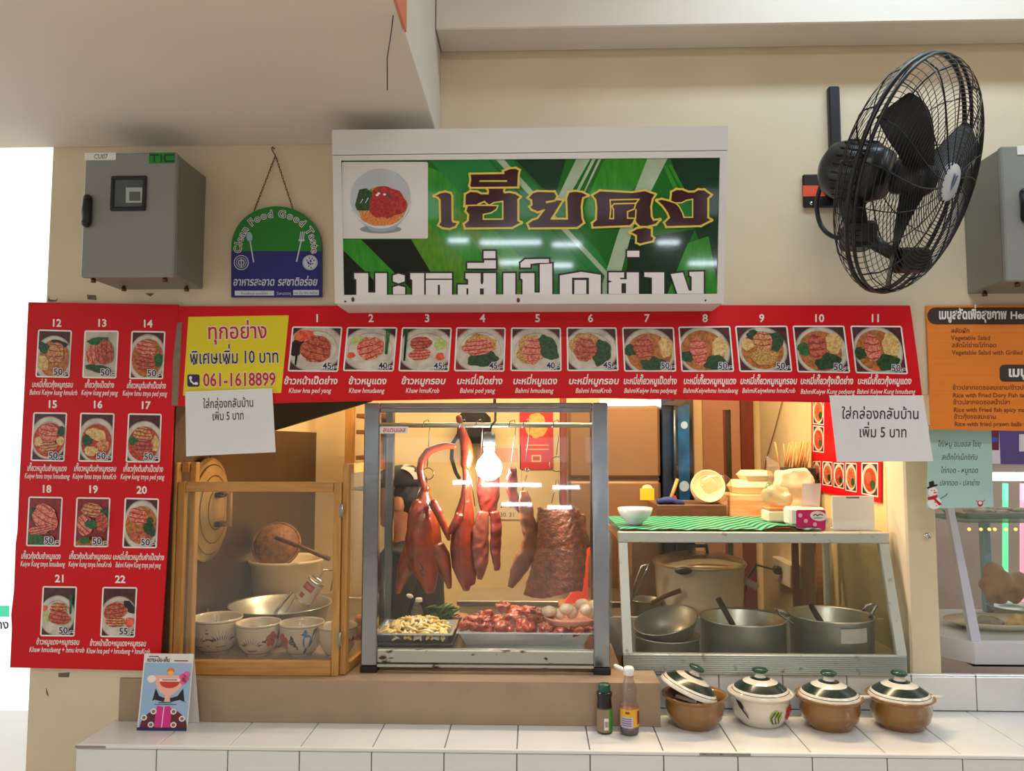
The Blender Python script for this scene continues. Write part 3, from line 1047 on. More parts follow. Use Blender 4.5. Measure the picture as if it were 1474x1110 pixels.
g0 = gp('green', (24, 118, 34), (16, 92, 30), 6)
g1 = gp('bright_blade', (58, 150, 40), (30, 124, 34), 16, (6, 1, 1))
g2 = gp('yellow_blade', (104, 148, 34), (46, 126, 34), 16, (6, 1, 2))
g3 = gp('dark_green', (10, 62, 40), (8, 40, 24), 5)
g4 = gp('black_green', (8, 28, 16), (6, 18, 12), 5)
g5 = gp('pale_blade', (176, 196, 172), (150, 176, 144), 20)
g6 = gp('mid_blade', (34, 132, 66), (22, 110, 46), 12)
d = Draw(PPL)
bb = (489, 226, 1038, 427)
d.clip = bb
d.poly(inn, g0, 0)
d.clip = (491.5, 227, 1036, 424.5)
for P, m in (([(494, 425), (494, 355), (560, 425)], g4), ([(494, 345), (520, 345), (610, 425), (560, 425), (494, 360)], g1),
             ([(520, 345), (592, 345), (650, 425), (600, 425)], g4), ([(592, 345), (616, 300), (720, 425), (640, 425)], g2),
             ([(616, 240), (640, 250), (800, 425), (715, 425), (616, 320)], g1), ([(616, 228), (700, 228), (880, 425), (800, 425)], g6),
             ([(640, 300), (660, 300), (770, 425), (745, 425)], g2), ([(705, 228), (735, 228), (860, 360), (900, 425), (880, 425)], g6),
             ([(740, 228), (815, 228), (800, 280), (780, 270)], g3), ([(712, 228), (724, 228), (905, 425), (897, 425)], g5),
             ([(850, 330), (880, 300), (960, 228), (870, 228), (840, 300)], g1), ([(830, 228), (850, 228), (815, 290), (800, 290)], g5),
             ([(853, 228), (858, 228), (826, 290), (822, 290)], g5), ([(862, 228), (866, 228), (838, 285), (836, 285)], g5),
             ([(965, 228), (1036, 228), (1036, 425), (1000, 330)], g3), ([(905, 345), (1000, 330), (960, 425), (900, 425)], g3),
             ([(932, 228), (961, 228), (912, 325), (885, 425), (862, 425), (890, 335)], g5), ([(955, 240), (960, 238), (985, 290), (978, 290)], g1),
             ([(962, 238), (966, 236), (1000, 300), (996, 300)], g1), ([(960, 425), (990, 350), (1020, 340), (1036, 425)], g1),
             ([(560, 228), (612, 228), (612, 228), (560, 232)], g2)):
    d.poly(P, m, 1 + len(d.mb.f) * .08)
d.clip = None
d.done('picture_panel', sign, 'glossy green grass picture')

d = Draw(PPL)
d.rrect(492, 233.2, 616, 343.5, 2.5, M('sign_card', (212, 208, 206), .12, coat=.4), 6)
cx = 547.5
bw = M('sign_bowl', (166, 172, 178), .15, rgb2=(196, 198, 200), thr=(.5, .3), vs=8)
bw2 = M('sign_bowl_side', (206, 210, 214), .15)
d.ell(548, 330, 30, 6, M('sign_bowl_shadow', (128, 140, 146), .15), 7, 24)
d.poly([(504, 290), (592, 290), (588, 306), (578, 319), (568, 330), (552, 334), (534, 332), (518, 318), (508, 304)], M('sign_bowl_side2', (150, 164, 176), .15), 8)
d.ell(548, 286, 43.5, 43, bw2, 9, 40)
d.ell(547.5, 284, 43, 41, bw, 10, 40)
d.clip = None
d.ell(550, 297, 36, 28, pr_noodle, 11, 36, 0, .05, 3)
d.ell(548, 314, 28, 11, pc('fried_noodle', (226, 140, 60), (190, 100, 40), 300), 11.5, 24, 0, .08, 5)
d.ell(558, 291, 27, 22, pc('glazed_meat', (140, 18, 24), (190, 50, 36), 120), 12, 28, .3, .12, 7)
d.ell(546, 296, 15, 17, pc('glazed_meat2', (190, 40, 34), (140, 20, 24), 160), 13, 24, .3, .12, 9)
d.poly([(517, 273), (527, 271), (536, 277), (535, 290), (531, 303), (514, 303), (511, 295)], pr_green, 13)
for a in ((519, 292, 522, 287), (526, 292, 530, 285)):
    d.line([(a[0], a[1]), (a[2], a[3])], 1.0, bw2, 14)
for i in range(7):
    rn = random.Random(i)
    d.ell(rn.uniform(540, 562), rn.uniform(274, 282), 2.2, 1.5, [pr_leaf, white_p][i % 2], 14 + i * .1, 10)
d.done('picture_card', sign, 'pale card with a bowl of noodles and glazed meat')

# big name: maroon letters edged in yellow, traced from the photograph
ma = M('sign_maroon', (56, 8, 22), .1)
ye = M('sign_yellow', (222, 196, 74), .2)


def tr(P):
    return [(620 + x / 7.019, 235 + y / 7.019) for x, y in P]


def sh(P, dx=1474):
    return [(x + dx, y) for x, y in P]


NAME = [
    ([(35, 330), (95, 300), (150, 290), (200, 305), (213, 335), (215, 575), (225, 595), (272, 600), (245, 640), (190, 660), (120, 650), (80, 625), (100, 590), (95, 370), (75, 345)], [], []),
    ([(350, 315), (400, 285), (470, 290), (510, 310), (580, 310), (585, 275), (570, 252), (740, 252), (735, 285), (745, 300), (800, 295), (860, 310), (905, 340),
      (880, 365), (880, 580), (915, 600), (820, 650), (350, 655), (338, 615), (380, 580), (385, 520), (355, 485), (370, 440), (345, 430)],
     [[(640, 398), (728, 385), (728, 565), (532, 565), (532, 518), (610, 502), (662, 468), (680, 428), (590, 425)]], [[(345, 428), (480, 424), (590, 425), (540, 388), (478, 414)], [(480, 416), (545, 388)]]),
    ([(398, 110), (740, 105), (735, 80), (800, 55), (860, 52), (895, 70), (885, 110), (880, 240), (405, 245), (395, 225), (405, 170)], [], [[(500, 178), (765, 178)], [(500, 182), (765, 182)]]),
    ([(985, 350), (1030, 300), (1075, 285), (1250, 290), (1275, 335), (1255, 370), (1335, 372), (1215, 565), (1382, 565), (1375, 350), (1395, 295), (1440, 285), (1474, 285),
      (1534, 295), (1589, 325), (1534, 350), (1519, 440), (1529, 560), (1544, 600), (1494, 640), (1474, 650), (1000, 655), (980, 610), (1030, 575), (1080, 560), (1150, 470),
      (1080, 490), (1020, 465), (1000, 440), (1025, 420), (1020, 370)], [], [[(1170, 390), (1258, 376)], [(1170, 398), (1258, 380)]]),
    (sh([(160, 325), (235, 280), (560, 297), (690, 277), (795, 315), (765, 360), (748, 440), (755, 540), (775, 578), (842, 570), (800, 615), (715, 638), (640, 638), (600, 600),
         (588, 560), (570, 600), (540, 630), (165, 645), (160, 605), (200, 570), (205, 450), (195, 370)]), [],
     [sh([(338, 370), (630, 364), (600, 405), (380, 410), (355, 435), (372, 465), (372, 560), (335, 560), (345, 470), (338, 370)]), sh([(600, 400), (582, 462), (515, 490), (515, 555), (580, 556)]), sh([(600, 470), (595, 560)])]),
    (sh([(540, 700), (610, 660), (690, 648), (755, 660), (755, 735), (780, 755), (770, 785), (640, 815), (605, 800), (605, 730), (570, 710)]), [], []),
    (sh([(810, 375), (860, 365), (950, 385), (960, 290), (1010, 265), (1070, 268), (1130, 292), (1190, 290), (1230, 268), (1290, 270), (1360, 320), (1325, 355), (1325, 550), (1362, 575),
         (1255, 630), (910, 640), (888, 600), (940, 550), (920, 500), (870, 430)]),
     [sh([(1000, 402), (1060, 400), (1110, 375), (1172, 364), (1172, 546), (1085, 546), (1070, 500), (1035, 435)])], [sh([(950, 385), (1000, 402)])]),
]
d = Draw(PPL)
kk = 16
for o, holes, lines in NAME:
    P = tr(o)
    d.line(P, 4.4, ye, kk, True)
    d.poly(P, ma, kk + 1)
    d.line(P, 1.3, ye, kk + 1.2, True)
    for h in holes:
        d.poly(tr(h), g6, kk + 1.6)
        d.line(tr(h), 1.8, ye, kk + 1.8, True)
    for l in lines:
        d.line(tr(l), 1.9, ye, kk + 1.8)
d.done('name_lettering', sign, 'maroon Thai letters edged in yellow')


def tr2(P):
    return [(490 + x / 5.264, 350 + y / 5.264) for x, y in P]


def R2(x0, y0, x1, y1):
    return [(x0, y0), (x1, y0), (x1, y1), (x0, y1)]


ROW = [[(105, 228), (210, 228), (210, 375), (265, 375), (265, 228), (352, 228), (352, 393), (122, 393), (122, 275), (105, 270)],
       [(398, 245), (440, 232), (487, 245), (487, 290), (440, 305), (398, 290)], [(398, 335), (440, 322), (490, 335), (490, 388), (400, 388)],
       [(530, 228), (845, 228), (845, 393), (545, 393), (545, 280), (530, 270)],
       [(948, 228), (1062, 228), (1062, 300), (1084, 300), (1084, 228), (1178, 228), (1178, 393), (890, 393), (890, 315), (968, 315), (968, 275), (948, 268)],
       R2(1085, 60, 1175, 115), [(962, 150), (1090, 150), (1090, 130), (1178, 130), (1178, 192), (962, 192)], R2(1235, 228, 1325, 393),
       [(1365, 228), (1470, 228), (1470, 375), (1511, 375), (1511, 160), (1605, 155), (1605, 390), (1380, 393), (1380, 275), (1365, 268)],
       [(1365, 185), (1365, 150), (1400, 122), (1580, 120), (1580, 150), (1500, 150), (1440, 158), (1440, 185)],
       [(1663, 245), (1825, 218), (1973, 240), (1973, 388), (1883, 388), (1883, 262), (1755, 262), (1755, 388), (1663, 388)], R2(1773, 280, 1863, 386),
       [(2033, 222), (2150, 222), (2150, 265), (2169, 265), (2169, 222), (2261, 222), (2261, 385), (2033, 385), (2033, 300), (2060, 292), (2033, 280)], R2(2173, 58, 2265, 105),
       [(2303, 222), (2453, 222), (2453, 385), (2361, 385), (2361, 262), (2303, 255)],
       [(2503, 235), (2595, 222), (2640, 360), (2662, 360), (2662, 255), (2645, 245), (2645, 218), (2753, 215), (2753, 383), (2553, 383)]]
d = Draw(PPL)
for P in ROW:
    d.line(tr2(P), 4.6, black_p, 16, True)
for P in ROW:
    d.poly(tr2(P), M('sign_white', (226, 220, 222), .2), 17)
for L, w in (([(641, 232), (641, 384)], 2.4), ([(650, 274), (842, 274)], 1.8), ([(746, 325), (746, 392)], 3.2), ([(962, 350), (962, 385)], 2.6), ([(1072, 232), (1072, 305)], 2.6),
             ([(1072, 358), (1072, 392)], 5.5), ([(2147, 322), (2147, 362)], 6.5), ([(2160, 225), (2160, 268)], 2.2), ([(2125, 268), (2165, 268)], 2.0)):
    d.line(tr2(L), w, black_p, 18)
d.done('dish_lettering', sign, 'white Thai letters edged in black')


# lit counter tubes of the stalls across the hall, mirrored in the glossy sign
_ot = M('opposite_tube', (225, 240, 255), .3, emis=26.0)
for _k, (_px, _py, _w) in enumerate(((660, 346, .28), (735, 349, .85), (816, 352, .4), (962, 349, .3), (742, 378, .45), (806, 382, .35), (1018, 379, .5))):
    _h = SPL.p(_px, _py)
    _d = ray(_px, _py)
    _r = _d - SPL.n * (2 * _d.dot(SPL.n))
    _q = _h + _r * ((-8.9 - _h.y) / _r.y)
    o = obj('opposite_stall_tube', MB().tube([(_q.x - _w / 2, -8.9, _q.z), (_q.x + _w / 2, -8.9, _q.z)], .028, 8), _ot, None, (_q.x, -8.9, _q.z))
    tag(o, 'bright tube light of the stalls across the hall behind the camera', 'light', 'tube lights across the hall')

# =================================================================== electrical boxes
box_g = M('grey_enamel', (134, 136, 132), .42, var=.04, vs=6)
box_g2 = M('grey_enamel_side', (122, 122, 112), .45, var=.04, vs=6)


def elec_box(x0, x1, z0, z1, depth, label, left_full=True):
    t = thing('electrical_box', label, 'electrical box', ((x0 + x1) / 2, 0, z0), 'grey electrical boxes on the wall')
    y0 = -depth
    obj('body', MB().box((x0 + .004, y0 + .022, z0 + .004), (x1 - .002, -.001, z1 - .002), 0, .003), box_g2, t)
    dr = obj('door', MB().box((x0, y0, z0), (x1, y0 + .019, z1), 0, .004), box_g, t)
    return t, y0, dr


p0, p1 = at(117, 400, -.2), at(257, 219, -.2)
EX0, EX1, EZ0, EZ1 = p0.x - .004, p1.x - .004, p0.z + .002, p1.z
t, y0, dr = elec_box(EX0, EX1, EZ0, EZ1, .2, 'grey electrical box with small window left of the hanging round sign')
bp = YPlane(-.2)


def px_box(name, x0, y0_, x1, y1_, t0, t1, mat, parent, bev=.0015, pl=-.2):
    """box on the plane Y=pl from px rectangle; t0/t1 thickness forward/back"""
    a, b = at(x0, y1_, pl), at(x1, y0_, pl)
    return obj(name, MB().box((a.x, pl - t0, a.z), (b.x, pl + t1, b.z), 0, bev), mat, parent)


# door window: frame ring with a dim interior pane
wf = MB()
A, B = at(159, 304, -.2), at(212, 253.5, -.2)
for (a, b) in (((A.x, A.z), (B.x, A.z + .011)), ((A.x, B.z - .011), (B.x, B.z)), ((A.x, A.z + .008), (A.x + .011, B.z - .008)), ((B.x - .011, A.z + .008), (B.x, B.z - .008))):
    wf.box((a[0], -.207, a[1]), (b[0], -.198, b[1]), 0, .003)
obj('window_frame', wf, black_pl, dr)
obj('window_pane', MB().box((A.x + .008, -.2025, A.z + .008), (B.x - .008, -.2005, B.z - .008)), M('smoked_pane', (60, 76, 72), .06, spec=.8), dr)
d = Draw(YPlane(-.203))
d.rect(181, 270, 207.5, 292, M('meter_card', (170, 180, 172), .4), 1)
d.rect(186, 276, 202, 289, M('meter_dark', (84, 92, 90), .4), 2)
d.done('meter', dr)
hm = MB()
ha = at(127.5, 305, -.2)
hm.tube([(ha.x, -.206, ha.z + .036), (ha.x, -.209, ha.z), (ha.x, -.206, ha.z - .034)], [.012, .0135, .0125], 12)
hm.ball((ha.x, -.207, ha.z + .036), .012, 12)
hm.ball((ha.x - .002, -.207, ha.z - .034), .0128, 12)
obj('handle', hm, black_pl, dr)
o = px_box('name_plate', 122, 219.8, 167.5, 231, .002, 0, white_pl, dr, .0005)
d = Draw(YPlane(-.2024))
d.text('CU07', 145, 228.5, 9.5, ink, 1, w=20)
d.done('lettering', dr)
px_box('green_sticker', 214.5, 219.5, 252, 235.5, .0015, 0, M('green_sticker', (18, 132, 44), .5), dr, .0004)
d = Draw(YPlane(-.2019))
for L in ([(216.5, 223), (228, 223)], [(222, 223), (222, 232)], [(232, 223), (232, 232)], [(250, 223), (238, 223), (236.5, 227.5), (238, 232), (250, 232)]):
    d.line(L, 1.8, black_p, 1)
d.done('lettering', dr)
for x, y in ((EX0 + .03, -.185), (EX1 - .03, -.185), (EX0 + .05, -.06), (EX1 - .03, -.05)):
    obj('bolt', MB().lathe([(.0001, -.012), (.007, -.012), (.007, -.002), (.004, -.002), (.004, .004)], (x, y, EZ0), 12), M('brass_bolt', (96, 70, 44), .4, .8), t)

# right-hand box, running out of the frame
p0, p1 = at(1453, 405, -.2), at(1600, 212, -.2)
t, y0, dr = elec_box(p0.x - .006, p0.x + .30, p0.z, at(1456, 210, -.2).z, .2, 'grey electrical box cut by the right edge, beside the wall fan')
px_box('name_plate', 1464, 209.5, 1510, 223, .002, 0, white_pl, dr, .0005)
ha = at(1474, 297, -.2)
hm = MB()
hm.tube([(ha.x, -.206, ha.z + .036), (ha.x, -.209, ha.z), (ha.x, -.206, ha.z - .034)], .013, 12)
hm.ball((ha.x, -.207, ha.z + .036), .013, 12)
hm.ball((ha.x, -.207, ha.z - .034), .013, 12)
obj('handle', hm, black_pl, dr)
for x, y in ((p0.x + .03, -.185), (p0.x + .02, -.05)):
    obj('bolt', MB().lathe([(.0001, -.012), (.007, -.012), (.007, -.002), (.004, -.002), (.004, .004)], (x, y, p0.z), 12), M('brass_bolt'), t)

# =================================================================== hanging round-topped hygiene sign
HP = YPlane(-.016, .0003)
arch = [(332.8, 427.5), (332.8, 358)]
for i in range(1, 24):
    a = math.pi * (1 - i / 24)
    arch.append((397.9 + 65.1 * math.cos(a), 358 - 61 * math.sin(a) ** .92))
arch += [(463, 358), (463, 427.5)]
t = thing('hanging_sign', 'green and blue arched food hygiene sign hanging from a chain', 'sign', HP.p(398, 427.5))
slab('board', HP, arch, .012, M('sign_blue', (22, 30, 112), .3), t)
d = Draw(HP)
gr = M('sign_leaf_green', (10, 122, 38), .3)
d.poly([p for p in arch if p[1] <= 361.5] + [(463, 361.5), (332.8, 361.5)][:2], gr, 1)
txt = 'Clean Food Good Taste'
tot = sum(glyph(c, 0)[2] for c in txt)
acc = 0.0
for c in txt:
    adv = glyph(c, 0)[2]
    u = (acc + adv / 2) / tot
    a = math.radians(187 - 194 * u)
    x, y = 397.9 + 50.5 * math.cos(a), 359 - 46.5 * math.sin(a)
    if c != ' ':
        ang = math.pi / 2 - math.atan2(math.sin(a) * 50.5, math.cos(a) * 46.5)
        d.text(c, x, y, 15, white_p, 2, bold=.055, ang=ang)
        d.text(c, x, y, 15, navy_p, 3, bold=.0, ang=ang)
    acc += adv
wb = M('emblem_white', (200, 204, 216), .4)
d.ell(359, 341, 4.2, 7, M('spoon_blue', (150, 190, 214), .4), 2, 18, -.1)
d.line([(360, 347), (365, 377)], 1.8, wb, 2)
for x_ in (431.5, 434, 436.5):
    d.line([(x_ + 1.5, 334), (x_, 345)], 1.3, wb, 2)
d.line([(431, 346), (437, 346)], 2.4, wb, 2.2)
d.line([(433.5, 347), (427, 376)], 1.8, wb, 2)
sb_ = M('sign_blue')
for ex, ey, kind in ((347.3, 378, 0), (446.3, 378, 1)):
    d.ell(ex, ey, 10.8, 10.8, wb, 2, 26)
    d.ell(ex, ey, 9.6, 9.6, sb_, 3, 26)
    if kind == 0:
        d.ell(ex, ey, 7.6, 7.6, wb, 4, 24)
        d.ell(ex, ey, 6.7, 6.7, sb_, 5, 24)
        d.line([(ex, ey - 5), (ex, ey + 6)], 1.6, wb, 6)
        for s in (-1, 1):
            d.line([(ex, ey - 4), (ex + s * 3.5, ey - 2.5), (ex + s * 4, ey + 1), (ex + s * 2.4, ey + 4)], 1.4, wb, 6)
    else:
        d.ell(ex, ey, 9.2, 9.2, wb, 4, 24)
        rn = random.Random(4)
        for i in range(16):
            a = rn.uniform(0, 6.28)
            r = rn.uniform(1.5, 7.6)
            d.ell(ex + r * math.cos(a), ey + r * math.sin(a), 1.5, .9, sb_, 5 + i * .05, 8, a)
d.text('อาหารสะอาด', 365, 411, 16, wb, 2, w=60, bold=.02, shear=.2)
d.text('รสชาติอร่อย', 428, 411, 16, wb, 2, w=57, bold=.02, shear=.2)
d.rect(338, 418.5, 394.5, 425.5, wb, 2)
d.text('ร้านเฮียคุง บะหมี่เป็ด', 366, 424.3, 5, ink, 3, w=38)
d.text('วันหมดอายุ', 408.5, 424.5, 6, wb, 2, w=21)
d.rect(422, 417.5, 459, 425, wb, 2)
d.text('๓๑ มีนาคม ๒๕๖๘', 440.5, 423.5, 6, ink, 3, w=34)
d.done('lettering', t)
# chain: alternating links from the nail down to the board
hook = at(396.5, 224, -.012)
lk = M('brown_chain', (92, 66, 38), .45, .6)
for ex, ey in ((366, 303), (422, 302)):
    e = at(ex, ey, -.012)
    mb = MB()
    n = 19
    dv = (e - hook)
    for i in range(n):
        c = hook + dv * ((i + .5) / n)
        ax = dv.normalized()
        sd = ax.cross(Vector((0, 1, 0))).normalized() if i % 2 else Vector((0, 1, 0))
        hl = dv.length / n * .66
        ring = [c + ax * (hl * math.cos(q)) + sd * (.0024 * math.sin(q)) for q in [2 * math.pi * j / 8 for j in range(8)]]
        mb.tube(ring, .0009, 4, 0, True)
    obj('chain', mb, lk, t)
nl = at(395, 217, 0)
obj('hook', MB().tube([(nl.x, 0, nl.z + .006), (nl.x, -.02, nl.z + .004), (nl.x, -.024, nl.z - .004), (hook.x, -.014, hook.z)], .0018, 6), lk, t)

# =================================================================== wall fan
fc = at(1308, 256, -.36)
fn_ = Vector((.66, -.66, -.36)).normalized()
fu = (Vector((0, 0, 1)) - fn_ * fn_.z).normalized()
fr = fu.cross(fn_)
FR = Matrix((fr, fu, fn_)).transposed()
RAD = .292
mount = at(1180, 276, 0)
fan = thing('wall_fan', 'large black industrial wall fan in a round wire cage', 'fan', (mount.x, 0, mount.z))
fb = M('fan_black', (17, 18, 21), .35, .2)


def fp(r, a, h):
    return fc + FR @ Vector((r * math.cos(a), r * math.sin(a), h))


def ring(mb, r, h, w, n=56, k=5):
    mb.tube([fp(r, 2 * math.pi * i / n, h) for i in range(n)], w, k, 0, True)


def dome(r, sgn, H):
    q = min(1, r / RAD)
    return sgn * H * math.sqrt(max(0, 1 - q ** 2.6))


mb = MB()
ring(mb, RAD, .0, .006, 72, 8)
ring(mb, RAD, .018, .0045, 72, 6)
obj('rim', mb, fb, fan)
for sgn, nm, H, n_r in ((1, 'front_cage', .085, 27), (-1, 'rear_cage', .10, 18)):
    mb = MB()
    for i in range(n_r):
        r = .05 + (RAD - .055) * i / (n_r - 1)
        ring(mb, r, dome(r, sgn, H) + (.018 if sgn > 0 else 0), .0011, 64, 4)
    for j in range(18 if sgn > 0 else 14):
        a = 2 * math.pi * j / (18 if sgn > 0 else 14) + .1
        pth = []
        for i in range(13):
            r = .04 + (RAD - .04) * i / 12
            pth.append(fp(r, a + (.35 * (1 - i / 12) if sgn > 0 else 0), dome(r, sgn, H) + (.018 if sgn > 0 else 0)))
        mb.tube(pth, .0021 if j % 3 == 0 else .0016, 5)
    obj(nm, mb, fb, fan)
mb = MB().lathe([(.0001, .108), (.043, .106), (.047, .100), (.047, .092), (.0001, .090)], fc, 24, 0, FR)
bd = obj('badge', mb, M('badge_silver', (196, 200, 206), .3), fan)
mb = MB()
for sx in (-1, 1):
    mb.add([fp(.012, math.pi / 2 + sx * 1.2, .109), fp(.026, math.pi / 2 + sx * .5, .109), fp(.018, math.pi / 2 + sx * .15, .109), fp(.022, -math.pi / 2, .109)], [(0, 1, 2, 3)], 0)
obj('emblem', mb, M('badge_blue', (60, 84, 140), .4), bd)
mb = MB()
mb.lathe([(.0001, .062), (.03, .060), (.042, .045), (.045, -.03), (.0001, -.03)], fc, 24, 0, FR)
obj('hub', mb, black_pl, fan)
bl_m = M('fan_blade', (24, 25, 28), .4, .1)
for b in range(3):
    a0 = math.radians(138 + 120 * b)
    mb = MB()

    def bf(u, v):
        r = .04 + .245 * u
        wd = .22 + .20 * math.sin(math.pi * min(1, u * .9 + .12)) * (1.0)
        a = a0 + (v - .5) * wd * 1.5 * (1 - .25 * u) + .35 * u
        return fp(r, a, .028 - .065 * (v - .5) * (1 - .35 * u))
    mb.grid(bf, 12, 6)
    g2_ = MB()
    mb.grid(lambda u, v: bf(u, v) - fn_ * .003, 12, 6)
    obj('blade', mb, bl_m, fan)
# motor housing behind the cage
mb = MB()
mb.lathe([(.0001, .035), (.062, .03), (.078, -.01), (.080, -.08), (.07, -.115), (.045, -.135), (.0001, -.14)], fc - fn_ * .09, 28, 0, FR)
mot = obj('motor_housing', mb, M('fan_motor', (30, 31, 34), .3), fan)
mb = MB()
for i in range(22):
    a = 2 * math.pi * i / 22
    P0 = fc - fn_ * .09 + FR @ Vector((.0795 * math.cos(a), .0795 * math.sin(a), -.01))
    P1 = fc - fn_ * .09 + FR @ Vector((.0805 * math.cos(a), .0805 * math.sin(a), -.078))
    mb.tube([P0, P1], .003, 5)
obj('cooling_fins', mb, fb, mot)
# wall bracket, neck, plate with orange label
a, b = at(1155, 300, 0), at(1213, 252, 0)
pl = obj('wall_plate', MB().box((a.x, -.012, a.z), (b.x + .02, -.001, b.z), 0, .004), black_pl, fan)
a, b = at(1156, 283, -.012), at(1196, 267, -.012)
obj('orange_label', MB().box((a.x, -.0135, a.z), (b.x, -.0121, b.z)), M('orange_label', (236, 84, 48), .4), pl)
s = at(1167.5, 293, -.012)
obj('screw', MB().ball((s.x, -.014, s.z), (.006, .004, .006), 10), chrome, pl)
neck = fc - fn_ * .2
low = at(1235, 335, -.2)
mb = MB()
mb.tube([(mount.x + .03, -.01, mount.z), (mount.x + .06, -.08, mount.z - .02), (low.x, low.y, low.z), tuple(fc - fn_ * .16 + Vector((0, 0, -.07)))], [.026, .024, .03, .034], 12)
obj('arm', mb, black_pl, fan)
gbx = at(1300, 375, -.27)
mb = MB()
mb.tube([low, (gbx.x, gbx.y, gbx.z), ], [.022, .014], 10)
mb.obox((gbx.x + .02, gbx.y, gbx.z), (.045, .03, .03), 0, .01)
mb.obox((low.x, low.y, low.z - .01), (.04, .04, .035), 0, .01)
obj('oscillating_gearbox', mb, black_pl, fan)
cb = [at(1213, 227, -.2), at(1190, 250, -.16), at(1176, 290, -.12), at(1182, 325, -.12), at(1203, 342, -.16), at(1230, 338, -.2)]
obj('power_cord', MB().tube(smooth(cb), .0065, 8), black_pl, fan)
# surface trunking up the wall
a, b = at(1193, 260, 0), at(1205, 128, 0)
o = obj('cable_trunking', MB().box((a.x, -.022, a.z), (b.x, -.001, b.z), 0, .004), M('trunking_black', (26, 32, 40), .35), None, (a.x, 0, a.z))
tag(o, 'slim black cable trunking rising up the wall behind the fan', 'trunking')

# orange notice on the side of the dropped ceiling, loose wire under it
a = atx(566, 0, -.288)
o = obj('orange_signboard', MB().box((-.2885, -2.0, 2.462), (-.284, atx(584, 45, -.286).y, 2.75)), M('orange_panel', (214, 118, 84), .5), None, (-.286, -1.4, 2.462))
tag(o, 'orange panel fixed to the side of the dropped ceiling at the top', 'panel')
w0 = atz(566, 22, 2.466)
w1 = atz(557, 130, 2.466)
o = obj('loose_wire', MB().tube([(w0.x, w0.y, 2.466), (w0.x - .005, w0.y + .005, 2.43), (w0.x - .012, w0.y, 2.37), tuple(at(557.5, 130, w0.y))], .0012, 5), wire_m, None, (w0.x, w0.y, 2.36))
tag(o, 'thin dark loose wire dangling from the dropped ceiling edge', 'wire')
# =================================================================== wooden food cabinet (left)
LZ = 0.855
pine = wood('pine_wood', (196, 146, 78), (166, 116, 56), .42, 5, (20, 20, 1.6))
pine_h = wood('pine_wood_rail', (198, 148, 80), (168, 118, 58), .42, 5, (1.6, 20, 20))
CY = 0.03


def X_(px, py, Y):
    return at(px, py, Y).x


def Z_(px, py, Y):
    return at(px, py, Y).z


cab = thing('wooden_cabinet', 'pine framed glass food cabinet on the stone ledge at the left', 'cabinet', (X_(370, 820, CY), CY, LZ))
x0, x1 = X_(239, 820, CY), X_(252, 820, CY)
x2, x3 = X_(266, 820, CY), X_(482, 820, CY) - .008
x4 = X_(489, 820, CY)
zt_ = Z_(370, 694, CY)
zt2 = Z_(250, 666, CY)
obj('post', MB().box((x0, CY - .005, LZ), (x1 - .001, CY + .03, zt2), 0, .002), pine, cab)
obj('post', MB().box((x2 - .006, CY + .032, LZ), (x2 + .012, CY + .06, zt2), 0, .002), pine, cab)
obj('post_cap', MB().box((x1, CY + .022, zt2 - .03), (x2 - .007, CY + .04, zt2), 0, .002), pine_h, cab)
obj('stile', MB().box((x1, CY, LZ), (x2 - .0065, CY + .02, zt_), 0, .002), pine, cab)
obj('stile', MB().box((x3 + .001, CY, LZ), (x4, CY + .02, zt_), 0, .002), pine, cab)
obj('rail', MB().box((x2 - .006, CY, zt_ - .03), (x3, CY + .02, zt_), 0, .002), pine_h, cab)
obj('rail', MB().box((x2 - .006, CY, LZ), (x3, CY + .02, LZ + .042), 0, .002), pine_h, cab)
obj('pane', MB().box((x2 - .006, CY + .009, LZ + .042), (x3, CY + .011, zt_ - .03)), glass_d, cab)
# hinged side leaf, folded back beside the duck case
a0, a1 = Vector((x4 + .010, CY + .01, 0)), Vector((x4 + .046, CY + .33, 0))
lt = (a1 - a0).normalized()
RT = Matrix((lt, Vector((0, 0, 1)).cross(lt), Vector((0, 0, 1)))).transposed()
LEN = (a1 - a0).length


def leaf(u0, u1, z0, z1, th=.009, bev=.002):
    c = a0 + lt * ((u0 + u1) / 2)
    return MB().obox((c.x, c.y, (z0 + z1) / 2), ((u1 - u0) / 2, th, (z1 - z0) / 2), 0, bev, RT)


ztl = Z_(497, 668, CY)
door = obj('side_leaf', leaf(0, .028, LZ + .002, ztl), pine, cab)
obj('leaf_stile', leaf(LEN - .028, LEN, LZ + .002, ztl), pine, door)
obj('leaf_rail', leaf(.029, LEN - .029, LZ + .002, LZ + .03), pine_h, door)
obj('leaf_rail', leaf(.029, LEN - .029, ztl - .03, ztl), pine_h, door)
obj('leaf_pane', leaf(.028, LEN - .028, LZ + .03, ztl - .03, .001, 0), glass_d, door)
hin = M('zinc_hinge', (150, 150, 140), .4, .8)
for py in (735, 920):
    z = Z_(490, py, CY)
    obj('hinge', MB().box((x4 - .004, CY - .003, z - .02), (x4 + .008, CY - .0005, z + .02), 0, .0008).tube([(x4 + .003, CY - .003, z - .02), (x4 + .003, CY - .003, z + .02)], .003, 8), hin, cab)

# =================================================================== rooster bowls
cer = M('glazed_ceramic', (216, 204, 184), .14, var=.03, vs=9, coat=.4)
rim_br = M('brown_rim_glaze', (132, 72, 56), .2)
BPROF = [(.30, 0), (.50, .0), (.52, .06), (.62, .10), (.86, .34), (.97, .62), (1.0, .92), (1.02, .97), (1.01, 1.0), (.97, .985), (.93, .9), (.85, .5), (.55, .16), (.001, .10)]


def brad(h):
    pts = BPROF[1:9]
    for (r0, z0), (r1, z1) in zip(pts, pts[1:]):
        if z0 <= h <= z1 and z1 > z0:
            return r0 + (r1 - r0) * (h - z0) / (z1 - z0)
    return 1.0


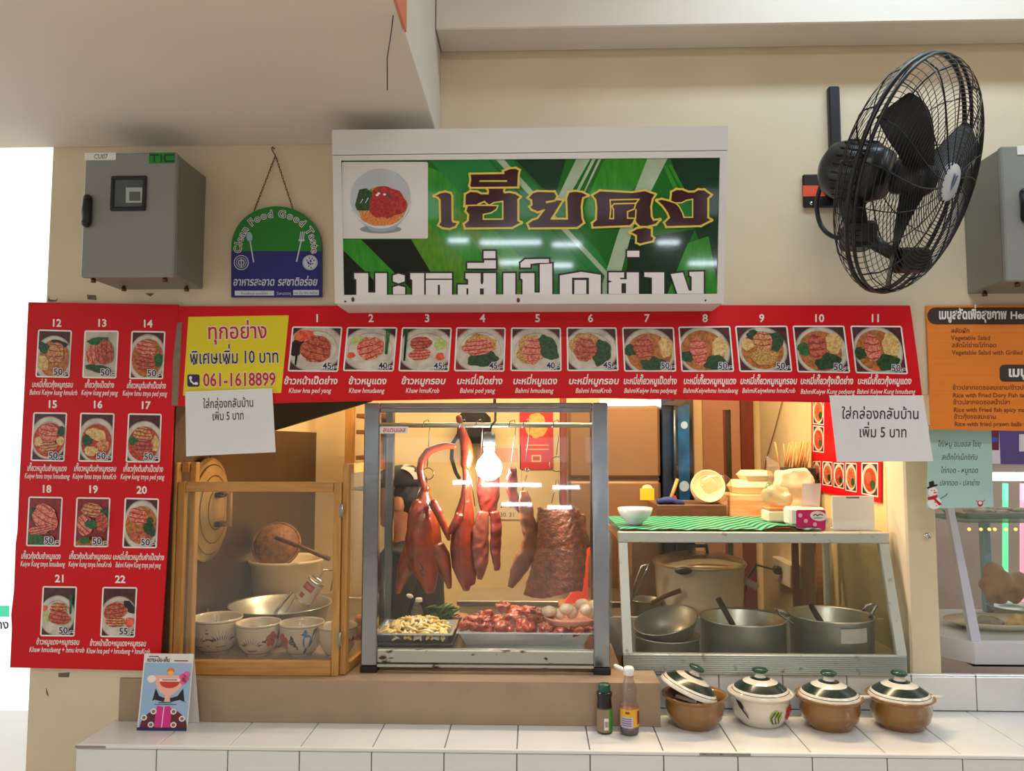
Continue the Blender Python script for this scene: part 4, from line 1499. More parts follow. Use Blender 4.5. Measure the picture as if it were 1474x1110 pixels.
class Wrap:
    """print wrapped on a round bowl: x = angle in degrees from the side facing the room, y = height fraction"""
    def __init__(s, c, r, h):
        s.c, s.r, s.h = Vector(c), r, h

    def p(s, x, y, k=0):
        a = math.radians(x - 90)
        rr = s.r * brad(max(.12, min(.95, y))) + .0006 + k * .0003
        return s.c + Vector((rr * math.cos(a), rr * math.sin(a), s.h * y))


ink_g = M('glaze_black_green', (44, 46, 40), .3)
ink_r = M('glaze_red', (196, 40, 36), .3)
ink_b = M('glaze_blue', (40, 130, 190), .3)
ink_br = M('glaze_brown', (96, 64, 40), .3)


def w_grass(d, x, y, s, m=None, n=9):
    for i in range(n):
        t = i / (n - 1) * 2 - 1
        tip = (x + t * 22 * s, y + .34 * s * (1 - .55 * t * t))
        d.poly([(x + t * 7 * s - 1.2, y), (x + t * 15 * s - .6, y + .2 * s * (1 - .4 * t * t)), tip, (x + t * 13 * s + 1.2, y + .16 * s), (x + t * 7 * s + 1.2, y)], m or ink_g, 1 + i * .05)


def w_flower(d, x, y, s):
    for i in range(5):
        a = i * 1.2566 + .3
        d.ell(x + 9 * s * math.cos(a), y + .12 * s * math.sin(a), 7.5 * s, .10 * s, ink_r, 1 + i * .05, 12)
    d.ell(x, y, 3 * s, .04 * s, ink_g, 2, 10)
    for i in range(4):
        d.poly([(x + 16 * s, y - .02), (x + (24 + 5 * i) * s, y + (.2 - .1 * i) * s), (x + (30 + 3 * i) * s, y + (.10 - .1 * i) * s), (x + (22 + 2 * i) * s, y + (.05 - .05 * i) * s)], ink_g, 1.5 + i * .05)


def w_bird(d, x, y, s):
    d.ell(x, y, 11 * s, .19 * s, ink_b, 2, 20)
    d.ell(x - 5 * s, y + .22 * s, 5 * s, .1 * s, ink_b, 2.2, 14)
    d.poly([(x - 10 * s, y + .22 * s), (x - 16 * s, y + .2 * s), (x - 9 * s, y + .17 * s)], ink_g, 2.3)
    d.poly([(x + 3 * s, y - .15 * s), (x + 10 * s, y - .1 * s), (x + 20 * s, y + .1 * s), (x + 24 * s, y + .34 * s), (x + 14 * s, y + .3 * s), (x + 10 * s, y + .05 * s)], ink_g, 2.4)
    d.poly([(x - 4 * s, y - .18 * s), (x - 8 * s, y - .32 * s), (x, y - .33 * s), (x + 2 * s, y - .2 * s)], ink_g, 1.5)
    d.ell(x - 6 * s, y + .25 * s, 1 * s, .02 * s, ink_r, 3, 8)


def bowl(c, r, h, label, deco, rim=True):
    t = thing('ceramic_bowl', label, 'bowl', c, 'painted ceramic bowls in the wooden cabinet')
    obj('body', MB().lathe([(a * r, b * h) for a, b in BPROF], c, 40), cer, t)
    if rim:
        obj('rim_band', MB().lathe([(1.008 * r, .925 * h), (1.012 * r, .94 * h)], c, 40), rim_br, t)
        obj('foot_band', MB().lathe([(.632 * r, .105 * h), (.66 * r, .125 * h)], c, 40), rim_br, t)
    d = Draw(Wrap(c, r, h))
    deco(d)
    d.done('painted_decoration', t)
    return t


def deco1(d):
    w_grass(d, -32, .24, 1.6)
    w_grass(d, 36, .26, 1.6)
    d.poly([(-1, .12), (5, .12), (4, .78), (-2, .8)], ink_br, 1)
    for y in (.3, .5, .66):
        d.poly([(-2, y), (6, y), (6, y + .03), (-2, y + .03)], ink_g, 2)


def deco2(d):
    w_grass(d, 0, .2, 1.5)
    w_flower(d, 58, .55, 1.1)
    d.poly([(-75, .75), (-60, .72), (-52, .5), (-54, .3), (-60, .5), (-72, .6)], ink_g, 1)
    d.poly([(28, .5), (48, .72), (40, .5), (46, .44)], ink_g, 1.2)


def deco3(d):
    w_flower(d, -40, .5, 1.2)
    w_bird(d, 32, .52, 1.15)


def place(px, py, Z):
    return atz(px, py, Z)


p = place(311, 946, LZ)
bowl((X_(311, 920, p.y + .06), p.y + .06, LZ), .083, .116, 'widest ceramic bowl painted with grass tufts, nearest the left cabinet post', deco1)
p = place(372, 949, LZ)
bowl((X_(371.5, 920, p.y + .055), p.y + .055, LZ), .0715, .106, 'middle ceramic bowl painted with grass and a red flower', deco2)
p = place(434, 949, LZ)
bowl((X_(434, 920, p.y + .055), p.y + .055, LZ), .0715, .106, 'ceramic bowl painted with a blue bird and red flower', deco3)
bowl((-.645, .25, LZ), .062, .1, 'ceramic bowl with red flower half hidden by the cabinet stile', lambda d: w_flower(d, 38, .5, 1.2))

# =================================================================== duck case
DX0, DX1, DY0, DY1 = -.528, .224, .07, .42
DZ1 = Z_(700, 580, DY0)
case = thing('duck_display_case', 'steel framed glass display case holding the roast ducks', 'display case', ((DX0 + DX1) / 2, DY0, LZ))
pol = M('polished_steel', (150, 154, 160), .18, 1.0, var=.1, vs=5, bump=.08, bs=14)
rust = M('rusty_white_paint', (176, 176, 166), .5, rgb2=(66, 34, 20), thr=(.64, .03), vs=18, stretch=(1, 1, 2.2), detail=8)
W = .048
zb0 = LZ + .020
for x in (DX0, DX1 - W):
    obj('front_post', MB().box((x, DY0, zb0), (x + W, DY0 + .03, DZ1), 0, .003), pol, case)
    obj('foot', MB().box((x - .002, DY0 - .002, LZ), (x + W + .002, DY0 + .04, LZ + .0195), 0, .002), black_pl, case)
    obj('foot', MB().box((x, DY1 - .04, LZ), (x + W, DY1, LZ + .0195), 0, .002), black_pl, case)
for x in (DX0 + .005, DX1 - .033):
    obj('rear_post', MB().box((x, DY1 - .03, zb0), (x + .028, DY1, DZ1), 0, .003), pol, case)
z1 = Z_(700, 586, DY0)
obj('top_rail', MB().box((DX0 + W, DY0 + .002, z1), (DX1 - W, DY0 + .026, DZ1), 0, .002), pol, case)
obj('top_rail', MB().box((DX0 + W, DY0 + .006, z1 - .016), (DX1 - W, DY0 + .03, z1 - .001), 0, .002), pol, case)
obj('top_rail', MB().box((DX0 + .034, DY1 - .028, z1), (DX1 - .034, DY1 - .002, DZ1), 0, .002), pol, case)
for x in (DX0 + .008, DX1 - .036):
    obj('side_rail', MB().box((x, DY0 + .031, z1), (x + .024, DY1 - .031, DZ1), 0, .002), pol, case)
zf = Z_(700, 938, DY0)
zm = Z_(700, 957, DY0)
obj('skirt_panel', MB().box((DX0 + W, DY0 + .006, zm + .002), (DX1 - W, DY0 + .02, zf), 0, .002), rust, case)
obj('skirt_panel', MB().box((DX0 + W, DY0 + .001, zb0 - .004), (DX1 - W, DY0 + .018, zm - .003), 0, .002), rust, case)
obj('deck', MB().box((DX0 + .006, DY0 + .031, zf - .012), (DX1 - .006, DY1 - .031, zf), 0, .002), steel, case)
obj('front_pane', MB().box((DX0 + W, DY0 + .010, zf + .001), (DX1 - W, DY0 + .0125, z1 - .017)), glass, case)
for x in (DX0 + .012, DX1 - .014):
    obj('side_pane', MB().box((x, DY0 + .034, zf + .001), (x + .002, DY1 - .034, z1 - .002)), glass, case)
obj('sticker', MB().box((X_(541, 620, DY0), DY0 + .0085, Z_(541, 624, DY0)), (X_(587, 620, DY0), DY0 + .0095, Z_(541, 614, DY0))), white_pl, case)
d = Draw(YPlane(DY0 + .0085))
d.text('สแตนเลส', 551, 622, 9.5, M('crimson_print'), 1, w=33, align='l', bold=.015)
d.text('ต.', 545, 622, 7, ink, 1)
d.done('sticker_lettering', case)
RY = .245
RZ = Z_(700, 612, RY)
obj('hanging_rail', MB().tube([(DX0 + .016, RY, RZ), (DX1 - .016, RY, RZ)], .0085, 12), steel, case)

# ----------------------------------------------------------------- hanging meats
def roast(n, a, b, vs=14, rough=.28, coat=.5, bump=.25, bs=60):
    return M(n, a, rough, rgb2=b, thr=(.5, .25), vs=vs, coat=coat, bump=bump, bs=bs, sss=.05, detail=6)


duck_m = roast('roast_duck_skin', (160, 58, 12), (78, 20, 6), 16)
duck_m2 = roast('roast_duck_skin_red', (138, 42, 12), (66, 16, 6), 16)
siu_m = roast('char_siu', (118, 34, 20), (66, 20, 18), 26, bump=.4, bs=40)
siu_l = roast('char_siu_pale', (138, 70, 50), (92, 38, 30), 24, bump=.3, bs=50)
rib_m = roast('roast_rib', (150, 84, 42), (78, 40, 24), 14, bump=.3, bs=30)
belly_m = M('pork_crackling', (150, 74, 30), .35, rgb2=(92, 42, 18), thr=(.52, .2), vs=40, coat=.35, bump=.8, bs=120, detail=6)
hook_m = M('steel_hook', (96, 84, 74), .3, .9)


def q(px, py, Y):
    return at(px, py, Y)


def D1(x, y, Y=.25):
    return q(560 + x / 3.964, 580 + y / 3.964, Y)


def hook_wire(name, pts, label, group='meat hooks on the rail', r=.0017):
    t = obj(name, MB().tube(pts, r, 6), hook_m, None, pts[-1])
    return tag(t, label, 'hook', group)


# duck 1: breast outward, neck bent over to the right
mb = MB()
mb.tube([D1(385, 250), D1(330, 245), D1(280, 255), D1(225, 278), D1(188, 325), D1(176, 385), D1(188, 445), D1(208, 500)],
        [.010, .0125, .0135, .0145, .0145, .0135, .0135, .019], 12)
mb.tube([D1(206, 470), D1(205, 540), D1(203, 610), D1(200, 690), D1(196, 780), D1(196, 860), D1(205, 930), D1(225, 1010), D1(238, 1085)],
        [.012, .024, .042, .058, .067, .065, .052, .033, .016], 20, 0, flat=.72)
mb.tube([D1(150, 800), D1(120, 880), D1(92, 950), D1(64, 1030), D1(48, 1090)], [.03, .032, .026, .016, .008], 12)
mb.tube([D1(265, 820), D1(300, 880), D1(322, 950), D1(338, 1020), D1(346, 1062)], [.03, .030, .022, .013, .008], 12)
mb.tube([D1(248, 560, .215), D1(280, 620, .20), D1(310, 690, .20), D1(330, 745, .205), D1(345, 790, .21)], [.018, .016, .013, .010, .006], 10)
mb.tube([D1(165, 560, .23), D1(135, 620, .22), D1(118, 680, .22), D1(112, 730, .23)], [.016, .014, .011, .007], 10)
t = obj('roast_duck', organic(mb, .0045, 4, .0018, 26), duck_m, None, D1(230, 1085))
tag(t, 'whole roast duck with its neck bent sideways, leftmost on the rail', 'roast duck', 'roast meats hanging in the case')
mb = MB()
for pts in ([(182, 915), (196, 950), (176, 965), (200, 990)],):
    mb.tube([D1(x, y, .198) for x, y in pts], .0022, 6)
o = obj('belly_stitch', mb, M('dark_thread', (36, 20, 14), .6), t)

# duck 2: side on, long straight neck
mb = MB()
mb.tube([D1(395, 70), D1(415, 150), D1(438, 235), D1(446, 300), D1(438, 365)], [.010, .014, .020, .022, .018], 12)
mb.tube([D1(438, 350), D1(445, 450), D1(440, 540), D1(432, 620), D1(424, 720), D1(420, 820), D1(425, 920), D1(438, 1010), D1(442, 1075)],
        [.014, .016, .021, .034, .042, .046, .043, .028, .010], 16, 0, flat=.8)
mb.tube([D1(405, 640, .22), D1(375, 690, .21), D1(345, 735, .205), D1(330, 755, .205)], [.016, .014, .010, .006], 10)
mb.tube([D1(455, 900), D1(475, 980), D1(480, 1040)], [.022, .016, .008], 10)
t = obj('roast_duck', organic(mb, .0045, 4, .0016, 26), duck_m2, None, D1(440, 1075))
tag(t, 'whole roast duck seen side on, beside the lit bulb', 'roast duck', 'roast meats hanging in the case')


def strip(name, pts, rad, mat, label, flat=.5, cat='roast pork', vox=.0045, disp=.004, ds=45):
    m = MB()
    m.tube(pts, rad, 16, 0, flat=flat)
    o = obj(name, organic(m, vox, 3, disp, ds), mat, None, pts[-1])
    return tag(o, label, cat, 'roast meats hanging in the case')


strip('red_roast_pork', [q(705, 655, .29), q(704, 680, .29), q(703, 715, .29), q(704, 742, .29)], [.030, .046, .048, .030], siu_m,
      'broad red roast pork piece right behind the bulb', .45)
strip('red_roast_pork', [q(696, 736, .25), q(692, 760, .25), q(691, 790, .25), q(693, 815, .25), q(690, 836, .25)], [.022, .034, .036, .028, .010], siu_l,
      'pale mottled pork strip hanging below the bulb, left one', .5)
strip('red_roast_pork', [q(712, 736, .275), q(714, 762, .275), q(713, 790, .275), q(716, 822, .275)], [.020, .024, .022, .012], siu_m,
      'dark red pork strip hanging below the bulb, right one', .6)
strip('red_roast_pork', [q(738, 672, .24), q(737, 686, .24), q(736, 706, .24), q(742, 724, .24), q(749, 738, .24)], [.014, .023, .024, .017, .008], siu_m,
      'short curved red pork strip with dark edge on its own hook', .6)
strip('roast_pork_rib', [q(754, 706, .22), q(756, 722, .22), q(760, 750, .22), q(765, 775, .215), q(757, 800, .21), q(746, 822, .21), q(734, 846, .21)],
      [.018, .029, .032, .034, .040, .036, .014], rib_m, 'long brown pork rib strip twisting down to the left', .42)
# crispy pork belly slab
mb = MB()


def sl(u, v, s):
    # u across, v down
    x0_, x1_ = 774 - 21 * v ** 2.2, 843 - 6 * v + 4 * math.sin(v * 3)
    y0_ = 727 + 6 * abs(math.sin(u * 9)) + 8 * (u > .9)
    y1_ = 856 + 5 * math.sin(u * 5)
    Y = .235 + .012 * math.sin(u * 6) - .010 * math.cos((u - .5) * 3) + s * .017
    return q(x0_ + (x1_ - x0_) * u, y0_ + (y1_ - y0_) * v, Y)


mb.grid(lambda u, v: sl(u, v, -1), 22, 26)
mb.grid(lambda u, v: sl(u, v, 1), 22, 26)
for uu in (0, 1):
    mb.grid(lambda a, b: sl(uu, b, a * 2 - 1), 2, 26)
for vv in (0, 1):
    mb.grid(lambda a, b: sl(b, vv, a * 2 - 1), 2, 22)
t = obj('crispy_pork_belly', organic(mb, .0042, 2, .004, 70), belly_m, None, q(808, 856, .23))
tag(t, 'wide crackled crispy pork belly slab, rightmost on the rail', 'crispy pork', 'roast meats hanging in the case')

# hooks
T = lambda px, dy=0: q(px, 608 + dy, RY - .010)


def shook(px, low_, ring=None, prongs=(), label=''):
    pts = [q(px - 6, 616, RY - .013), q(px - 4, 607, RY - .011), (q(px + 2, 604, RY)), q(px + 5, 612, RY + .010), low_]
    mb = MB().tube(pts, .0016, 6)
    if ring:
        c, r = ring
        mb.tube([(c.x + r * math.cos(a), c.y, c.z + r * math.sin(a)) for a in [2 * math.pi * i / 20 for i in range(20)]], .0017, 6, 0, True)
    for pr in prongs:
        mb.tube(pr, .0017, 6)
    o = obj('meat_hook', mb, hook_m, None, low_)
    return tag(o, label, 'hook', 'meat hooks on the rail')


c = D1(222, 404)
shook(614, D1(218, 365), (c, .019), ([D1(212, 450, .225), D1(222, 520, .205), D1(240, 600, .195), D1(268, 650, .19)], [D1(180, 480, .22), D1(150, 550, .22), D1(120, 610, .215)]),
      'wire ring hook through the neck of the leftmost duck')
shook(667, D1(440, 350, .23), None, ([D1(448, 375, .225), D1(436, 520, .215), D1(418, 680, .20)], [D1(452, 375, .225), D1(475, 480, .21), D1(490, 590, .21)]), 'wire hook holding the duck seen side on')
shook(690, q(692, 655, .27), None, (), 'wire hook just left of the bulb socket')
shook(738, q(735, 672, .235), None, ([q(735, 672, .235), q(734, 678, .22), q(738, 684, .215)],), 'plain wire hook of the short curved pork strip')
shook(758, q(757, 664, .235), (q(759, 676, .235), .006), ([q(758, 684, .23), q(752, 706, .215)],), 'linked wire hook above the pork rib strip')
c = q(802, 668, .245)
shook(801, q(801, 655, .245), (c, .024), ([q(801, 690, .24), q(794, 725, .23)], [q(804, 690, .24), q(806, 725, .23)]), 'wire hook with a round ring above the crispy pork belly')

# bulb on its pendant holder
bx = q(704, 672, .20)
t = thing('light_bulb', 'glowing light bulb hanging among the roast meats', 'light bulb', (bx.x, bx.y, bx.z))
bulb_m = M('lit_bulb', (255, 250, 255), .3, emis=230.0, ecol=(255, 244, 238))
prof = [(.0001, -.044), (.020, -.040), (.036, -.025), (.042, -.004), (.037, .017), (.022, .036), (.0165, .044)]
obj('globe', MB().lathe(prof, bx, 24), bulb_m, t)
obj('base', MB().lathe([(.017, .0445), (.0175, .058), (.0185, .0585), (.0185, .064), (.0165, .066)], bx, 20), M('bulb_base', (196, 206, 214), .35), t)
obj('socket', MB().lathe([(.0165, .0665), (.020, .067), (.021, .10), (.016, .112), (.0001, .113)], bx, 20), M('socket_grey', (92, 94, 100), .45), t)
obj('cable', MB().tube([(bx.x, bx.y, bx.z + .112), (bx.x + .008, bx.y + .01, bx.z + .135), (bx.x + .018, RY - .016, RZ + .012), (bx.x + .02, RY - .012, RZ + .06), (bx.x + .02, RY, DZ1 - .005)], .004, 8), black_pl, t)

# ----------------------------------------------------------------- trays on the deck
def tray(name, x0, x1, y0, y1, z, h, label, mat=M('tray_steel', (216, 218, 222), .25, .9), lip=.008):
    mb = MB()
    s = h * .45
    O = [(x0, y0), (x1, y0), (x1, y1), (x0, y1)]
    I = [(x0 + s, y0 + s), (x1 - s, y0 + s), (x1 - s, y1 - s), (x0 + s, y1 - s)]
    L = [(x0 - lip, y0 - lip), (x1 + lip, y0 - lip), (x1 + lip, y1 + lip), (x0 - lip, y1 + lip)]
    e = .0018
    vs = [(*p, z) for p in I] + [(*p, z + h) for p in O] + [(*p, z + h) for p in L] + [(*p, z + h - .004) for p in L] + \
         [(p[0], p[1], z + h - .002) for p in O] + [(p[0], p[1], z + e) for p in I]
    fs = [(3, 2, 1, 0)]
    # outer wall I(z)->O(z+h-.002)(idx16), lip underside, lip edge, lip top, inner wall, floor
    for i in range(4):
        j = (i + 1) % 4
        fs += [(i, j, 12 + j, 12 + i), (12 + i, 12 + j, 8 + j, 8 + i), (8 + i, 8 + j, 4 + j, 4 + i)]
    vs = [(*p, z) for p in I] + [(*p, z + h) for p in L] + [(p[0], p[1], z + h - .004) for p in L] + [(p[0], p[1], z + h - .004) for p in O]
    fs = [(3, 2, 1, 0)]
    for i in range(4):
        j = (i + 1) % 4
        fs += [(i, j, 12 + j, 12 + i), (12 + i, 12 + j, 8 + j, 8 + i), (8 + i, 8 + j, 4 + j, 4 + i)]
    n0 = len(vs)
    vs += [(*p, z + h) for p in O] + [(p[0] + e, p[1] + e, z + e) for p in I]
    for i in range(4):
        j = (i + 1) % 4
        fs += [(4 + i, 4 + j, n0 + j, n0 + i), (n0 + i, n0 + j, n0 + 4 + j, n0 + 4 + i)]
    fs.append((n0 + 4, n0 + 5, n0 + 6, n0 + 7))
    t = obj(name, MB().add(vs, fs), mat, None, ((x0 + x1) / 2, (y0 + y1) / 2, z))
    return tag(t, label, 'tray')


tz = zf + .0005
ty0 = DY0 + .05
a = at(539, 925, ty0)
tx0, tx1 = a.x + .006, X_(650, 925, ty0) - .004
tray('steel_tray', tx0, tx1, ty0, .30, tz + .012, .028, 'shallow steel tray heaped with pale dough strips')
ux0, ux1 = X_(658, 905, ty0) + .006, DX1 - W - .008
tray('steel_tray', ux0, ux1, ty0 + .002, .34, tz, .045, 'deep steel tray of roast meat pieces under the pork belly')
o = obj('dark_board', MB().box((DX0 + .03, ty0 - .01, tz), (tx1 + .01, .31, tz + .0115), 0, .003), M('dark_board', (44, 36, 32), .5), None, (tx0, ty0, tz))
tag(o, 'thin dark board under the tray of dough strips', 'board')

# heap of fried dough strips
rn = random.Random(3)
mb = MB()
cx_, cy_ = (tx0 + tx1) / 2, (ty0 + .30) / 2
for i in range(230):
    u, v = rn.uniform(-.82, .82), rn.uniform(-.8, .85)
    x, y = cx_ + u * (tx1 - tx0) / 2, cy_ + v * .105
    z = tz + .018 + .042 * max(0, 1 - u * u * .8) * max(0, 1 - (v - .2) ** 2) * rn.uniform(.5, 1)
    a = rn.uniform(0, 3.14)
    ln = rn.uniform(.012, .028)
    b = rn.uniform(-.006, .006)
    mb.tube([(x - ln * math.cos(a), y - ln * math.sin(a), z), (x + b, y - b, z + .006), (x + ln * math.cos(a), y + ln * math.sin(a), z + b * .5)],
            [.0035, .005, .003], 6, rn.choice([0, 0, 1]))
o = obj('dough_strips', mb, [M('fried_dough', (222, 186, 104), .5, var=.2, vs=60), M('pale_dough', (214, 204, 160), .5, var=.1, vs=60)], None, (cx_, cy_, tz + .014))
tag(o, 'heap of pale yellow fried dough strips in the left tray', 'dough strips', kind='stuff')

# roast meat pieces, one object each
pcs = [(668, 900, .9, 0), (684, 903, .8, 1), (700, 906, 1.0, 0), (727, 903, 1.25, 1), (756, 905, 1.35, 0), (786, 906, 1.0, 1), (808, 908, 1.0, 0), (830, 908, 1.0, 0), (848, 907, .9, 1),
       (676, 893, .9, 0), (696, 893, .9, 1), (716, 893, .9, 0), (746, 893, .9, 1), (770, 893, 1.0, 0), (724, 874, 1.0, 1), (742, 880, 1.1, 0), (760, 880, 1.0, 0), (776, 884, .9, 1),
       (706, 884, .8, 0), (690, 886, .7, 1), (788, 892, .9, 0), (735, 888, .9, 0)]
meat_a = roast('meat_piece_red', (186, 68, 26), (104, 30, 18), 45, bump=.8, bs=90)
meat_b = roast('meat_piece_pink', (170, 78, 50), (112, 44, 32), 45, bump=.8, bs=90)
mesh_c = {}
for i, (px, py, s, k) in enumerate(pcs):
    row = (908 - py) / 34
    Y = ty0 + .03 + row * .16
    if (k, i % 3) not in mesh_c:
        m = MB()
        m.ball((0, 0, 0), (.030, .024, .019), 12)
        m.ball((.016, .004, .004), (.016, .014, .012), 10)
        m.ball((-.014, -.006, .004), (.018, .013, .012), 10)
        mo = organic(m, .004, 1, .013, 46 + 17 * (i % 3))
        o = obj('roast_meat_piece', mo, [meat_a, meat_b][k], None, (0, 0, 0))
        mesh_c[k, i % 3] = o.data
    else:
        o = bpy.data.objects.new('roast_meat_piece', mesh_c[k, i % 3])
        COL.objects.link(o)
    p = at(px, py, Y)
    o.location = p
    o.scale = (s * .95, s * .9, s * .95)
    o.rotation_euler = (rn.uniform(-.3, .3), rn.uniform(-.3, .3), rn.uniform(0, 6))
    tag(o, 'glossy reddish chunk of roast meat heaped in the deep tray', 'meat', 'roast meat pieces in the deep tray')

# egg bowl
ec = at(822, 893, .22)
eb = thing('egg_bowl', 'round pinkish plastic bowl holding peeled eggs in the duck case', 'bowl', (ec.x, .22, ec.z - .03))
obj('body', MB().lathe([(.0001, 0), (.062, 0), (.078, .018), (.087, .040), (.089, .046), (.086, .046), (.075, .020), (.06, .006), (.0001, .005)], (ec.x, .22, ec.z - .03), 36),
    M('pink_plastic', (204, 140, 116), .35), eb)
egg_m = M('peeled_egg', (222, 206, 178), .25, sss=.15, coat=.2)
em = None
for i, (px, py) in enumerate([(790, 880), (806, 884), (824, 882), (843, 878), (855, 872), (838, 870), (815, 877), (852, 883)]):
    p = at(px, py, .205 + .012 * (i % 3))
    if em is None:
        o = obj('peeled_egg', MB().ball((0, 0, 0), (.024, .019, .018), 16), egg_m, None, (0, 0, 0))
        em = o.data
    else:
        o = bpy.data.objects.new('peeled_egg', em)
        COL.objects.link(o)
    o.location = p
    o.rotation_euler = (rn.uniform(-.4, .4), rn.uniform(-.4, .4), rn.uniform(0, 3))
    tag(o, 'pale peeled boiled egg piled in the pinkish bowl', 'egg', 'peeled eggs in the bowl')

# sauce bottle, greens and cup at the back of the case deck
bc = at(600, 905, .345)
t = thing('squeeze_bottle', 'clear bottle with open white flip cap inside the duck case', 'bottle', (bc.x, .345, tz))
hb = Z_(600, 866, .345) - tz
obj('body', MB().lathe([(.0001, 0), (.022, 0), (.023, .01), (.022, hb * .55), (.018, hb * .7), (.010, hb * .92), (.010, hb)], (bc.x, .345, tz), 20), clear('clear_bottle', (220, 220, 210), .1, .12), t)
obj('cap', MB().lathe([(.0001, .012), (.010, .012), (.012, .009), (.012, 0)], (bc.x + .006, .345, tz + hb), 16), white_pl, t)
fl = at(590, 858, .345)
obj('flip_lid', MB().ball((fl.x, .345, fl.z), (.013, .008, .007), 12, 0, Matrix.Rotation(.3, 3, 'Y')), white_pl, t)
mb = MB()
gl_ = [M('leek_green', (52, 104, 34), .5, var=.2, vs=30), M('leek_dark', (26, 66, 24), .5)]
for i in range(46):
    a = rn.uniform(-.5, .5)
    c = at(rn.uniform(616, 656), rn.uniform(876, 898), .345)
    c.y += rn.uniform(-.02, .03)
    L_ = rn.uniform(.012, .03)
    dv = Vector((math.cos(a), rn.uniform(-.4, .4), rn.uniform(-.2, .9))) * L_
    mb.tube([c - dv, c + Vector((0, 0, .006)), c + dv], [.004, .005, .002], 5, rn.choice([0, 0, 1]))
c = at(637, 900, .345)
o = obj('chopped_greens', mb, gl_, None, (c.x, .345, tz))
tag(o, 'heap of chopped green stalks behind the trays', 'greens', kind='stuff')
c = at(661, 898, .352)
o = obj('dip_cup', MB().lathe([(.0001, 0), (.022, 0), (.030, .03), (.031, .034), (.028, .034), (.02, .006), (.0001, .005)], (c.x, .352, Z_(661, 900, .352)), 24), M('brown_dip_cup', (186, 120, 70), .4), None,
        (c.x, .352, Z_(661, 900, .352)))
tag(o, 'small tan cup between the greens and the deep tray', 'cup')

# =================================================================== glass case (right)
GX0, GX1 = .272, 1.128
GY0, GYT, GYB = .13, .235, .74
GZ0, GZ1 = .8415, 1.262
SBZ = .735
gc = thing('glass_case', 'slant fronted aluminium and glass case on the tiled step at the right', 'display case', ((GX0 + GX1) / 2, GY0, GZ0))
wal = M('painted_aluminium', (190, 196, 190), .42, .4, rgb2=(128, 124, 112), thr=(.68, .06), vs=30, detail=7)
zr = Z_(1100, 943, GY0)
mb = MB().box((GX0 + .0, GY0 + .003, GZ0), (GX1, GY0 + .022, zr))
n = 9
for i in range(n):
    z = GZ0 + .008 + (zr - GZ0 - .012) * i / (n - 1)
    mb.tube([(GX0, GY0 + .003, z), (GX1, GY0 + .003, z)], .0035, 6)
obj('front_rail', mb, wal, gc)
obj('rear_rail', MB().box((GX0, GYB - .02, SBZ + .001), (GX1, GYB, GZ0 + .04), 0, .002), wal, gc)
zt0 = GZ1 - .036
obj('top_front_rail', MB().box((GX0 - .004, GYT - .006, zt0), (GX1 + .006, GYT + .02, GZ1 - .001), 0, .003), wal, gc)
obj('top_rear_rail', MB().box((GX0, GYB - .022, zt0), (GX1, GYB, GZ1 - .001), 0, .003), wal, gc)


def slant(x0, x1, ya, yb, th, za, zb_, mat, nm):
    obj(nm, MB().prism([(x0, ya, za), (x0, ya + th, za), (x0, yb + th, zb_), (x0, yb, zb_)], (x1 - x0, 0, 0)), mat, gc)


slant(GX0 - .002, GX0 + .026, GY0 + .002, GYT - .004, .02, zr + .0005, zt0 - .0005, wal, 'slanted_stile')
slant(GX1 - .026, GX1 + .002, GY0 + .002, GYT - .004, .02, zr + .0005, zt0 - .0005, wal, 'slanted_stile')
slant(GX0 + .027, GX1 - .027, GY0 + .011, GYT + .006, .002, zr + .0005, zt0 - .0005, clear('case_glass', refl=.04, haze=.02, hazecol=(190, 190, 170)), 'front_pane')
for x in (GX0 + .002, GX1 - .024):
    obj('rear_post', MB().box((x, GYB - .021, GZ0 + .041), (x + .022, GYB - .001, zt0 - .001), 0, .002), wal, gc)
for x in (GX0 + .008, GX1 - .010):
    obj('side_pane', MB().prism([(x, GY0 + .03, zr), (x, GYB - .022, zr), (x, GYB - .022, zt0 - .001), (x, GYT + .024, zt0 - .001)], (.002, 0, 0)), glass, gc)
obj('top_panel', MB().box((GX0 + .001, GYT + .021, GZ1 - .016), (GX1 - .001, GYB - .023, GZ1 - .001)), clear('top_glass', (225, 235, 230), .1, .1), gc)
for x in (GX0 + .002, GX1 - .02):
    obj('top_side_rail', MB().box((x, GYT + .021, zt0), (x + .018, GYB - .023, GZ1 - .017), 0, .002), wood('case_wood', (170, 110, 60), (140, 88, 44)), gc)

# green woven mat draped on top
gm = bpy.data.materials.new('green_mesh_mat')
gm.use_nodes = True
nt = gm.node_tree
b_ = nt.nodes['Principled BSDF']
tc = nt.nodes.new('ShaderNodeTexCoord')
mp = nt.nodes.new('ShaderNodeMapping')
mp.inputs['Rotation'].default_value = (0, 0, .6)
wv_ = nt.nodes.new('ShaderNodeTexWave')
wv_.inputs['Scale'].default_value = 10
wv_.inputs['Distortion'].default_value = .6
wv_.inputs['Detail'].default_value = 1
rm = nt.nodes.new('ShaderNodeValToRGB')
rm.color_ramp.elements[0].position = .25
rm.color_ramp.elements[1].position = .6
rm.color_ramp.elements[0].color = (*lin((0, 62, 52)), 1)
rm.color_ramp.elements[1].color = (*lin((60, 176, 140)), 1)
nt.links.new(tc.outputs['Object'], mp.inputs[0])
nt.links.new(mp.outputs[0], wv_.inputs[0])
nt.links.new(wv_.outputs['Fac'], rm.inputs[0])
nt.links.new(rm.outputs[0], b_.inputs['Base Color'])
b_.inputs['Roughness'].default_value = .5
mx0, mx1 = GX0 + .005, atz(1192, 768, GZ1).x


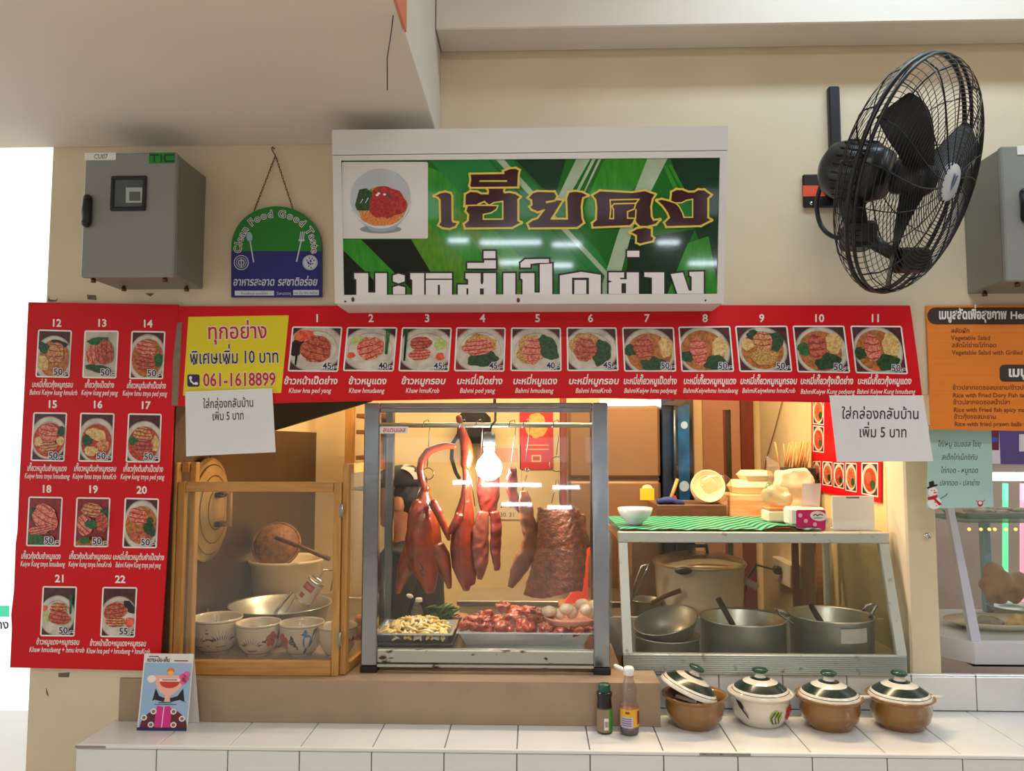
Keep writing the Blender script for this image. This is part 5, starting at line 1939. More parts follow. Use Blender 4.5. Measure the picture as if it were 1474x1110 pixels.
def matf(s):
    def f(u, v):
        x = mx0 + (mx1 - mx0) * u
        y = GYT + .004 + (GYB - GYT - .03) * v
        wv = .004 * abs(math.sin(u * 17 + .6)) * (1 - v) + (.012 * max(0, math.sin((u - .70) * 14)) if u > .70 else 0) * (1 - v) ** 2
        return (x, y, GZ1 + .001 + wv + s)
    return f


mb = MB()
mb.grid(matf(0), 60, 10)
mb.grid(matf(.0025), 60, 10)
o = obj('green_mat', mb, gm, None, (mx0, GYT, GZ1))
tag(o, 'green woven non-slip mat laid over the glass case top', 'mat')
TZ = GZ1 + .0075

# things on the case top
c = atz(917, 757, TZ)
o = obj('white_bowl', MB().lathe([(.0001, 0), (.024, 0), (.026, .006), (.045, .02), (.057, .042), (.060, .056), (.058, .056), (.053, .042), (.04, .02), (.0001, .010)], (c.x, c.y + .05, TZ), 36),
        M('white_porcelain', (226, 220, 222), .15, coat=.4), None, (c.x, c.y + .05, TZ))
tag(o, 'small white porcelain bowl on the left end of the green mat', 'bowl')
# tissue pack
ty = GYT + .055
tx = X_(1137, 760, ty)
tx2 = X_(1190, 760, ty)
tzb = TZ + .005
tzt = Z_(1160, 731, ty)
t = thing('tissue_pack', 'pink and white tissue pack at the front of the green mat', 'tissue pack', ((tx + tx2) / 2, ty, tzb))
pk = obj('pack', MB().box((tx, ty, tzb), (tx2, ty + .07, tzt), 0, .008), M('tissue_white', (228, 216, 208), .4), t)
d = Draw(YPlane(ty - .0002))
mag = M('magenta_film', (204, 22, 106), .3)
d.rrect(1146, 734, 1188.5, 764, 3, mag, 1)
d.ell(1178, 743, 12, 7, M('tissue_badge', (232, 226, 230), .4), 2, 24, .15)
d.line([(1171, 742), (1174, 740.5), (1177, 742.5), (1180, 740.5), (1184, 741.5)], 1.4, ink, 3)
d.line([(1172, 746), (1183, 745.5)], .9, ink, 3.2)
for x, y in ((1152, 742), (1160, 750), (1173, 755)):
    d.ell(x, y, 3, 3, M('pale_pink', (240, 170, 200), .4), 2, 12)
d.done('print', t)
obj('tissue', MB().grid(lambda u, v: at(1153 + 27 * u + 2 * v, 732 - 36 * v, ty + .035 + .004 * math.sin(u * 5 + v * 3)), 6, 6), M('white_tissue', (222, 204, 196), .8), t)
# payment stand: blank plate
qy = GYT + .05
q0, q1 = at(1199, 768, qy), at(1258, 714, qy)
t = thing('payment_stand', 'plain white upright payment plate right of the tissue pack', 'stand', ((q0.x + q1.x) / 2, qy, GZ1))
obj('plate', MB().box((q0.x, qy, GZ1), (q1.x, qy + .004, q1.z), 0, .001), white_pl, t)
obj('foot', MB().box((q0.x + .01, qy + .005, GZ1), (q1.x - .01, qy + .05, GZ1 + .004), 0, .001), white_pl, t)
d = Draw(YPlane(qy - .0002))
d.rect(1218, 715, 1237, 717.5, M('stand_mark', (120, 120, 130), .5), 1)
d.done('print', t)

# =================================================================== stock pots behind the slanted glass
pan = M('worn_pot_steel', (192, 192, 180), .34, .8, var=.12, vs=6, stretch=(1, 1, 4), bump=.03, bs=60)
SBZ = .735
o = thing('stove_bench', 'low steel bench carrying the stock pots inside the glass case', 'bench', (.7, .4, 0))
obj('top', MB().box((.38, .170, SBZ - .03), (1.12, .765, SBZ), 0, .003), steel, o)


def stock_pot(px, pr, Y, rpx, label, hgt=.22, handle=True):
    c = at(px, pr, Y)
    r = rpx / 1109 * (Vector((c.x, Y, c.z)) - CAM).dot(Vector((-math.sin(YAW), math.cos(YAW), 0)))
    zb_ = SBZ + .0005
    h = c.z - zb_
    t = thing('stock_pot', label, 'pot', (c.x, Y, zb_))
    obj('body', MB().lathe([(.0001, 0), (r * .97, 0), (r * .985, .008), (r * .985, h - .006), (r * 1.02, h - .003), (r * 1.025, h), (r * 1.01, h + .002), (r * .965, h - .004), (r * .96, .008), (.0001, .008)], (c.x, Y, zb_), 48), pan, t)
    obj('broth', MB().lathe([(.0001, h * .62), (r * .955, h * .62)], (c.x, Y, zb_), 40), M('dark_broth', (86, 66, 40), .1), t)
    return t, c, r, h


t, c, r, h = stock_pot(1069, 888, .305, 59, 'middle stainless stock pot with a ladle leaning inside')
obj('ladle_handle', MB().tube([at(1055, 900, .32), at(1044, 880, .35), at(1034, 862, .38)], [.010, .010, .011], 8), M('dark_ladle', (48, 44, 40), .5), t)
t, c, r, h = stock_pot(1196, 884, .295, 56, 'right stainless stock pot with side handles and a blank sticker')
obj('ladle_handle', MB().tube([at(1182, 896, .28), at(1172, 880, .31), at(1168, 872, .33)], .010, 8), M('dark_ladle'), t)
for s, pts in ((-1, [(1137, 886), (1122, 878), (1117, 876), (1122, 884), (1140, 896), (1148, 905)]), (1, [(1252, 890), (1256, 880), (1262, 872), (1258, 869), (1246, 872), (1242, 880)])):
    obj('handle', MB().tube([at(x, y, .28) for x, y in pts], .005, 8), chrome, t)
mb = MB()


def stk(u, v):
    ang = math.radians(-90 + 12 + 24 * (u - .5) * 1.7)
    return (c.x + (r * .985 + .0012) * math.cos(ang), .295 + (r * .985 + .0012) * math.sin(ang), Z_(1217, 927 - 21 * v, .295 - r))


mb.grid(stk, 8, 1)
obj('sticker', mb, M('torn_sticker', (196, 192, 178), .6, var=.1, vs=30), t)
# low pot with a tilted colander resting on it
t, c, r, h = stock_pot(960, 914, .29, 45, 'short stainless pot under the tilted basin at the left of the glass case')
c2 = at(958, 893, .29)
Rt = Matrix.Rotation(math.radians(-14), 3, 'Y') @ Matrix.Rotation(math.radians(10), 3, 'X')
o = obj('steel_basin', MB().lathe([(.0001, -.070), (.047, -.070), (.08, -.052), (.100, -.01), (.105, .0), (.108, .0), (.108, .003), (.103, .003), (.076, -.047), (.047, -.066), (.0001, -.066)], (c2.x, .29, c2.z), 40, 0, Rt),
        pan, None, (c2.x, .29, c2.z - .07))
tag(o, 'tilted stainless basin resting on the short pot', 'basin')

# =================================================================== lidded casserole pots on the counter
CZ = .7335
glz = M('brown_pot_glaze', (146, 102, 44), .16, rgb2=(118, 76, 30), thr=(.5, .3), vs=6, coat=.5)
lid_w = M('lid_cream_glaze', (222, 216, 202), .13, coat=.5)
lid_g = M('lid_green_glaze', (16, 66, 50), .13, coat=.5)
lid_k = M('lid_line_glaze', (34, 48, 44), .2)
pot_w = M('pot_cream_glaze', (216, 206, 190), .14, coat=.5)


def pot_parts(t, c, mat, tilt=None, r=.084, h=.088):
    c = Vector(c)
    prof = [(.0001, 0), (r * .68, 0), (r * .72, .004), (r * .92, h * .28), (r * 1.0, h * .58), (r * .98, h * .82), (r * 1.03, h * .90), (r * 1.10, h * .95), (r * 1.11, h), (r * 1.05, h), (r * .96, h * .9), (r * .9, h * .5), (r * .6, .01), (.0001, .008)]
    obj('body', MB().lathe(prof, c, 44), mat, t)
    R = tilt or Matrix.Identity(3)
    lc = c + Vector((0, 0, h * .93))
    if tilt:
        lc = c + Vector((-.018, -.006, h * .93 + .018))
    k = r
    lp = [(k * 1.02, 0), (k * 1.03, .003), (k * .99, .008), (k * .965, .011), (k * .95, .0125), (k * .90, .017), (k * .885, .018), (k * .62, .033), (k * .59, .0345), (k * .36, .043), (k * .345, .0435), (k * .20, .047),
          (k * .16, .050), (k * .15, .056), (k * .21, .060), (k * .27, .064), (k * .27, .069), (k * .2, .073), (.0001, .074)]
    ms = [0, 0, 0, 2, 0, 0, 2, 1, 0, 0, 2, 0, 0, 0, 1, 1, 1, 1]
    lid = obj('lid', MB().lathe(lp, lc, 44, ms, R), [lid_w, lid_g, lid_k], t)
    return lc


spoon_m = M('white_melamine', (220, 212, 202), .3)
POTS = [(1000, 1053, glz, 'brown glazed casserole with its striped lid sliding off', True, None),
        (1095, 1049, pot_w, 'cream glazed casserole painted with red and green flowers', False, 1148),
        (1194, 1055, glz, 'brown glazed casserole with closed lid right of the cream one', False, 1256),
        (1296, 1055, glz, 'brown glazed casserole with closed lid, last at the right end', False, 1358)]
for px, py, m, lab, tl, sx in POTS:
    c = atz(px, py, CZ)
    c = Vector((X_(px, 1020, c.y + .055), c.y + .055, CZ))
    t = thing('casserole_pot', lab, 'pot', c, 'lidded casserole pots on the tiled counter')
    lc = pot_parts(t, c, m, Matrix.Rotation(math.radians(22), 3, 'Y') if tl else None)
    if m is pot_w:
        class PW:
            def p(s, x, y, k=0):
                a = math.radians(x - 90)
                rr = .0848 * (.72 + .28 * math.sin(min(1, y / .6) * math.pi / 2)) + .0006 + k * .0003
                return c + Vector((rr * math.cos(a), rr * math.sin(a), .088 * y))
        d = Draw(PW())
        d.ell(14, .42, 13, .24, M('glaze_lime', (150, 178, 52), .3), 1, 20)
        for x0_ in (6, 13, 20):
            d.poly([(x0_ + 5, .62), (x0_ - 3, .42), (x0_ + 3, .20), (x0_ + 5, .22), (x0_ - .5, .42), (x0_ + 7, .6)], ink_g, 2)
        for i in range(5):
            a = i * 1.2566
            d.ell(52 + 8 * math.cos(a), .5 + .15 * math.sin(a), 7, .12, ink_r, 1 + i * .1, 14)
        d.poly([(-70, .85), (-55, .8), (-42, .5), (-40, .3), (-46, .45), (-60, .66)], ink_g, 1)
        d.done('painted_decoration', t)
    if sx:
        e = at(sx, 1003, c.y - .01)
        obj('spoon_handle', MB().tube([(c.x + .055, c.y - .02, c.z + .076), (c.x + .085, c.y - .015, c.z + .086), (e.x, e.y, e.z)], [.006, .006, .0045], 8, flat=.5), spoon_m, t)
    else:
        e = at(1004, 1001, c.y - .08)
        obj('spoon_handle', MB().tube([(c.x - .055, c.y - .01, c.z + .083), (c.x - .01, c.y - .075, c.z + .087), (e.x, e.y, e.z)], [.006, .006, .0045], 8, flat=.5), spoon_m, t)

# =================================================================== sauce bottles
c = atz(871, 1056, CZ)
c = Vector((c.x, c.y + .012, CZ))
t = thing('seasoning_bottle', 'small green capped seasoning bottle on the counter edge', 'bottle', c)
S = 1 / 500
obj('body', MB().lathe([(.0001, 0), (.020, 0), (.022, .004), (.022, .05), (.021, .07)], c, 28), clear('green_glass', (150, 170, 130), .1, .55, (120, 116, 84)), t)
obj('shrink_sleeve', MB().lathe([(.0211, .0701), (.0200, .085), (.0195, .095), (.0225, .108), (.021, .111), (.0001, .111)], c, 28), M('black_sleeve', (18, 18, 20), .25), t)
obj('cap', MB().lathe([(.0165, .1111), (.017, .113), (.017, .130), (.0155, .133), (.0001, .133)], c, 24), M('dark_green_cap', (14, 78, 60), .35), t)


class Cyl:
    def __init__(s, c, r):
        s.c, s.r = Vector(c), r

    def p(s, x, y, k=0):
        a = math.radians(x - 90)
        rr = s.r + .0003 + k * .0003
        return s.c + Vector((rr * math.cos(a), rr * math.sin(a), y))


def band(d, x0, x1, y0, y1, m, k, n=14):
    for i in range(n):
        a, b = x0 + (x1 - x0) * i / n, x0 + (x1 - x0) * (i + 1) / n
        d.poly([(a, y0), (b, y0), (b, y1), (a, y1)], m, k)


d = Draw(Cyl(c, .022))
band(d, -80, 30, .006, .067, M('tan_label', (140, 122, 96), .5), 1)
band(d, 30, 85, .006, .067, M('leaf_label', (60, 140, 44), .4), 1)
band(d, -8, 24, .012, .044, M('tissue_white'), 2, 6)
for i in range(6):
    band(d, -3 + i * 4, -1.5 + i * 4 + (i % 2), .02, .036, ink, 3, 1)
d.done('label_print', t)

c = atz(907, 1058, CZ)
c = Vector((c.x, c.y + .014, CZ))
t = thing('sauce_bottle', 'clear sauce bottle with open white cap and dark red sauce', 'bottle', c)
obj('body', MB().lathe([(.0001, 0), (.023, 0), (.026, .004), (.027, .02), (.026, .075), (.021, .09), (.0205, .105), (.0215, .118), (.019, .132), (.013, .150), (.0125, .165)], c, 30), clear('pale_bottle', (228, 222, 216), .12, .10), t)
obj('sauce', MB().lathe([(.0001, .002), (.0225, .002), (.025, .006), (.0255, .02), (.0001, .0201)], c, 24), M('dark_red_sauce', (58, 10, 16), .1), t)
obj('sauce_film', MB().lathe([(.0252, .0202), (.0248, .07), (.0001, .0701)], c, 24), M('orange_sauce', (176, 88, 24), .2), t)
obj('cap', MB().lathe([(.0140, .160), (.0155, .162), (.0155, .176), (.012, .182), (.0001, .183)], c, 20), white_pl, t)
a = c + Vector((-.028, 0, .180))
obj('flip_lid', MB().obox(a, (.015, .008, .005), 0, .004, Matrix.Rotation(math.radians(24), 3, 'Y')), white_pl, t)
d = Draw(Cyl(c, .0271))
band(d, -75, 75, .024, .072, M('yellow_label', (222, 166, 36), .35), 1, 18)
band(d, -62, 16, .022, .052, M('label_lilac', (190, 178, 196), .4), 2, 10)
for i in range(4):
    band(d, -52, 6, .027 + i * .006, .030 + i * .006, M('label_text', (110, 100, 140), .5), 3, 6)
band(d, 44, 74, .03, .066, M('label_red', (150, 40, 40), .4), 2, 4)
band(d, -30, -5, .060, .066, M('label_red'), 2, 4)
d.done('label_print', t)

# =================================================================== tent card
TY = -.12
A = atz(196, 1052, CZ)
f0, f1 = atz(197, 1052, CZ), atz(268, 1054, CZ)
top_l, top_r = at(208, 941, f0.y + .035), at(280, 942, f0.y + .035)
t = thing('tent_card', 'folded cardboard tent card with a pink drink poster on the counter', 'card', ((f0.x + f1.x) / 2, f0.y, CZ))
w_ = f1.x - f0.x
zt_c = top_l.z
tp0, tp1 = Vector((top_l.x, f0.y + .035, zt_c)), Vector((top_l.x + w_, f0.y + .035, zt_c))
f1 = Vector((f0.x + w_, f0.y, CZ))
_ry = min(f0.y + .068, -.012)
_rx = X_(287, 1035, _ry)
r0, r1 = Vector((_rx - w_, _ry, CZ)), Vector((_rx, _ry, CZ))
card = M('white_card', (226, 220, 216), .5)
th = Vector((0, .0012, 0))
obj('front_leaf', MB().prism([f0, f1, tp1, tp0], th), card, t)
obj('rear_leaf', MB().prism([r0, r1, tp1 + th, tp0 + th], th), card, t)
nrm = (f1 - f0).cross(tp0 - f0).normalized()
if nrm.y > 0:
    nrm = -nrm


class Face:
    def __init__(s):
        pass

    def p(s, x, y, k=0):   # x,y in 0..1, y down
        a = tp0 + (tp1 - tp0) * x
        b = f0 + (f1 - f0) * x
        return a + (b - a) * y + nrm * (.0004 + .0003 * k)


d = Draw(Face())
sky = M('card_sky', (128, 190, 212), .45, rgb2=(176, 170, 214), thr=(.5, .25), vs=14)
d.rect(.03, .12, .98, .96, sky, 1)
d.text('หวาน-มัน-เค็ม', .30, .105, .075, M('card_ink', (64, 44, 70), .5), 1, w=.46, bold=.03)
d.rect(.62, .085, .9, .098, M('card_ink'), 1)
d.rect(.1, .03, .3, .042, M('card_ink'), 1)
d.poly([(.25, .62), (.3, .45), (.38, .55), (.5, .58), (.48, .63), (.3, .6), (.2, .64)], black_p, 2)
d.poly([(.9, .62), (.85, .45), (.75, .55), (.6, .58), (.62, .63), (.8, .6), (.95, .64)], black_p, 2)
sk = M('card_peach', (240, 178, 158), .45)
d.poly([(.28, .28), (.86, .28), (.84, .38), (.78, .46), (.66, .53), (.6, .545), (.6, .62), (.5, .62), (.5, .545), (.42, .52), (.33, .45), (.29, .38)], sk, 3)
d.ell(.57, .365, .2, .085, M('card_red', (206, 50, 44), .4), 4, 20, 0, 0, 0, 0, 180)
d.rect(.36, .325, .78, .36, M('card_cream', (240, 226, 214), .4), 4.5)
d.rect(.42, .337, .72, .348, ink, 5)
d.ell(.57, .22, .08, .035, M('card_orange', (232, 110, 40), .4), 3, 14)
d.ell(.57, .25, .06, .03, M('card_yellow', (240, 190, 60), .4), 3.2, 14)
for x, y in ((.82, .3), (.88, .33), (.84, .36), (.9, .27)):
    d.ell(x, y, .07, .04, M('card_pink', (226, 90, 150), .4), 4.6, 12)
d.ell(.2, .33, .09, .05, M('card_cream'), 3, 12)
mar = M('card_maroon', (92, 20, 36), .45)
d.ell(.52, .965, .47, .26, mar, 2.4, 30, 0, 0, 0, 180, 360)
d.poly([(.36, .68), (.48, .69), (.60, .68), (.66, .72), (.66, .96), (.34, .96), (.34, .78)], M('card_magenta', (212, 38, 130), .4), 3)
d.line([(.5, .69), (.49, .95)], .02, M('card_pink2', (246, 190, 220), .4), 4)
for x, y in ((.3, .75), (.12, .83), (.27, .92), (.7, .75), (.88, .84), (.72, .92)):
    d.ell(x, y, .062, .038, M('card_cream'), 4, 16)
    d.ell(x, y, .036, .022, M('card_grey', (120, 110, 112), .4), 5, 12)
d.rect(.0, .955, .99, .995, M('card_navy', (34, 26, 84), .4), 5)
d.rect(.38, .632, .64, .642, ink, 3)
d.rect(.3, .655, .74, .664, ink, 3)
d.done('poster_print', t)
# =================================================================== inside the stall
def vessel(name, px, py, Y, rpx, zbase, prof, mat, label, cat, n=40):
    """round vessel whose rim centre sits at px,py at depth Y; prof in fractions of radius and height"""
    c = at(px, py, Y)
    r = rpx / F_PX * (Y + 2.3)
    h = c.z - zbase
    o = obj(name, MB().lathe([(max(.0001, a * r), b * h) for a, b in prof], (c.x, Y, zbase), n), mat, None, (c.x, Y, zbase))
    return tag(o, label, cat), c, r


OPEN = [(0, 0), (.6, 0), (.68, .02), (.9, .5), (.98, .95), (1.03, .97), (1.03, 1.0), (.97, .98), (.88, .52), (.64, .06), (0, .05)]
# steel work table on the left
t = thing('work_table', 'steel work table behind the wooden cabinet', 'table', (-.9, .9, 0))
obj('top', MB().box((-1.14, .47, .79), (-.66, 1.45, .82), 0, .004), steel, t)
for x in (-1.12, -.69):
    for y in (.50, 1.42):
        obj('leg', MB().box((x - .015, y - .015, 0), (x + .015, y + .015, .7895)), steel, t)
cream_e = M('cream_enamel', (222, 196, 150), .3, var=.04, vs=6, coat=.2)
vessel('steel_basin', 404, 868, .53, 70, .8205, OPEN, pan, 'wide shallow steel basin behind the painted bowls', 'basin')
vessel('enamel_pot', 412, 803, .86, 50, .8205, [(0, 0), (.8, 0), (.86, .03), (.96, .9), (1.05, .95), (1.06, 1.0), (.95, .97), (.84, .05), (0, .04)], cream_e, 'tall cream enamel pot behind the steel basin', 'pot')
o_, c, r = vessel('steel_bowl', 388, 893, .385, 35, .8555, OPEN, M('bright_bowl_steel', (196, 192, 184), .2, .95), 'small steel bowl of utensils behind the painted bowls', 'bowl')
for i, (pts, nm, lab, m) in enumerate((([(388, 902), (398, 880), (420, 852)], 'serving_tongs', 'broad steel tongs standing in the small steel bowl', chrome),
                                       ([(402, 902), (410, 884), (424, 860)], 'spoon', 'thin steel spoon standing in the small steel bowl', steel))):
    P = [at(x, y, .36 + .01 * i) for x, y in pts]
    o = obj(nm, MB().tube(P, [.006, .007, .006] if i == 0 else .003, 8, flat=.5), m, None, P[0])
    tag(o, lab, 'utensil')
# rattan scoop lying over the enamel pot
c = at(398, 784, .84)
rat = M('rattan', (150, 96, 44), .6, rgb2=(96, 56, 26), thr=(.5, .15), vs=50, bump=.4, bs=90)
t = thing('rattan_scoop', 'round rattan scoop with a long stick lying over the enamel pot', 'scoop', c)
Rr = Matrix.Rotation(math.radians(62), 3, 'X') @ Matrix.Rotation(math.radians(10), 3, 'Y')
obj('basket', MB().lathe([(.0001, .045), (.045, .04), (.075, .022), (.092, .0), (.088, -.002), (.07, .018), (.045, .035), (.0001, .04)], c, 32, 0, Rr), rat, t)
obj('hoop', MB().tube([c + Rr @ Vector((.092 * math.cos(a), .092 * math.sin(a), 0)) for a in [2 * math.pi * i / 32 for i in range(32)]], .006, 8, 0, True), rat, t)
obj('stick', MB().tube([at(397, 774, .78), at(435, 788, .74), at(474, 805, .70)], .009, 8), wood('stick_wood', (120, 66, 34), (90, 46, 24)), t)
# big pot lid hung on the left wall
c = atx(303, 733, -1.125)
lid_m = M('old_lid_metal', (196, 164, 112), .3, .55, var=.08, vs=5)
RX = Matrix.Rotation(math.pi / 2, 3, 'Y')
t = thing('pot_lid', 'large round pot lid hanging on the left wall', 'lid', (c.x, c.y, c.z - .18))
obj('disc', MB().lathe([(.0001, .028), (.06, .026), (.066, .022), (.105, .018), (.112, .013), (.15, .008), (.16, .0), (.178, -.004), (.18, -.008), (.17, -.008), (.0001, .01)], c, 48, 0, RX), lid_m, t)
for rr_ in (.068, .114, .152):  # flat dark rings paint the shade in the lid's grooves
    obj('groove_shade', MB().lathe([(rr_, {.068: .0225, .114: .0135, .152: .0075}[rr_]), (rr_ + .004, {.068: .0222, .114: .0131, .152: .0068}[rr_])], c + Vector((.0006, 0, 0)), 48, 0, RX), M('lid_groove_shade', (92, 66, 36), .5), t)
obj('handle', MB().tube([c + Vector((.03, -.01, .05)), c + Vector((.07, -.01, .055)), c + Vector((.07, -.01, -.055)), c + Vector((.03, -.01, -.05))], .010, 8), M('handle_tan', (176, 130, 76), .5), t)
for s in (-1, 1):
    obj('handle_foot', MB().box((c.x + .024, c.y - .03, c.z + s * .05 - .009), (c.x + .05, c.y + .02, c.z + s * .05 + .009), 0, .004), black_pl, t)
obj('hanger', MB().tube([c + Vector((-.005, 0, .178)), c + Vector((-.012, 0, .20)), c + Vector((-.022, 0, .205))], .002, 6), wire_m, t)
# clear bag and cup at the left of the cabinet
c = at(283, 878, .40)
mb = MB()
mb.tube([(c.x, .40, .8565), (c.x, .40, .90), (c.x + .002, .40, .96), (c.x - .004, .40, 1.02), (c.x - .01, .40, 1.07), (c.x - .004, .40, 1.10)], [.04, .044, .043, .040, .028, .008], 12, 0, flat=.6)
o = obj('clear_bag', organic(mb, .006, 1, .006, 24), clear('bag_film', (214, 206, 190), .25, .14, rough=.12), None, (c.x, .40, .8565))
tag(o, 'crumpled clear plastic bag standing by the left cabinet post', 'bag')
c = at(295, 905, .33)
t = thing('measuring_cup', 'clear measuring cup with blue marks beside the bag', 'cup', (c.x, .33, .8555))
obj('body', MB().lathe([(.0001, 0), (.032, 0), (.034, .01), (.038, .088), (.037, .088), (.033, .01), (.0001, .006)], (c.x, .33, .8555), 24), clear('cup_plastic', (210, 205, 190), .15, .2), t)
d = Draw(Cyl((c.x, .33, .8555), .038))
for i in range(5):
    band(d, -20, 5 + 8 * (i % 2), .03 + i * .01, .034 + i * .01, ink_b, 1, 3)
d.done('blue_marks', t)
# milk tin
c = at(446, 850, .34)
Rm = Matrix.Rotation(math.radians(35), 3, 'Y')
t = thing('milk_tin', 'tilted label wrapped tin can above the bird bowl', 'tin', c)
obj('can', MB().lathe([(.0001, -.042), (.031, -.042), (.032, -.040), (.0305, -.038), (.0305, .038), (.032, .040), (.031, .042), (.029, .040), (.0001, .039)], c, 28, 0, Rm), chrome, t)
obj('paper_label', MB().lathe([(.0308, -.036), (.0308, .036)], c, 28, 0, Rm), M('tin_label', (206, 192, 168), .4), t)
mb = MB()
for (a0, a1, z0, z1, k) in ((-50, 25, .004, .028, 0), (-35, -5, -.026, -.010, 0), (-42, 18, .010, .022, 1)):
    for i in range(6):
        P = []
        for aa, zz in ((i, z0), (i + 1, z0), (i + 1, z1), (i, z1)):
            a = math.radians(a0 + (a1 - a0) * aa / 6 - 90)
            P.append(c + Rm @ Vector(((.0312 + k * .0003) * math.cos(a), (.0312 + k * .0003) * math.sin(a), zz)))
        mb.add(P, [(0, 1, 2, 3)], k)
obj('label_print', mb, [M('label_red'), M('label_red_light', (204, 90, 80), .4)], t)
obj('wire_handle', MB().tube([c + Rm @ Vector((0, .03, .03)), c + Vector((.03, .06, .06)), c + Vector((.06, .10, .05)), at(476, 850, .48)], .003, 6), steel, t)

# dark slanted hood at the upper left
HY = .50
mb = MB().prism([at(x, y, HY) for x, y in [(248, 560), (560, 560), (532, 578), (395, 619), (330, 640), (248, 655)]], (0, .03, 0))
o = obj('slanted_hood', mb, M('hood_black', (20, 15, 14), .6), None, at(330, 640, HY))
tag(o, 'black slanted hood inside the stall top left', 'hood')
# timber upright and small shelf near the duck case
o = obj('timber_upright', MB().box((X_(498, 620, 1.5), 1.48, 0), (X_(510, 620, 1.5), 1.52, 2.2), 0, .003), pine, None, (X_(504, 620, 1.5), 1.5, 0))
tag(o, 'slim pine upright behind the side leaf of the cabinet', 'post')
a, b = at(512, 662, 1.3), at(532, 620, 1.3)
t = thing('wall_shelf', 'small brown shelf box left of the duck case top', 'shelf', (a.x, 1.3, a.z))
obj('back', MB().box((a.x, 1.5, a.z), (b.x + .06, 1.52, b.z + .08)), wood('shelf_brown', (120, 80, 46), (96, 62, 36)), t)
for z in (a.z, a.z + .12, b.z + .06):
    obj('plank', MB().box((a.x, 1.3, z), (b.x + .06, 1.499, z + .02), 0, .002), M('shelf_brown'), t)

# --- back wall pieces
BW = 1.7195


def flatpic(name, px0, py0, px1, py1, mat, label, cat, th=.006, Y=None):
    Y = Y or BW
    a, b = at(px0, py1, Y - th), at(px1, py0, Y - th)
    t = thing(name, label, cat, ((a.x + b.x) / 2, Y, a.z))
    obj('sheet', MB().box((a.x, Y - th, a.z), (b.x, Y - .0005, b.z), 0, .001), mat, t)
    return t, Draw(YPlane(Y - th, .0006))


t, d = flatpic('red_poster', 748, 588, 796, 676, M('poster_red', (204, 40, 34), .4), 'red and gold calendar poster on the back wall', 'poster')
gold = M('poster_gold', (224, 150, 60), .4, rgb2=(236, 190, 100), thr=(.5, .2), vs=60)
d.ell(772, 613, 15, 18, gold, 1, 24, 0, .15, 2)
d.rect(765, 655, 779, 665, M('poster_cream', (236, 190, 130), .4), 1)
d.rect(767, 657, 777, 663, M('poster_red'), 2)
for y in (640, 646):
    d.rect(756, y, 790, y + 1.6, gold, 1)
d.done('print', t)
t, d = flatpic('wall_calendar', 686, 640, 750, 748, M('calendar_paper', (226, 206, 176), .6), 'paper month calendar on the back wall behind the bulb', 'calendar')
for i, s in enumerate(('24', '25', '26', '27')):
    d.text(s, 698 + i * 13, 731, 9, ink, 1)
for i, s in enumerate(('29', '30', '31')):
    d.text(s, 711 + i * 13, 744, 9, ink, 1)
d.rect(690, 645, 746, 665, M('calendar_pink', (226, 176, 158), .6), 1)
d.done('print', t)
t, d = flatpic('orange_notice', 541, 585, 556, 675, M('notice_orange', (232, 112, 60), .5), 'narrow orange paper strip on the back wall by the case post', 'notice')
a = at(811, 720, BW - .02)
o = obj('red_timber', MB().box((X_(806, 650, 1.12), 1.10, .0), (X_(815.5, 650, 1.12), 1.14, 2.0), 0, .003), wood('red_timber', (124, 48, 22), (96, 34, 16)), None, (X_(811, 650, 1.12), 1.12, 0))
tag(o, 'red stained timber upright right of the red poster', 'post')
# black bag on the back wall
c = at(681, 640, 1.6)
t = thing('black_shoulder_bag', 'black shoulder bag with hanging straps on the back wall', 'bag', (c.x, 1.62, c.z))
a, b = at(657, 638, 1.6), at(706, 592, 1.6)
mb = MB().box((a.x, 1.58, a.z), (b.x, 1.70, b.z), 0, .03)
obj('pouch', organic(mb, .008, 4, .006, 18), M('black_fabric', (26, 20, 22), .8, var=.2, vs=30), t)
obj('strap', MB().tube([at(x, y, 1.57) for x, y in [(660, 625), (651, 640), (650, 660), (656, 680), (662, 690)]], .012, 8, flat=.3), M('black_fabric'), t)
obj('strap', MB().tube([at(x, y, 1.57) for x, y in [(704, 592), (712, 580), (712, 565)]], .010, 8, flat=.4), M('black_fabric'), t)

# fridge
FY = 1.18
x0, x1 = X_(818, 680, FY), X_(951, 680, FY)
zt_f, zs = Z_(900, 584, FY), Z_(900, 690, FY)
fm = M('champagne_fridge', (138, 104, 74), .3, .35, var=.03, vs=3)
t = thing('fridge', 'champagne two door fridge at the back of the stall', 'fridge', ((x0 + x1) / 2, FY, 0))
obj('body', MB().box((x0, FY + .046, 0.03), (x1, BW - .002, zt_f - .004), 0, .006), M('fridge_side', (120, 96, 72), .45), t)
dr = obj('freezer_door', MB().box((x0, FY, zs + .006), (x1, FY + .045, zt_f), 0, .012), fm, t)
dr2 = obj('fridge_door', MB().box((x0, FY, .06), (x1, FY + .045, zs - .006), 0, .012), fm, t)
obj('door_gasket', MB().box((x0 + .004, FY + .012, zs - .0055), (x1 - .004, FY + .04, zs + .0055)), M('gasket', (60, 44, 34), .6), t)
a, b = at(921.5, 720, FY), at(941.5, 703, FY)
obj('energy_label', MB().box((a.x, FY - .0015, a.z), (b.x, FY - .0002, b.z)), M('energy_yellow', (232, 186, 40), .5), dr2)
d = Draw(YPlane(FY - .0016))
d.ell(931.5, 703, 7.5, 5.5, M('energy_white', (230, 214, 180), .5), 0, 16, 0, 0, 0, 180, 360)
d.done('energy_arc', dr2)
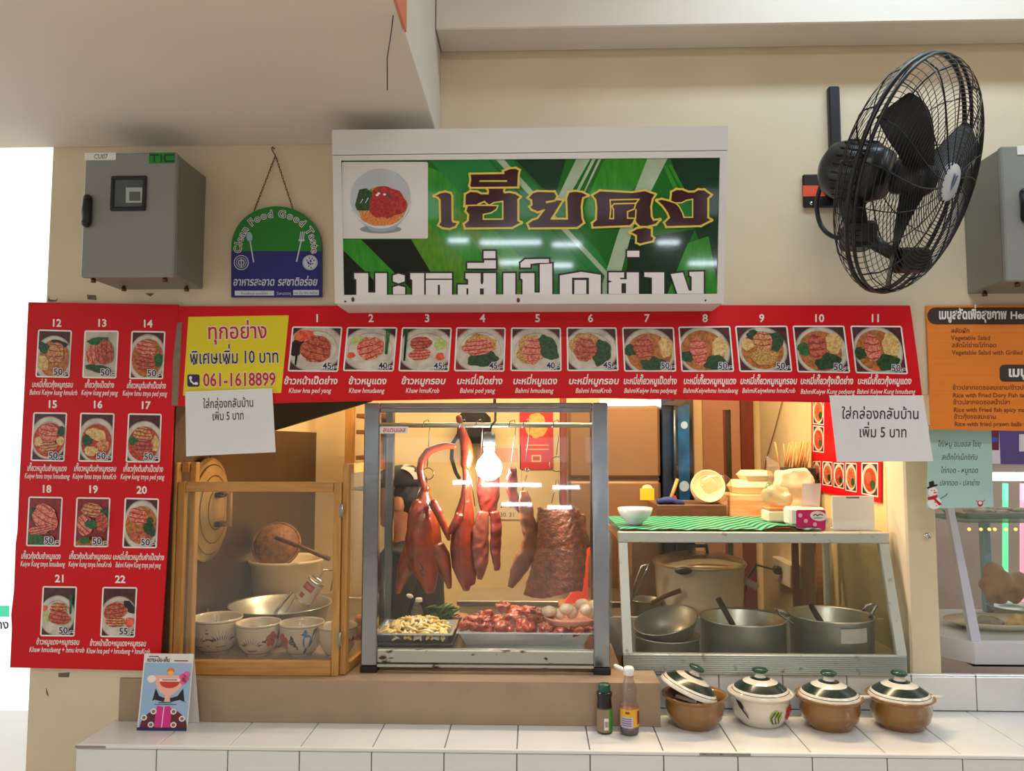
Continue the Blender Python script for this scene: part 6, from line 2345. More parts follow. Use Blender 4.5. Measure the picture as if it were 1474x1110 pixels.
for i in range(4):
    obj('foot', MB().box((x0 + .03 + (i % 2) * (x1 - x0 - .1), FY + .06 + (i // 2) * .4, 0), (x0 + .07 + (i % 2) * (x1 - x0 - .1), FY + .10 + (i // 2) * .4, .0295)), black_pl, t)
# tube light above the fridge
a, b = at(872, 580, 1.60), at(946, 579, 1.60)
t = thing('tube_light', 'lit white tube light above the fridge', 'light', ((a.x + b.x) / 2, 1.6, a.z))
obj('tube', MB().tube([(a.x, 1.60, a.z), (b.x, 1.60, a.z)], .014, 10), M('lit_tube_bright', (255, 250, 240), .3, emis=9.0), t)
obj('batten', MB().box((a.x - .03, 1.63, a.z - .02), (b.x + .03, 1.7185, a.z + .02), 0, .003), _batten_m, t)

# drinks cooler
x2, x3 = X_(955, 680, FY), X_(999, 680, FY)
t = thing('drinks_cooler', 'narrow dark blue drinks cooler beside the fridge', 'cooler', ((x2 + x3) / 2, FY, 0))
obj('body', MB().box((x2, FY + .03, .02), (x3, BW - .002, 1.9), 0, .004), M('cooler_blue', (24, 52, 84), .25, rgb2=(12, 20, 34), thr=(.5, .2), vs=6), t)
dr = obj('door', MB().box((x2 + .05, FY, .06), (x3, FY + .029, 1.88), 0, .004), M('cooler_black', (14, 16, 20), .12, spec=.8), t)
dp = YPlane(FY - .0006, .0006)
d = Draw(dp)
blu = M('cooler_reflection', (28, 92, 150), .2, rgb2=(10, 26, 48), thr=(.5, .25), vs=9)  # blue reflections of the glass door, painted on as a flat patch
d.poly([(975, 585), (992, 582), (993, 722), (978, 722)], blu, 1)
for y, r_ in ((612, 5), (700, 7)):
    d.ell(985, y, r_, r_ * 1.1, M('cooler_pale', (140, 170, 190), .2), 2, 16)
d.done('door_reflection_print', dr)
obj('handle', MB().tube([at(971, 590, FY - .012), at(972, 690, FY - .012)], .006, 8), M('cooler_handle', (90, 100, 110), .3, .6), dr)
o = obj('vent_flap', MB().prism([at(x, y, FY - .02) for x, y in [(955, 583), (962, 577), (990, 576), (978, 584)]], (0, .05, .0)), M('dark_steel', (70, 66, 62), .4, .6), t)

# door at the back right with timber jambs
PX = 1.69
dm = M('brown_door_paint', (176, 124, 94), .5, var=.05, vs=4)
x4, x5 = X_(1012, 650, PX), X_(1066, 650, PX)
mb = MB()
sx0, sx1 = X_(1045, 650, PX), X_(1053, 650, PX)
zs0, zs1 = .9, Z_(1050, 590, PX)
mb.box((x4, PX, 0), (sx0, PX + .029, 2.1))
mb.box((sx1, PX, 0), (x5, PX + .029, 2.1))
mb.box((sx0, PX, zs1), (sx1, PX + .029, 2.1))
mb.box((sx0, PX, 0), (sx1, PX + .029, zs0))
dd = struct('door_1', mb, dm)
obj('vision_slot', MB().box((sx0, PX + .018, zs0), (sx1, PX + .024, zs1)), M('slot_glass', (58, 64, 54), .15), dd)
obj('slot_edge', MB().box((sx0 - .012, PX - .003, zs0), (sx0 - .0005, PX + .012, zs1)), M('door_red_edge', (122, 40, 28), .5), dd)
o = struct('trim_4', MB().box((x5 + .001, PX - .01, 0), (X_(1085, 650, PX), PX + .029, 2.15), 0, .003), M('red_timber'))
o = struct('trim_5', MB().box((X_(999, 650, PX), PX, 0), (x4 - .001, PX + .029, 2.15), 0, .003), M('pale_jamb', (226, 196, 150), .6))

# plank shelf behind the glass case
SZ = 1.215
t = thing('plank_shelf', 'plank shelf behind the green mat carrying packaging', 'shelf', (.72, .95, 0))
obj('plank', MB().box((.30, .80, SZ - .018), (1.148, 1.12, SZ), 0, .002), wood('plank_wood', (170, 116, 64), (140, 92, 50), axis=(1.5, 20, 20)), t)
for x in (.372, 1.12):
    for y in (.82, 1.10):
        obj('leg', MB().box((x - .012, y - .012, 0), (x + .012, y + .012, SZ - .0185)), M('plank_wood'), t)
# low table and rice cooker
t = thing('low_table', 'low wooden table under the rice cooker', 'table', (.75, .95, 0))
obj('top', MB().box((.39, .775, .775), (1.10, 1.14, .80), 0, .003), M('plank_wood'), t)
for x in (.41, 1.08):
    obj('side_panel', MB().box((x - .01, .845, 0), (x + .01, 1.07, .7745)), M('plank_wood'), t)
c = at(1006, 812, .955)
r = 62 / F_PX * (.955 + 2.3 - .02)
t = thing('rice_cooker', 'large cream rice cooker with domed lid behind the stock pots', 'rice cooker', (c.x, .955, .8005))
h = c.z - .8005
cc = (c.x, .955, .8005)
obj('body', MB().lathe([(.0001, 0), (r * .82, 0), (r * .88, .02), (r * .97, h * .5), (r, h - .004), (r * 1.03, h - .002), (r * 1.03, h), (.0001, h)], cc, 44), M('cooker_cream', (234, 218, 188), .3, coat=.3), t)
ld = obj('lid', MB().lathe([(r * 1.04, h + .0005), (r * 1.06, h + .008), (r * 1.0, h + .02), (r * .7, h + .038), (r * .3, h + .046), (.0001, h + .047)], cc, 44), M('lid_aluminium', (206, 186, 150), .3, .7), t)
hz = .8005 + h + .046
obj('lid_handle', MB().tube([(c.x - .035, .955, hz - .002), (c.x - .034, .955, hz + .028), (c.x + .034, .955, hz + .028), (c.x + .035, .955, hz - .002)], .008, 8), black_pl, ld)
ha = at(984, 822, .955 - r)
obj('side_handle', MB().ball((ha.x, .955 - r * .99, ha.z), (.035, .016, .015), 14), black_pl, t)
obj('side_handle', MB().obox((c.x + r * 1.08, .90, .8005 + h * .72), (.03, .02, .014), 0, .006, Matrix.Rotation(.5, 3, 'Y')), M('handle_grey', (170, 160, 150), .4), t)
# ladle pan at the left of it
c = at(928, 868, .78)
vessel('saucepan', 930, 862, .88, 22, .8005, OPEN, pan, 'small steel saucepan with wooden handle left of the rice cooker', 'saucepan')
o = obj('wooden_ladle', MB().tube([at(938, 868, .80), at(958, 858, .79), at(980, 850, .78)], [.008, .009, .010], 8), M('stick_wood'), None, at(938, 868, .8))
tag(o, 'thick wooden handle lying across the small saucepan', 'ladle')
o = obj('steel_skimmer', MB().tube([at(905, 870, .77), at(915, 838, .77), at(924, 815, .77), at(934, 812, .77), at(930, 822, .77), at(912, 860, .77)], .005, 8), steel, None, at(905, 870, .77))
tag(o, 'bent steel skimmer handle at the left inside the glass case', 'utensil')

# crate, wrapped bowls, cloth and spoon on the shelf
ZS = SZ + .0005
a, b = at(946, 742, .82), at(1046, 727, .82)
t = thing('wooden_crate', 'dark wooden crate on the plank shelf behind the mat', 'crate', ((a.x + b.x) / 2, .82, ZS))
cw = wood('crate_wood', (112, 76, 52), (86, 56, 38), axis=(1.6, 20, 20))
zc = Z_(1000, 727, .82)
for y in (.82, 1.07):
    obj('board', MB().box((a.x, y, ZS), (b.x, y + .012, zc), 0, .002), cw, t)
for x in (a.x, b.x - .012):
    obj('board', MB().box((x, .8325, ZS), (x + .012, 1.0695, zc), 0, .002), cw, t)
obj('lid_board', MB().box((a.x + .013, .8325, zc - .014), (b.x - .013, 1.0695, zc - .002), 0, .002), cw, t)
ins = Draw(YPlane(.8195))
c = at(1018, 712, .92)
t = thing('wrapped_plate', 'round foam plate wrapped in clear film on the crate', 'plate', (c.x, .92, zc))
RP = Matrix.Rotation(math.radians(72), 3, 'X')
pr_ = .068
cz = zc + pr_ * .93
obj('plates', MB().lathe([(.0001, .016), (pr_ * .62, .016), (pr_ * .66, .019), (pr_ * .70, .019), (pr_ * .95, .030), (pr_, .030), (pr_, .012), (pr_ * .97, .010), (pr_, .008), (pr_ * 1.0, -.006), (pr_ * .72, -.02), (.0001, -.02)], (c.x, .92, cz), 32, 0, RP, 1, 1, False), M('foam_cream', (232, 208, 164), .6), t)
mb = MB().ball((c.x + .03, .93, cz), (pr_ * 1.15, .035, pr_ * .98), 18)
obj('film', organic(mb, .008, 1, .012, 26), clear('cling_film', (248, 244, 236), .15, .03, rough=.15), t)
c = at(965, 724, .90)
mb = MB()
for i in range(5):
    mb.tube([at(946, 722 + i, .86 + i * .02), at(962, 719 + i * .8, .87 + i * .02), at(985, 724 + i * .5, .86 + i * .02)], [.010, .016, .009], 10)
o = obj('blue_cloth', organic(mb, .006, 2, .006, 40), M('blue_cloth', (40, 58, 120), .85), None, (c.x, .88, zc))
tag(o, 'folded dark blue cloth on the left of the crate', 'cloth')
o = obj('wooden_spatula', MB().tube([at(964, 722, .93), at(970, 705, .95), at(975, 690, .97)], .008, 8), wood('spat_wood', (190, 146, 92), (160, 116, 70)), None, at(964, 722, .93))
tag(o, 'short wooden spatula handle standing behind the blue cloth', 'spatula')
c = at(969, 721, .94)
o = obj('red_pouch', MB().prism([at(x, y, .94) for x, y in [(963, 724), (967, 712), (973, 714), (976, 724)]], (0, .03, 0)), M('red_plastic', (214, 52, 40), .4), None, c)
tag(o, 'small red plastic piece beside the blue cloth', 'pouch')
# foam boxes
foam = M('foam_white', (240, 222, 184), .6)
for i, (px0, py0, px1, py1, Y, lab) in enumerate(((1060, 692, 1112, 711, .95, 'lower cream foam food box behind the bagged supplies'), (1074, 678, 1112, 692, .95, 'upper cream foam food box on the stack behind the bag'))):
    a, b = at(px0, py1, Y), at(px1, py0, Y)
    mb = MB()
    za, zb_ = a.z, b.z
    mb.add([(a.x + .01, Y + .01, za), (b.x, Y + .01, za), (b.x, Y + .14, za), (a.x + .01, Y + .14, za), (a.x - .004, Y - .004, (za + zb_) / 2), (b.x + .01, Y - .004, (za + zb_) / 2), (b.x + .01, Y + .15, (za + zb_) / 2), (a.x - .004, Y + .15, (za + zb_) / 2),
            (a.x + .014, Y + .014, zb_), (b.x - .004, Y + .014, zb_), (b.x - .004, Y + .136, zb_), (a.x + .014, Y + .136, zb_)],
           [(0, 3, 2, 1), (8, 9, 10, 11)] + [(j, (j + 1) % 4, 4 + (j + 1) % 4, 4 + j) for j in range(4)] + [(4 + j, 4 + (j + 1) % 4, 8 + (j + 1) % 4, 8 + j) for j in range(4)])
    o = obj('foam_box', mb, foam, None, ((a.x + b.x) / 2, Y + .07, za))
    tag(o, lab, 'box', 'foam food boxes')
a, b = at(1050, 725, .93), at(1112, 712, .93)
o = obj('paper_stack', MB().box((a.x, .93, ZS), (b.x, 1.10, b.z - .0005), 0, .004), M('paper_orange', (232, 168, 110), .6, rgb2=(236, 206, 160), thr=(.5, .1), vs=6, stretch=(1, 1, 14)), None, (a.x, .95, ZS))
tag(o, 'stack of orange and cream wrapping paper under the foam boxes', 'paper')
# bagged supplies on the mat
bagm = M('white_bag', (232, 210, 176), .5, var=.06, vs=14, sss=.1)
film = clear('bag_white_film', (232, 222, 204), .3, .45, (236, 214, 180), rough=.2)
c = at(1128, 754, .46)
t = thing('bag_of_supplies', 'tied clear bag of white packs left of the tissue pack', 'bag', (c.x, .46, TZ))
a, b = at(1105, 752, .44), at(1150, 737, .44)
zb1 = max(TZ + .001, a.z)
obj('pack', MB().box((a.x, .44, zb1), (b.x, .52, zb1 + .04), 0, .006), M('pack_white', (236, 220, 196), .5), t)
obj('orange_pack', MB().box((a.x + .004, .442, zb1 + .041), (b.x, .52, zb1 + .052), 0, .004), M('pack_orange', (236, 150, 96), .5), t)
mb = MB().ball((0, 0, 0), (.055, .045, .036), 18)
m2 = organic(mb, .006, 1, .02, 30)
m2.v = [(x + (a.x + b.x) / 2, y + .48, z + zb1 + .09) for x, y, z in m2.v]
obj('bag_bulge', m2, film, t)
c = at(1140, 715, .60)
a, b = at(1119, 720, .62), at(1168, 677, .62)
mb = MB().prism([at(x, y, .60) for x, y in [(1119, 715), (1125, 678), (1165, 675), (1172, 690), (1172, 738), (1122, 738)]], (0, .08, 0))
o = obj('paper_bag', organic(mb, .006, 2, .010, 22), bagm, None, (c.x, .62, TZ))
tag(o, 'tall creased white bag behind the tissue pack', 'bag')
# black utensil box with skewers
a, b = at(1112, 700, .86), at(1175, 674, .86)
t = thing('utensil_box', 'black box on the plank shelf behind the white bag', 'box', ((a.x + b.x) / 2, .86, ZS))
obj('box', MB().box((a.x + .03, .86, ZS), (b.x, 1.0, b.z), 0, .004), M('black_box', (36, 28, 24), .5), t)
for i in range(26):
    xx = b.x - .015 - rn.uniform(0, .11)
    yy = .88 + rn.uniform(0, .1)
    lean = rn.uniform(-.3, .35)
    top = b.z + rn.uniform(.085, .115)
    o = bpy.data.objects.get('bamboo_skewer')
    P0, P1 = Vector((xx, yy, b.z + .001)), Vector((xx + lean * .10, yy + rn.uniform(-.02, .02), top))
    o = obj('bamboo_skewer', MB().tube([P0, P1], .003, 5), M('bamboo', (222, 160, 96), .6), None, P0)
    tag(o, 'thin tan wooden chopstick in the bunch above the black box', 'chopstick', 'wooden chopsticks above the black box')
c = at(1112, 690, .80)
t = obj('clear_beaker', MB().prism([at(x, y, .84) for x, y in [(1103, 656), (1122, 668), (1124, 712), (1106, 712)]], (0, .0015, 0)), clear('beaker_film', (226, 214, 190), .2, .25), None, at(1115, 712, .84))
tag(t, 'clear plastic sleeve standing left of the chopsticks', 'sleeve')
o = obj('green_bag', organic(MB().ball(at(1112, 706, .845), (.035, .02, .03), 14), .006, 1, .014, 40), clear('green_film', (170, 220, 160), .3, .4, (140, 200, 140), rough=.2), None, at(1112, 716, .845))
tag(o, 'crumpled pale green plastic bag beside the white bag', 'bag')
# cable on the right wall and the socket
def RW(px, py, k=0):
    return atx(px, py, 1.158 - k)


a, b = RW(1134, 838), RW(1152, 808)
y_a, y_b = RW(1154, 820).y, RW(1124, 820).y
t = thing('wall_socket', 'white double socket box with a black plug on the right wall', 'socket', (1.16, (y_a + y_b) / 2, a.z))
obj('box', MB().box((1.118, y_a, RW(1140, 842).z), (1.1595, y_b, RW(1140, 808).z), 0, .005), M('socket_white', (226, 212, 186), .4), t)
obj('plug', MB().obox((1.10, (y_a + y_b) / 2 + .01, RW(1140, 822).z), (.016, .02, .018), 0, .006), black_pl, t)
obj('flex', MB().tube([(1.09, (y_a + y_b) / 2 + .02, RW(1140, 822).z), (1.06, y_b + .05, RW(1140, 824).z), (1.03, y_b + .12, RW(1140, 850).z), (1.03, y_b + .14, .82)], .005, 8), black_pl, t)
P = [RW(x, y, .004) for x, y in [(1128, 570), (1115, 620), (1103, 660), (1098, 700), (1100, 740)]]
o = obj('dangling_cable', MB().tube(P, .0025, 6), M('brown_cord', (120, 84, 50), .6), None, P[-1])
tag(o, 'thin brown cord running down the right wall', 'cord')
# second red menu on the right wall
a = RW(1168, 520, .006)
rb = thing('menu_board', 'red picture menu on the right inner wall beside the chopsticks', 'menu board', (1.158, RW(1220, 720).y, RW(1262, 722).z))


class RWall:
    step = .0006

    def p(s, x, y, k=0):
        return atx(x, y, 1.153 - .0006 * k)


rwp = RWall()
L = [rwp.p(x, y) for x, y in [(1168, 540), (1268, 520), (1268, 724), (1168, 706)]]
obj('panel', MB().prism(L, (.0045, 0, 0)), red_b, rb)
for i, (cor, rc) in enumerate(((((1170, 574), (1186, 572), (1186, 612), (1170, 610)), 5), (((1170, 612), (1186, 614), (1186, 652), (1170, 650)), 6), (((1184, 664), (1198, 665), (1198, 700), (1184, 698)), 9),
                               (((1200, 666), (1215, 667), (1215, 704), (1200, 701)), 10), (((1217, 666), (1233, 667), (1233, 709), (1217, 706)), 11), (((1240, 666), (1264, 666), (1264, 716), (1240, 711)), 14),
                               (((1170, 664), (1181, 664), (1181, 697), (1170, 695)), 4))):
    d = Draw(rwp, bil(cor))
    d.rect(0, 0, 1, 1, white_p, 1)
    d.clip = (.06, .04, .94, .96)
    d.rect(0, 0, 1, 1, pr_bg, 2)
    d.ell(.5, .5, .47, .46, pr_plate, 3, 24)
    d.ell(.5, .52, .36, .36, [pr_soup, pr_red][i % 2], 4, 20)
    d.ell(.42, .45, .2, .18, pr_duck, 5, 14, 0, .15, i)
    d.ell(.66, .66, .15, .14, pr_green, 6, 14, 0, .15, i)
    d.clip = None
    d.done('dish_photo', rb)

# sink unit and orange panel behind the meats
t = thing('sink_unit', 'steel topped white cupboard behind the hanging meats', 'cupboard', (0, .95, 0))
obj('cupboard', MB().box((-.30, .80, 0), (.34, 1.06, .905), 0, .004), M('cupboard_cream', (222, 204, 166), .5), t)
obj('worktop', MB().box((-.31, .79, .9055), (.35, 1.07, .925), 0, .003), steel, t)
OY = .62
mb = MB().prism([at(x, y, OY) for x, y in [(838, 796), (857, 783), (862, 788), (847, 801), (846, 868), (812, 868), (834, 838)]], (0, .02, 0))
zz = at(830, 868, OY).z
t = thing('orange_apron', 'bright orange plastic panel with dark grip behind the crispy pork', 'panel', (at(830, 868, OY).x, OY, zz))
obj('panel', mb, M('orange_plastic', (236, 72, 28), .4), t)
obj('grip', organic(MB().prism([at(x, y, OY + .005) for x, y in [(820, 735), (838, 748), (852, 786), (838, 793), (824, 800)]], (0, .03, 0)), .006, 3), M('grip_dark', (54, 48, 44), .6), t)
o = obj('stool_stand', MB().box((at(812, 868, OY).x - .02, OY - .03, 0), (at(848, 868, OY).x + .02, OY + .08, zz - .001), 0, .004), M('plank_wood'), None, (at(830, 868, OY).x, OY, 0))
tag(o, 'narrow wooden stand behind the duck case', 'stand')

# =================================================================== cook behind the duck case
HYP = .68
hc = at(575, 716, HYP)
person = thing('person', 'person in a black cap and dark shirt standing behind the duck case, facing left', 'person', (hc.x + .02, HYP, 0))
skin = M('skin', (186, 120, 84), .5, sss=.1)
X0, Y0, Zh = hc.x, HYP, hc.z
mb = MB()
mb.ball((X0, Y0, Zh), (.098, .076, .115), 20)                       # skull
mb.ball((X0 - .035, Y0, Zh - .07), (.055, .052, .05), 14)             # jaw
mb.tube([(X0 - .085, Y0, Zh - .005), (X0 - .112, Y0, Zh - .035), (X0 - .09, Y0, Zh - .045)], [.008, .014, .008], 8)   # nose
mb.tube([(X0 - .085, Y0 - .02, Zh - .075), (X0 - .094, Y0, Zh - .076), (X0 - .085, Y0 + .02, Zh - .075)], .008, 8)      # mouth
for s in (-1, 1):
    mb.ball((X0 + .012, Y0 + s * .078, Zh - .018), (.02, .010, .032), 12)   # ears
    mb.ball((X0 - .088, Y0 + s * .03, Zh + .01), (.012, .018, .012), 10)   # brow
mb.tube([(X0 + .02, Y0, Zh - .05), (X0 + .03, Y0, Zh - .13), (X0 + .035, Y0, Zh - .19)], [.052, .05, .06], 14)   # neck
sh_z = Zh - .20
hip = sh_z - .44
mb.tube([(X0 + .035, Y0, sh_z + .02), (X0 + .04, Y0, sh_z - .05), (X0 + .045, Y0, sh_z - .2), (X0 + .045, Y0, hip)], [.08, .12, .115, .115], 16)
arms = {}
for s in (-1, 1):
    sh_ = Vector((X0 + .04, Y0 + s * .165, sh_z - .02))
    el = Vector((X0 + .0, Y0 + s * .20, sh_z - .26))
    wr = Vector((X0 - .19, Y0 + s * .12, sh_z - .30))
    arms[s] = (sh_, el, wr)
    mb.tube([sh_ - Vector((0, s * .07, 0)), sh_, (sh_ + el) / 2, el, (el + wr) / 2, wr], [.055, .052, .044, .038, .034, .026], 12)
    hd = (wr - el).normalized()
    pc_ = wr + hd * .045
    mb.ball(pc_, (.042, .036, .020), 12)
    for f in range(4):
        b0 = wr + hd * .075 + Vector((0, (f - 1.5) * .019, 0))
        L_ = [.062, .072, .068, .052][f]
        mb.tube([b0, b0 + hd * L_ * .5 + Vector((0, 0, -.004)), b0 + hd * L_ + Vector((0, 0, -.022))], [.0095, .009, .007], 8)
    th_ = wr + hd * .03 + Vector((0, -s * .03, 0))
    mb.tube([th_, th_ + hd * .03 + Vector((0, -s * .018, -.004)), th_ + hd * .058 + Vector((0, -s * .022, -.014))], [.012, .010, .008], 8)
kn = hip * .52
for s in (-1, 1):
    mb.tube([(X0 + .045, Y0 + s * .07, hip + .02), (X0 + .03, Y0 + s * .08, kn), (X0 + .05, Y0 + s * .08, .09)], [.082, .055, .038], 12)
    mb.tube([(X0 + .07, Y0 + s * .08, .035), (X0 - .02, Y0 + s * .085, .032), (X0 - .12, Y0 + s * .09, .026)], [.035, .034, .026], 10)
obj('body', organic(mb, .008, 3), skin, person)
eye_w, eye_k = M('eye_white', (226, 220, 212), .3), M('eye_dark', (30, 20, 16), .3)
for s in (-1, 1):
    obj('eye', MB().ball((X0 - .086, Y0 + s * .03, Zh - .004), (.009, .012, .008), 10).ball((X0 - .0935, Y0 + s * .03, Zh - .004), (.003, .006, .006), 8, 1), [eye_w, eye_k], person)
dk_sh = M('dark_shirt', (34, 28, 34), .85, var=.15, vs=12)
mb = MB()
mb.tube([(X0 + .035, Y0, sh_z + .035), (X0 + .038, Y0, sh_z - .01), (X0 + .04, Y0, sh_z - .06), (X0 + .045, Y0, sh_z - .2), (X0 + .045, Y0, hip - .05)], [.075, .115, .135, .132, .14], 18)
for s in (-1, 1):
    sh_, el, wr = arms[s]
    mb.tube([sh_ - Vector((0, s * .09, 0)), sh_, (sh_ + el) / 2, sh_ + (el - sh_) * .8], [.068, .066, .060, .056], 12)
obj('shirt', organic(mb, .009, 3, .004, 14), dk_sh, person)
mb = MB()
mb.tube([(X0 + .045, Y0, hip - .06), (X0 + .045, Y0, hip + .02)], [.128, .125], 16)
for s in (-1, 1):
    mb.tube([(X0 + .045, Y0 + s * .07, hip), (X0 + .03, Y0 + s * .08, kn), (X0 + .05, Y0 + s * .08, .07)], [.098, .072, .055], 12)
obj('trousers', organic(mb, .009, 2), M('dark_trousers', (40, 42, 52), .85), person)
hair_m = M('black_hair', (20, 16, 16), .6, var=.2, vs=60)
mb = MB()
mb.ball((X0 + .022, Y0, Zh + .005), (.092, .083, .085), 18)
mb.ball((X0 + .058, Y0, Zh - .04), (.052, .066, .05), 14)
obj('hair', organic(mb, .007, 2, .003, 60), hair_m, person)
mb = MB()
mb.lathe([(.0001, .075), (.045, .070), (.078, .048), (.092, .018), (.094, -.004), (.088, -.006), (.0001, .06)], (X0 + .006, Y0, Zh + .05), 28, 0, Matrix.Rotation(-.06, 3, 'Y'), 1.1, .92)
cap = obj('cap', mb, M('cap_black', (26, 22, 24), .8), person)
obj('cap_patch', MB().grid(lambda u, v: (X0 + .008 + .10 * math.cos(.35 + 1.1 * u) * math.cos(-.9 + .8 * v) * 1.02, Y0 - .088 * math.sin(.9 - .8 * v), Zh + .05 + .079 * math.sin(.35 + 1.1 * u) * (.8 + .2 * v)), 8, 6),
    M('cap_grey', (170, 156, 146), .8), cap)
mb = MB()


def brim(u, v):
    a = math.pi * (.72 + .56 * u)
    rr = .098 + .075 * v
    return (X0 + .0 + rr * math.cos(a) * 1.08, Y0 + rr * math.sin(a) * .95, Zh + .048 - .012 * v)


mb.grid(brim, 14, 4)
mb.grid(lambda u, v: (lambda p: (p[0], p[1], p[2] - .004))(brim(u, v)), 14, 4)
obj('cap_brim', mb, M('cap_black'), cap)

# =================================================================== neighbouring stall on the right
struct('wall_neighbour', MB().box((1.252, 1.30, 0), (4.0, 1.38, 3.2)), M('neighbour_wall', (196, 176, 170), .7, var=.1, vs=3))
NY0 = .22
nz = .8415
nc = thing('glass_case', 'white framed slanted glass case of the neighbouring stall at the right edge', 'display case', (1.6, NY0, nz))
xa = X_(1371, 900, NY0)
walw = M('neighbour_white', (214, 216, 220), .4)
zr2 = Z_(1440, 926, NY0)
mb = MB().prism([at(x, 926, NY0 + dy) if False else v for x, dy, v in ()] or [(xa + .065, NY0, nz + .012), (2.4, NY0, nz + .012), (2.4, NY0 + .5, nz + .012), (xa, NY0 + .5, nz + .012), (xa, NY0 + .09, nz + .012)], (0, 0, zr2 - nz - .012))
obj('base', mb, walw, nc)
obj('skid', MB().box((xa + .07, NY0 + .02, nz), (2.4, NY0 + .4, nz + .0115)), black_pl, nc)
b0, b1 = at(1399, 926, NY0 + .02), at(1413, 926, NY0 + .02)
t0, t1 = at(1362, 720, NY0 + .22), at(1371, 720, NY0 + .22)
obj('slanted_stile', MB().prism([(b0.x, b0.y, zr2 + .0005), (b1.x, b1.y, zr2 + .0005), t1, t0], (0, .02, 0)), M('neighbour_stile', (196, 200, 222), .4), nc)
zsft = Z_(1430, 753, .45)
obj('shelf', MB().box((X_(1386, 753, .45), .45, zsft), (2.4, .68, zsft + .012), 0, .002), clear('shelf_glass', (196, 220, 214), .2, .3, (170, 190, 184)), nc)
obj('front_pane', MB().prism([b1 + Vector((.002, .01, 0)), (2.4, b1.y + .01, b1.z), (2.4, t1.y + .01, t1.z), t1 + Vector((.002, .01, 0))], (0, .002, 0)), glass_d, nc)
for i, x in enumerate((1395, 1412, 1424, 1432, 1448, 1462)):
    p = at(x, 762, .47)
    obj('fairy_light', MB().ball(p, .006, 8), M('fairy_gold', (250, 200, 100), .4, emis=2.0), nc)
o = tray('steel_tray', X_(1392, 748, .47), X_(1392, 748, .47) + .5, .47, .64, zsft + .0125, .022, 'steel tray of dim food on the upper shelf of the neighbouring case')
rn2 = random.Random(8)
grey_fd = M('grey_food', (150, 140, 130), .6, rgb2=(200, 196, 190), thr=(.5, .15), vs=40)
mb = MB()
for i in range(14):
    mb.ball((X_(1392, 748, .47) + .04 + rn2.uniform(0, .42), .49 + rn2.uniform(0, .13), zsft + .034), (rn2.uniform(.02, .04), .02, .010), 8)
o = obj('dried_fish', mb, grey_fd, None, (X_(1430, 748, .5), .55, zsft + .016))
tag(o, 'jumble of pale dried fish in the upper tray of the neighbouring case', 'fish', kind='stuff')
lc = at(1455, 900, .36)
t = thing('oval_platter', 'oval cream platter with fried fish in the neighbouring case', 'platter', (lc.x, .40, zr2))
obj('dish', MB().lathe([(.0001, .004), (.12, .004), (.15, .014), (.185, .026), (.185, .031), (.14, .016), (.0001, .009)], (lc.x, .42, zr2), 40, 0, None, 1.0, .5), M('platter_cream', (226, 214, 188), .25), t)
mb = MB()
mb.tube([(lc.x - .11, .40, zr2 + .018), (lc.x - .07, .40, zr2 + .028), (lc.x - .02, .41, zr2 + .026), (lc.x + .01, .41, zr2 + .02)], [.006, .022, .018, .006], 12, 0, flat=.6)
o = obj('fried_fish', organic(mb, .005, 1, .004, 40), M('fish_grey', (110, 100, 88), .5, rgb2=(176, 160, 130), thr=(.5, .2), vs=40), None, (lc.x - .05, .40, zr2 + .012))
tag(o, 'grey whole fish on the left of the oval platter', 'fish', 'fish on the oval platter')
mb = MB()
mb.tube([(lc.x + .00, .385, zr2 + .02), (lc.x + .04, .385, zr2 + .034), (lc.x + .09, .39, zr2 + .032), (lc.x + .13, .40, zr2 + .02)], [.008, .026, .022, .008], 12, 0, flat=.6)
o = obj('fried_fish', organic(mb, .005, 1, .004, 40), M('fish_gold', (190, 146, 70), .5, rgb2=(226, 196, 130), thr=(.5, .2), vs=40), None, (lc.x + .06, .39, zr2 + .012))
tag(o, 'golden fried fish on the right of the oval platter', 'fish', 'fish on the oval platter')
vessel('steel_bowl', 1462, 872, .62, 34, zr2 + .0005, OPEN, pan, 'steel bowl behind the oval platter in the neighbouring case', 'bowl')
c = at(1430, 840, .66)
o = obj('bagged_food', organic(MB().ball((c.x, .64, c.z), (.06, .04, .07), 14).ball((c.x + .07, .64, c.z - .01), (.05, .04, .06), 14), .008, 1, .02, 22), M('brown_bagged', (164, 112, 80), .4, rgb2=(196, 156, 120), thr=(.5, .2), vs=20), None, (c.x, .64, zr2))
tag(o, 'brown bagged food standing behind the oval platter', 'food')
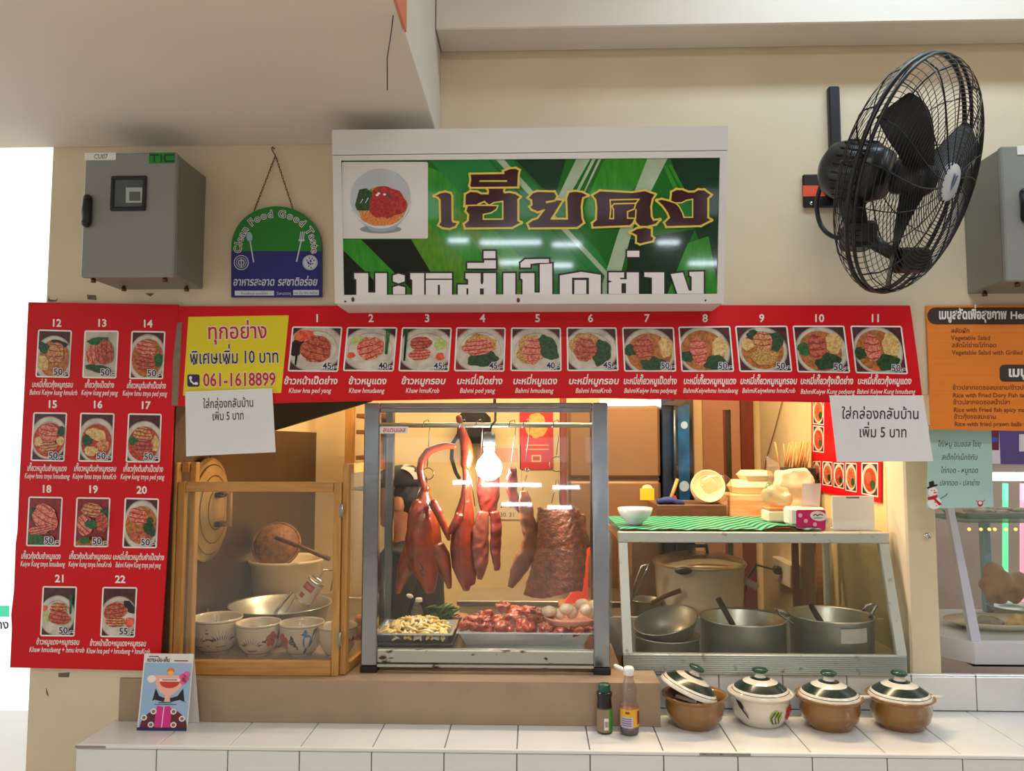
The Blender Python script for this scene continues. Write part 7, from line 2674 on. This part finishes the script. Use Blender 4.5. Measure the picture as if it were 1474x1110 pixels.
# light tubes and posters of the neighbour
a = at(1424, 686, .75)
o = obj('shelf_tube_light', MB().tube([(a.x, .75, a.z), (a.x + .7, .75, a.z)], .016, 10), M('cool_tube', (220, 250, 255), .3, emis=5.0), None, (a.x, .75, a.z))
tag(o, 'bright cool white tube light in the neighbouring case', 'light')
for x, nm, m, lab in ((1447, 'green', M('green_tube', (90, 240, 150), .3, emis=1.6), 'thin upright green glowing tube'), (1472, 'pink', M('pink_tube', (250, 150, 180), .3, emis=1.2), 'thin upright pink glowing tube at the right edge')):
    a, b = at(x, 880, .80), at(x, 696, .80)
    o = obj('glow_tube', MB().tube([a, b], .010, 8), m, None, a)
    tag(o, lab, 'light')
a, b = at(1408, 860, .8), at(1408, 735, .8)
o = obj('blue_upright', MB().box((a.x - .05, .66, zr2 + .0005), (a.x - .02, .69, b.z + .06), 0, .003), M('pale_blue_metal', (140, 180, 200), .4), None, (a.x - .035, .67, zr2))
tag(o, 'pale blue upright inside the neighbouring case', 'post')
NW = 1.2995
t, d = flatpic('purple_poster', 1440, 612, 1500, 668, M('poster_purple', (92, 70, 140), .5), 'purple poster on the neighbouring stall wall', 'poster', .004, NW)
d.rect(1467, 625, 1500, 650, M('poster_lilac', (226, 220, 234), .5), 1)
d.done('print', t)
t, d = flatpic('maroon_poster', 1424, 612, 1438, 668, M('poster_lilac'), 'narrow white and maroon poster on the neighbouring stall wall', 'poster', .004, NW)
d.rect(1424, 612, 1438, 648, M('poster_maroon', (110, 26, 60), .5), 1)
d.ell(1431, 633, 6, 4, M('poster_blue', (60, 80, 190), .5), 2, 16)
d.done('print', t)
# small hook on the pillar
p = at(1334, 771, .16)
o = obj('wall_hook', MB().lathe([(.0001, 0), (.009, 0), (.009, .004), (.0001, .004)], (p.x, .158, p.z), 14, 0, Matrix.Rotation(math.pi / 2, 3, 'X')).tube([(p.x, .155, p.z), (p.x, .14, p.z - .004), (p.x, .138, p.z + .008)], .0025, 6), chrome, None, (p.x, .16, p.z))
tag(o, 'tiny metal hook on the cream pillar', 'hook')
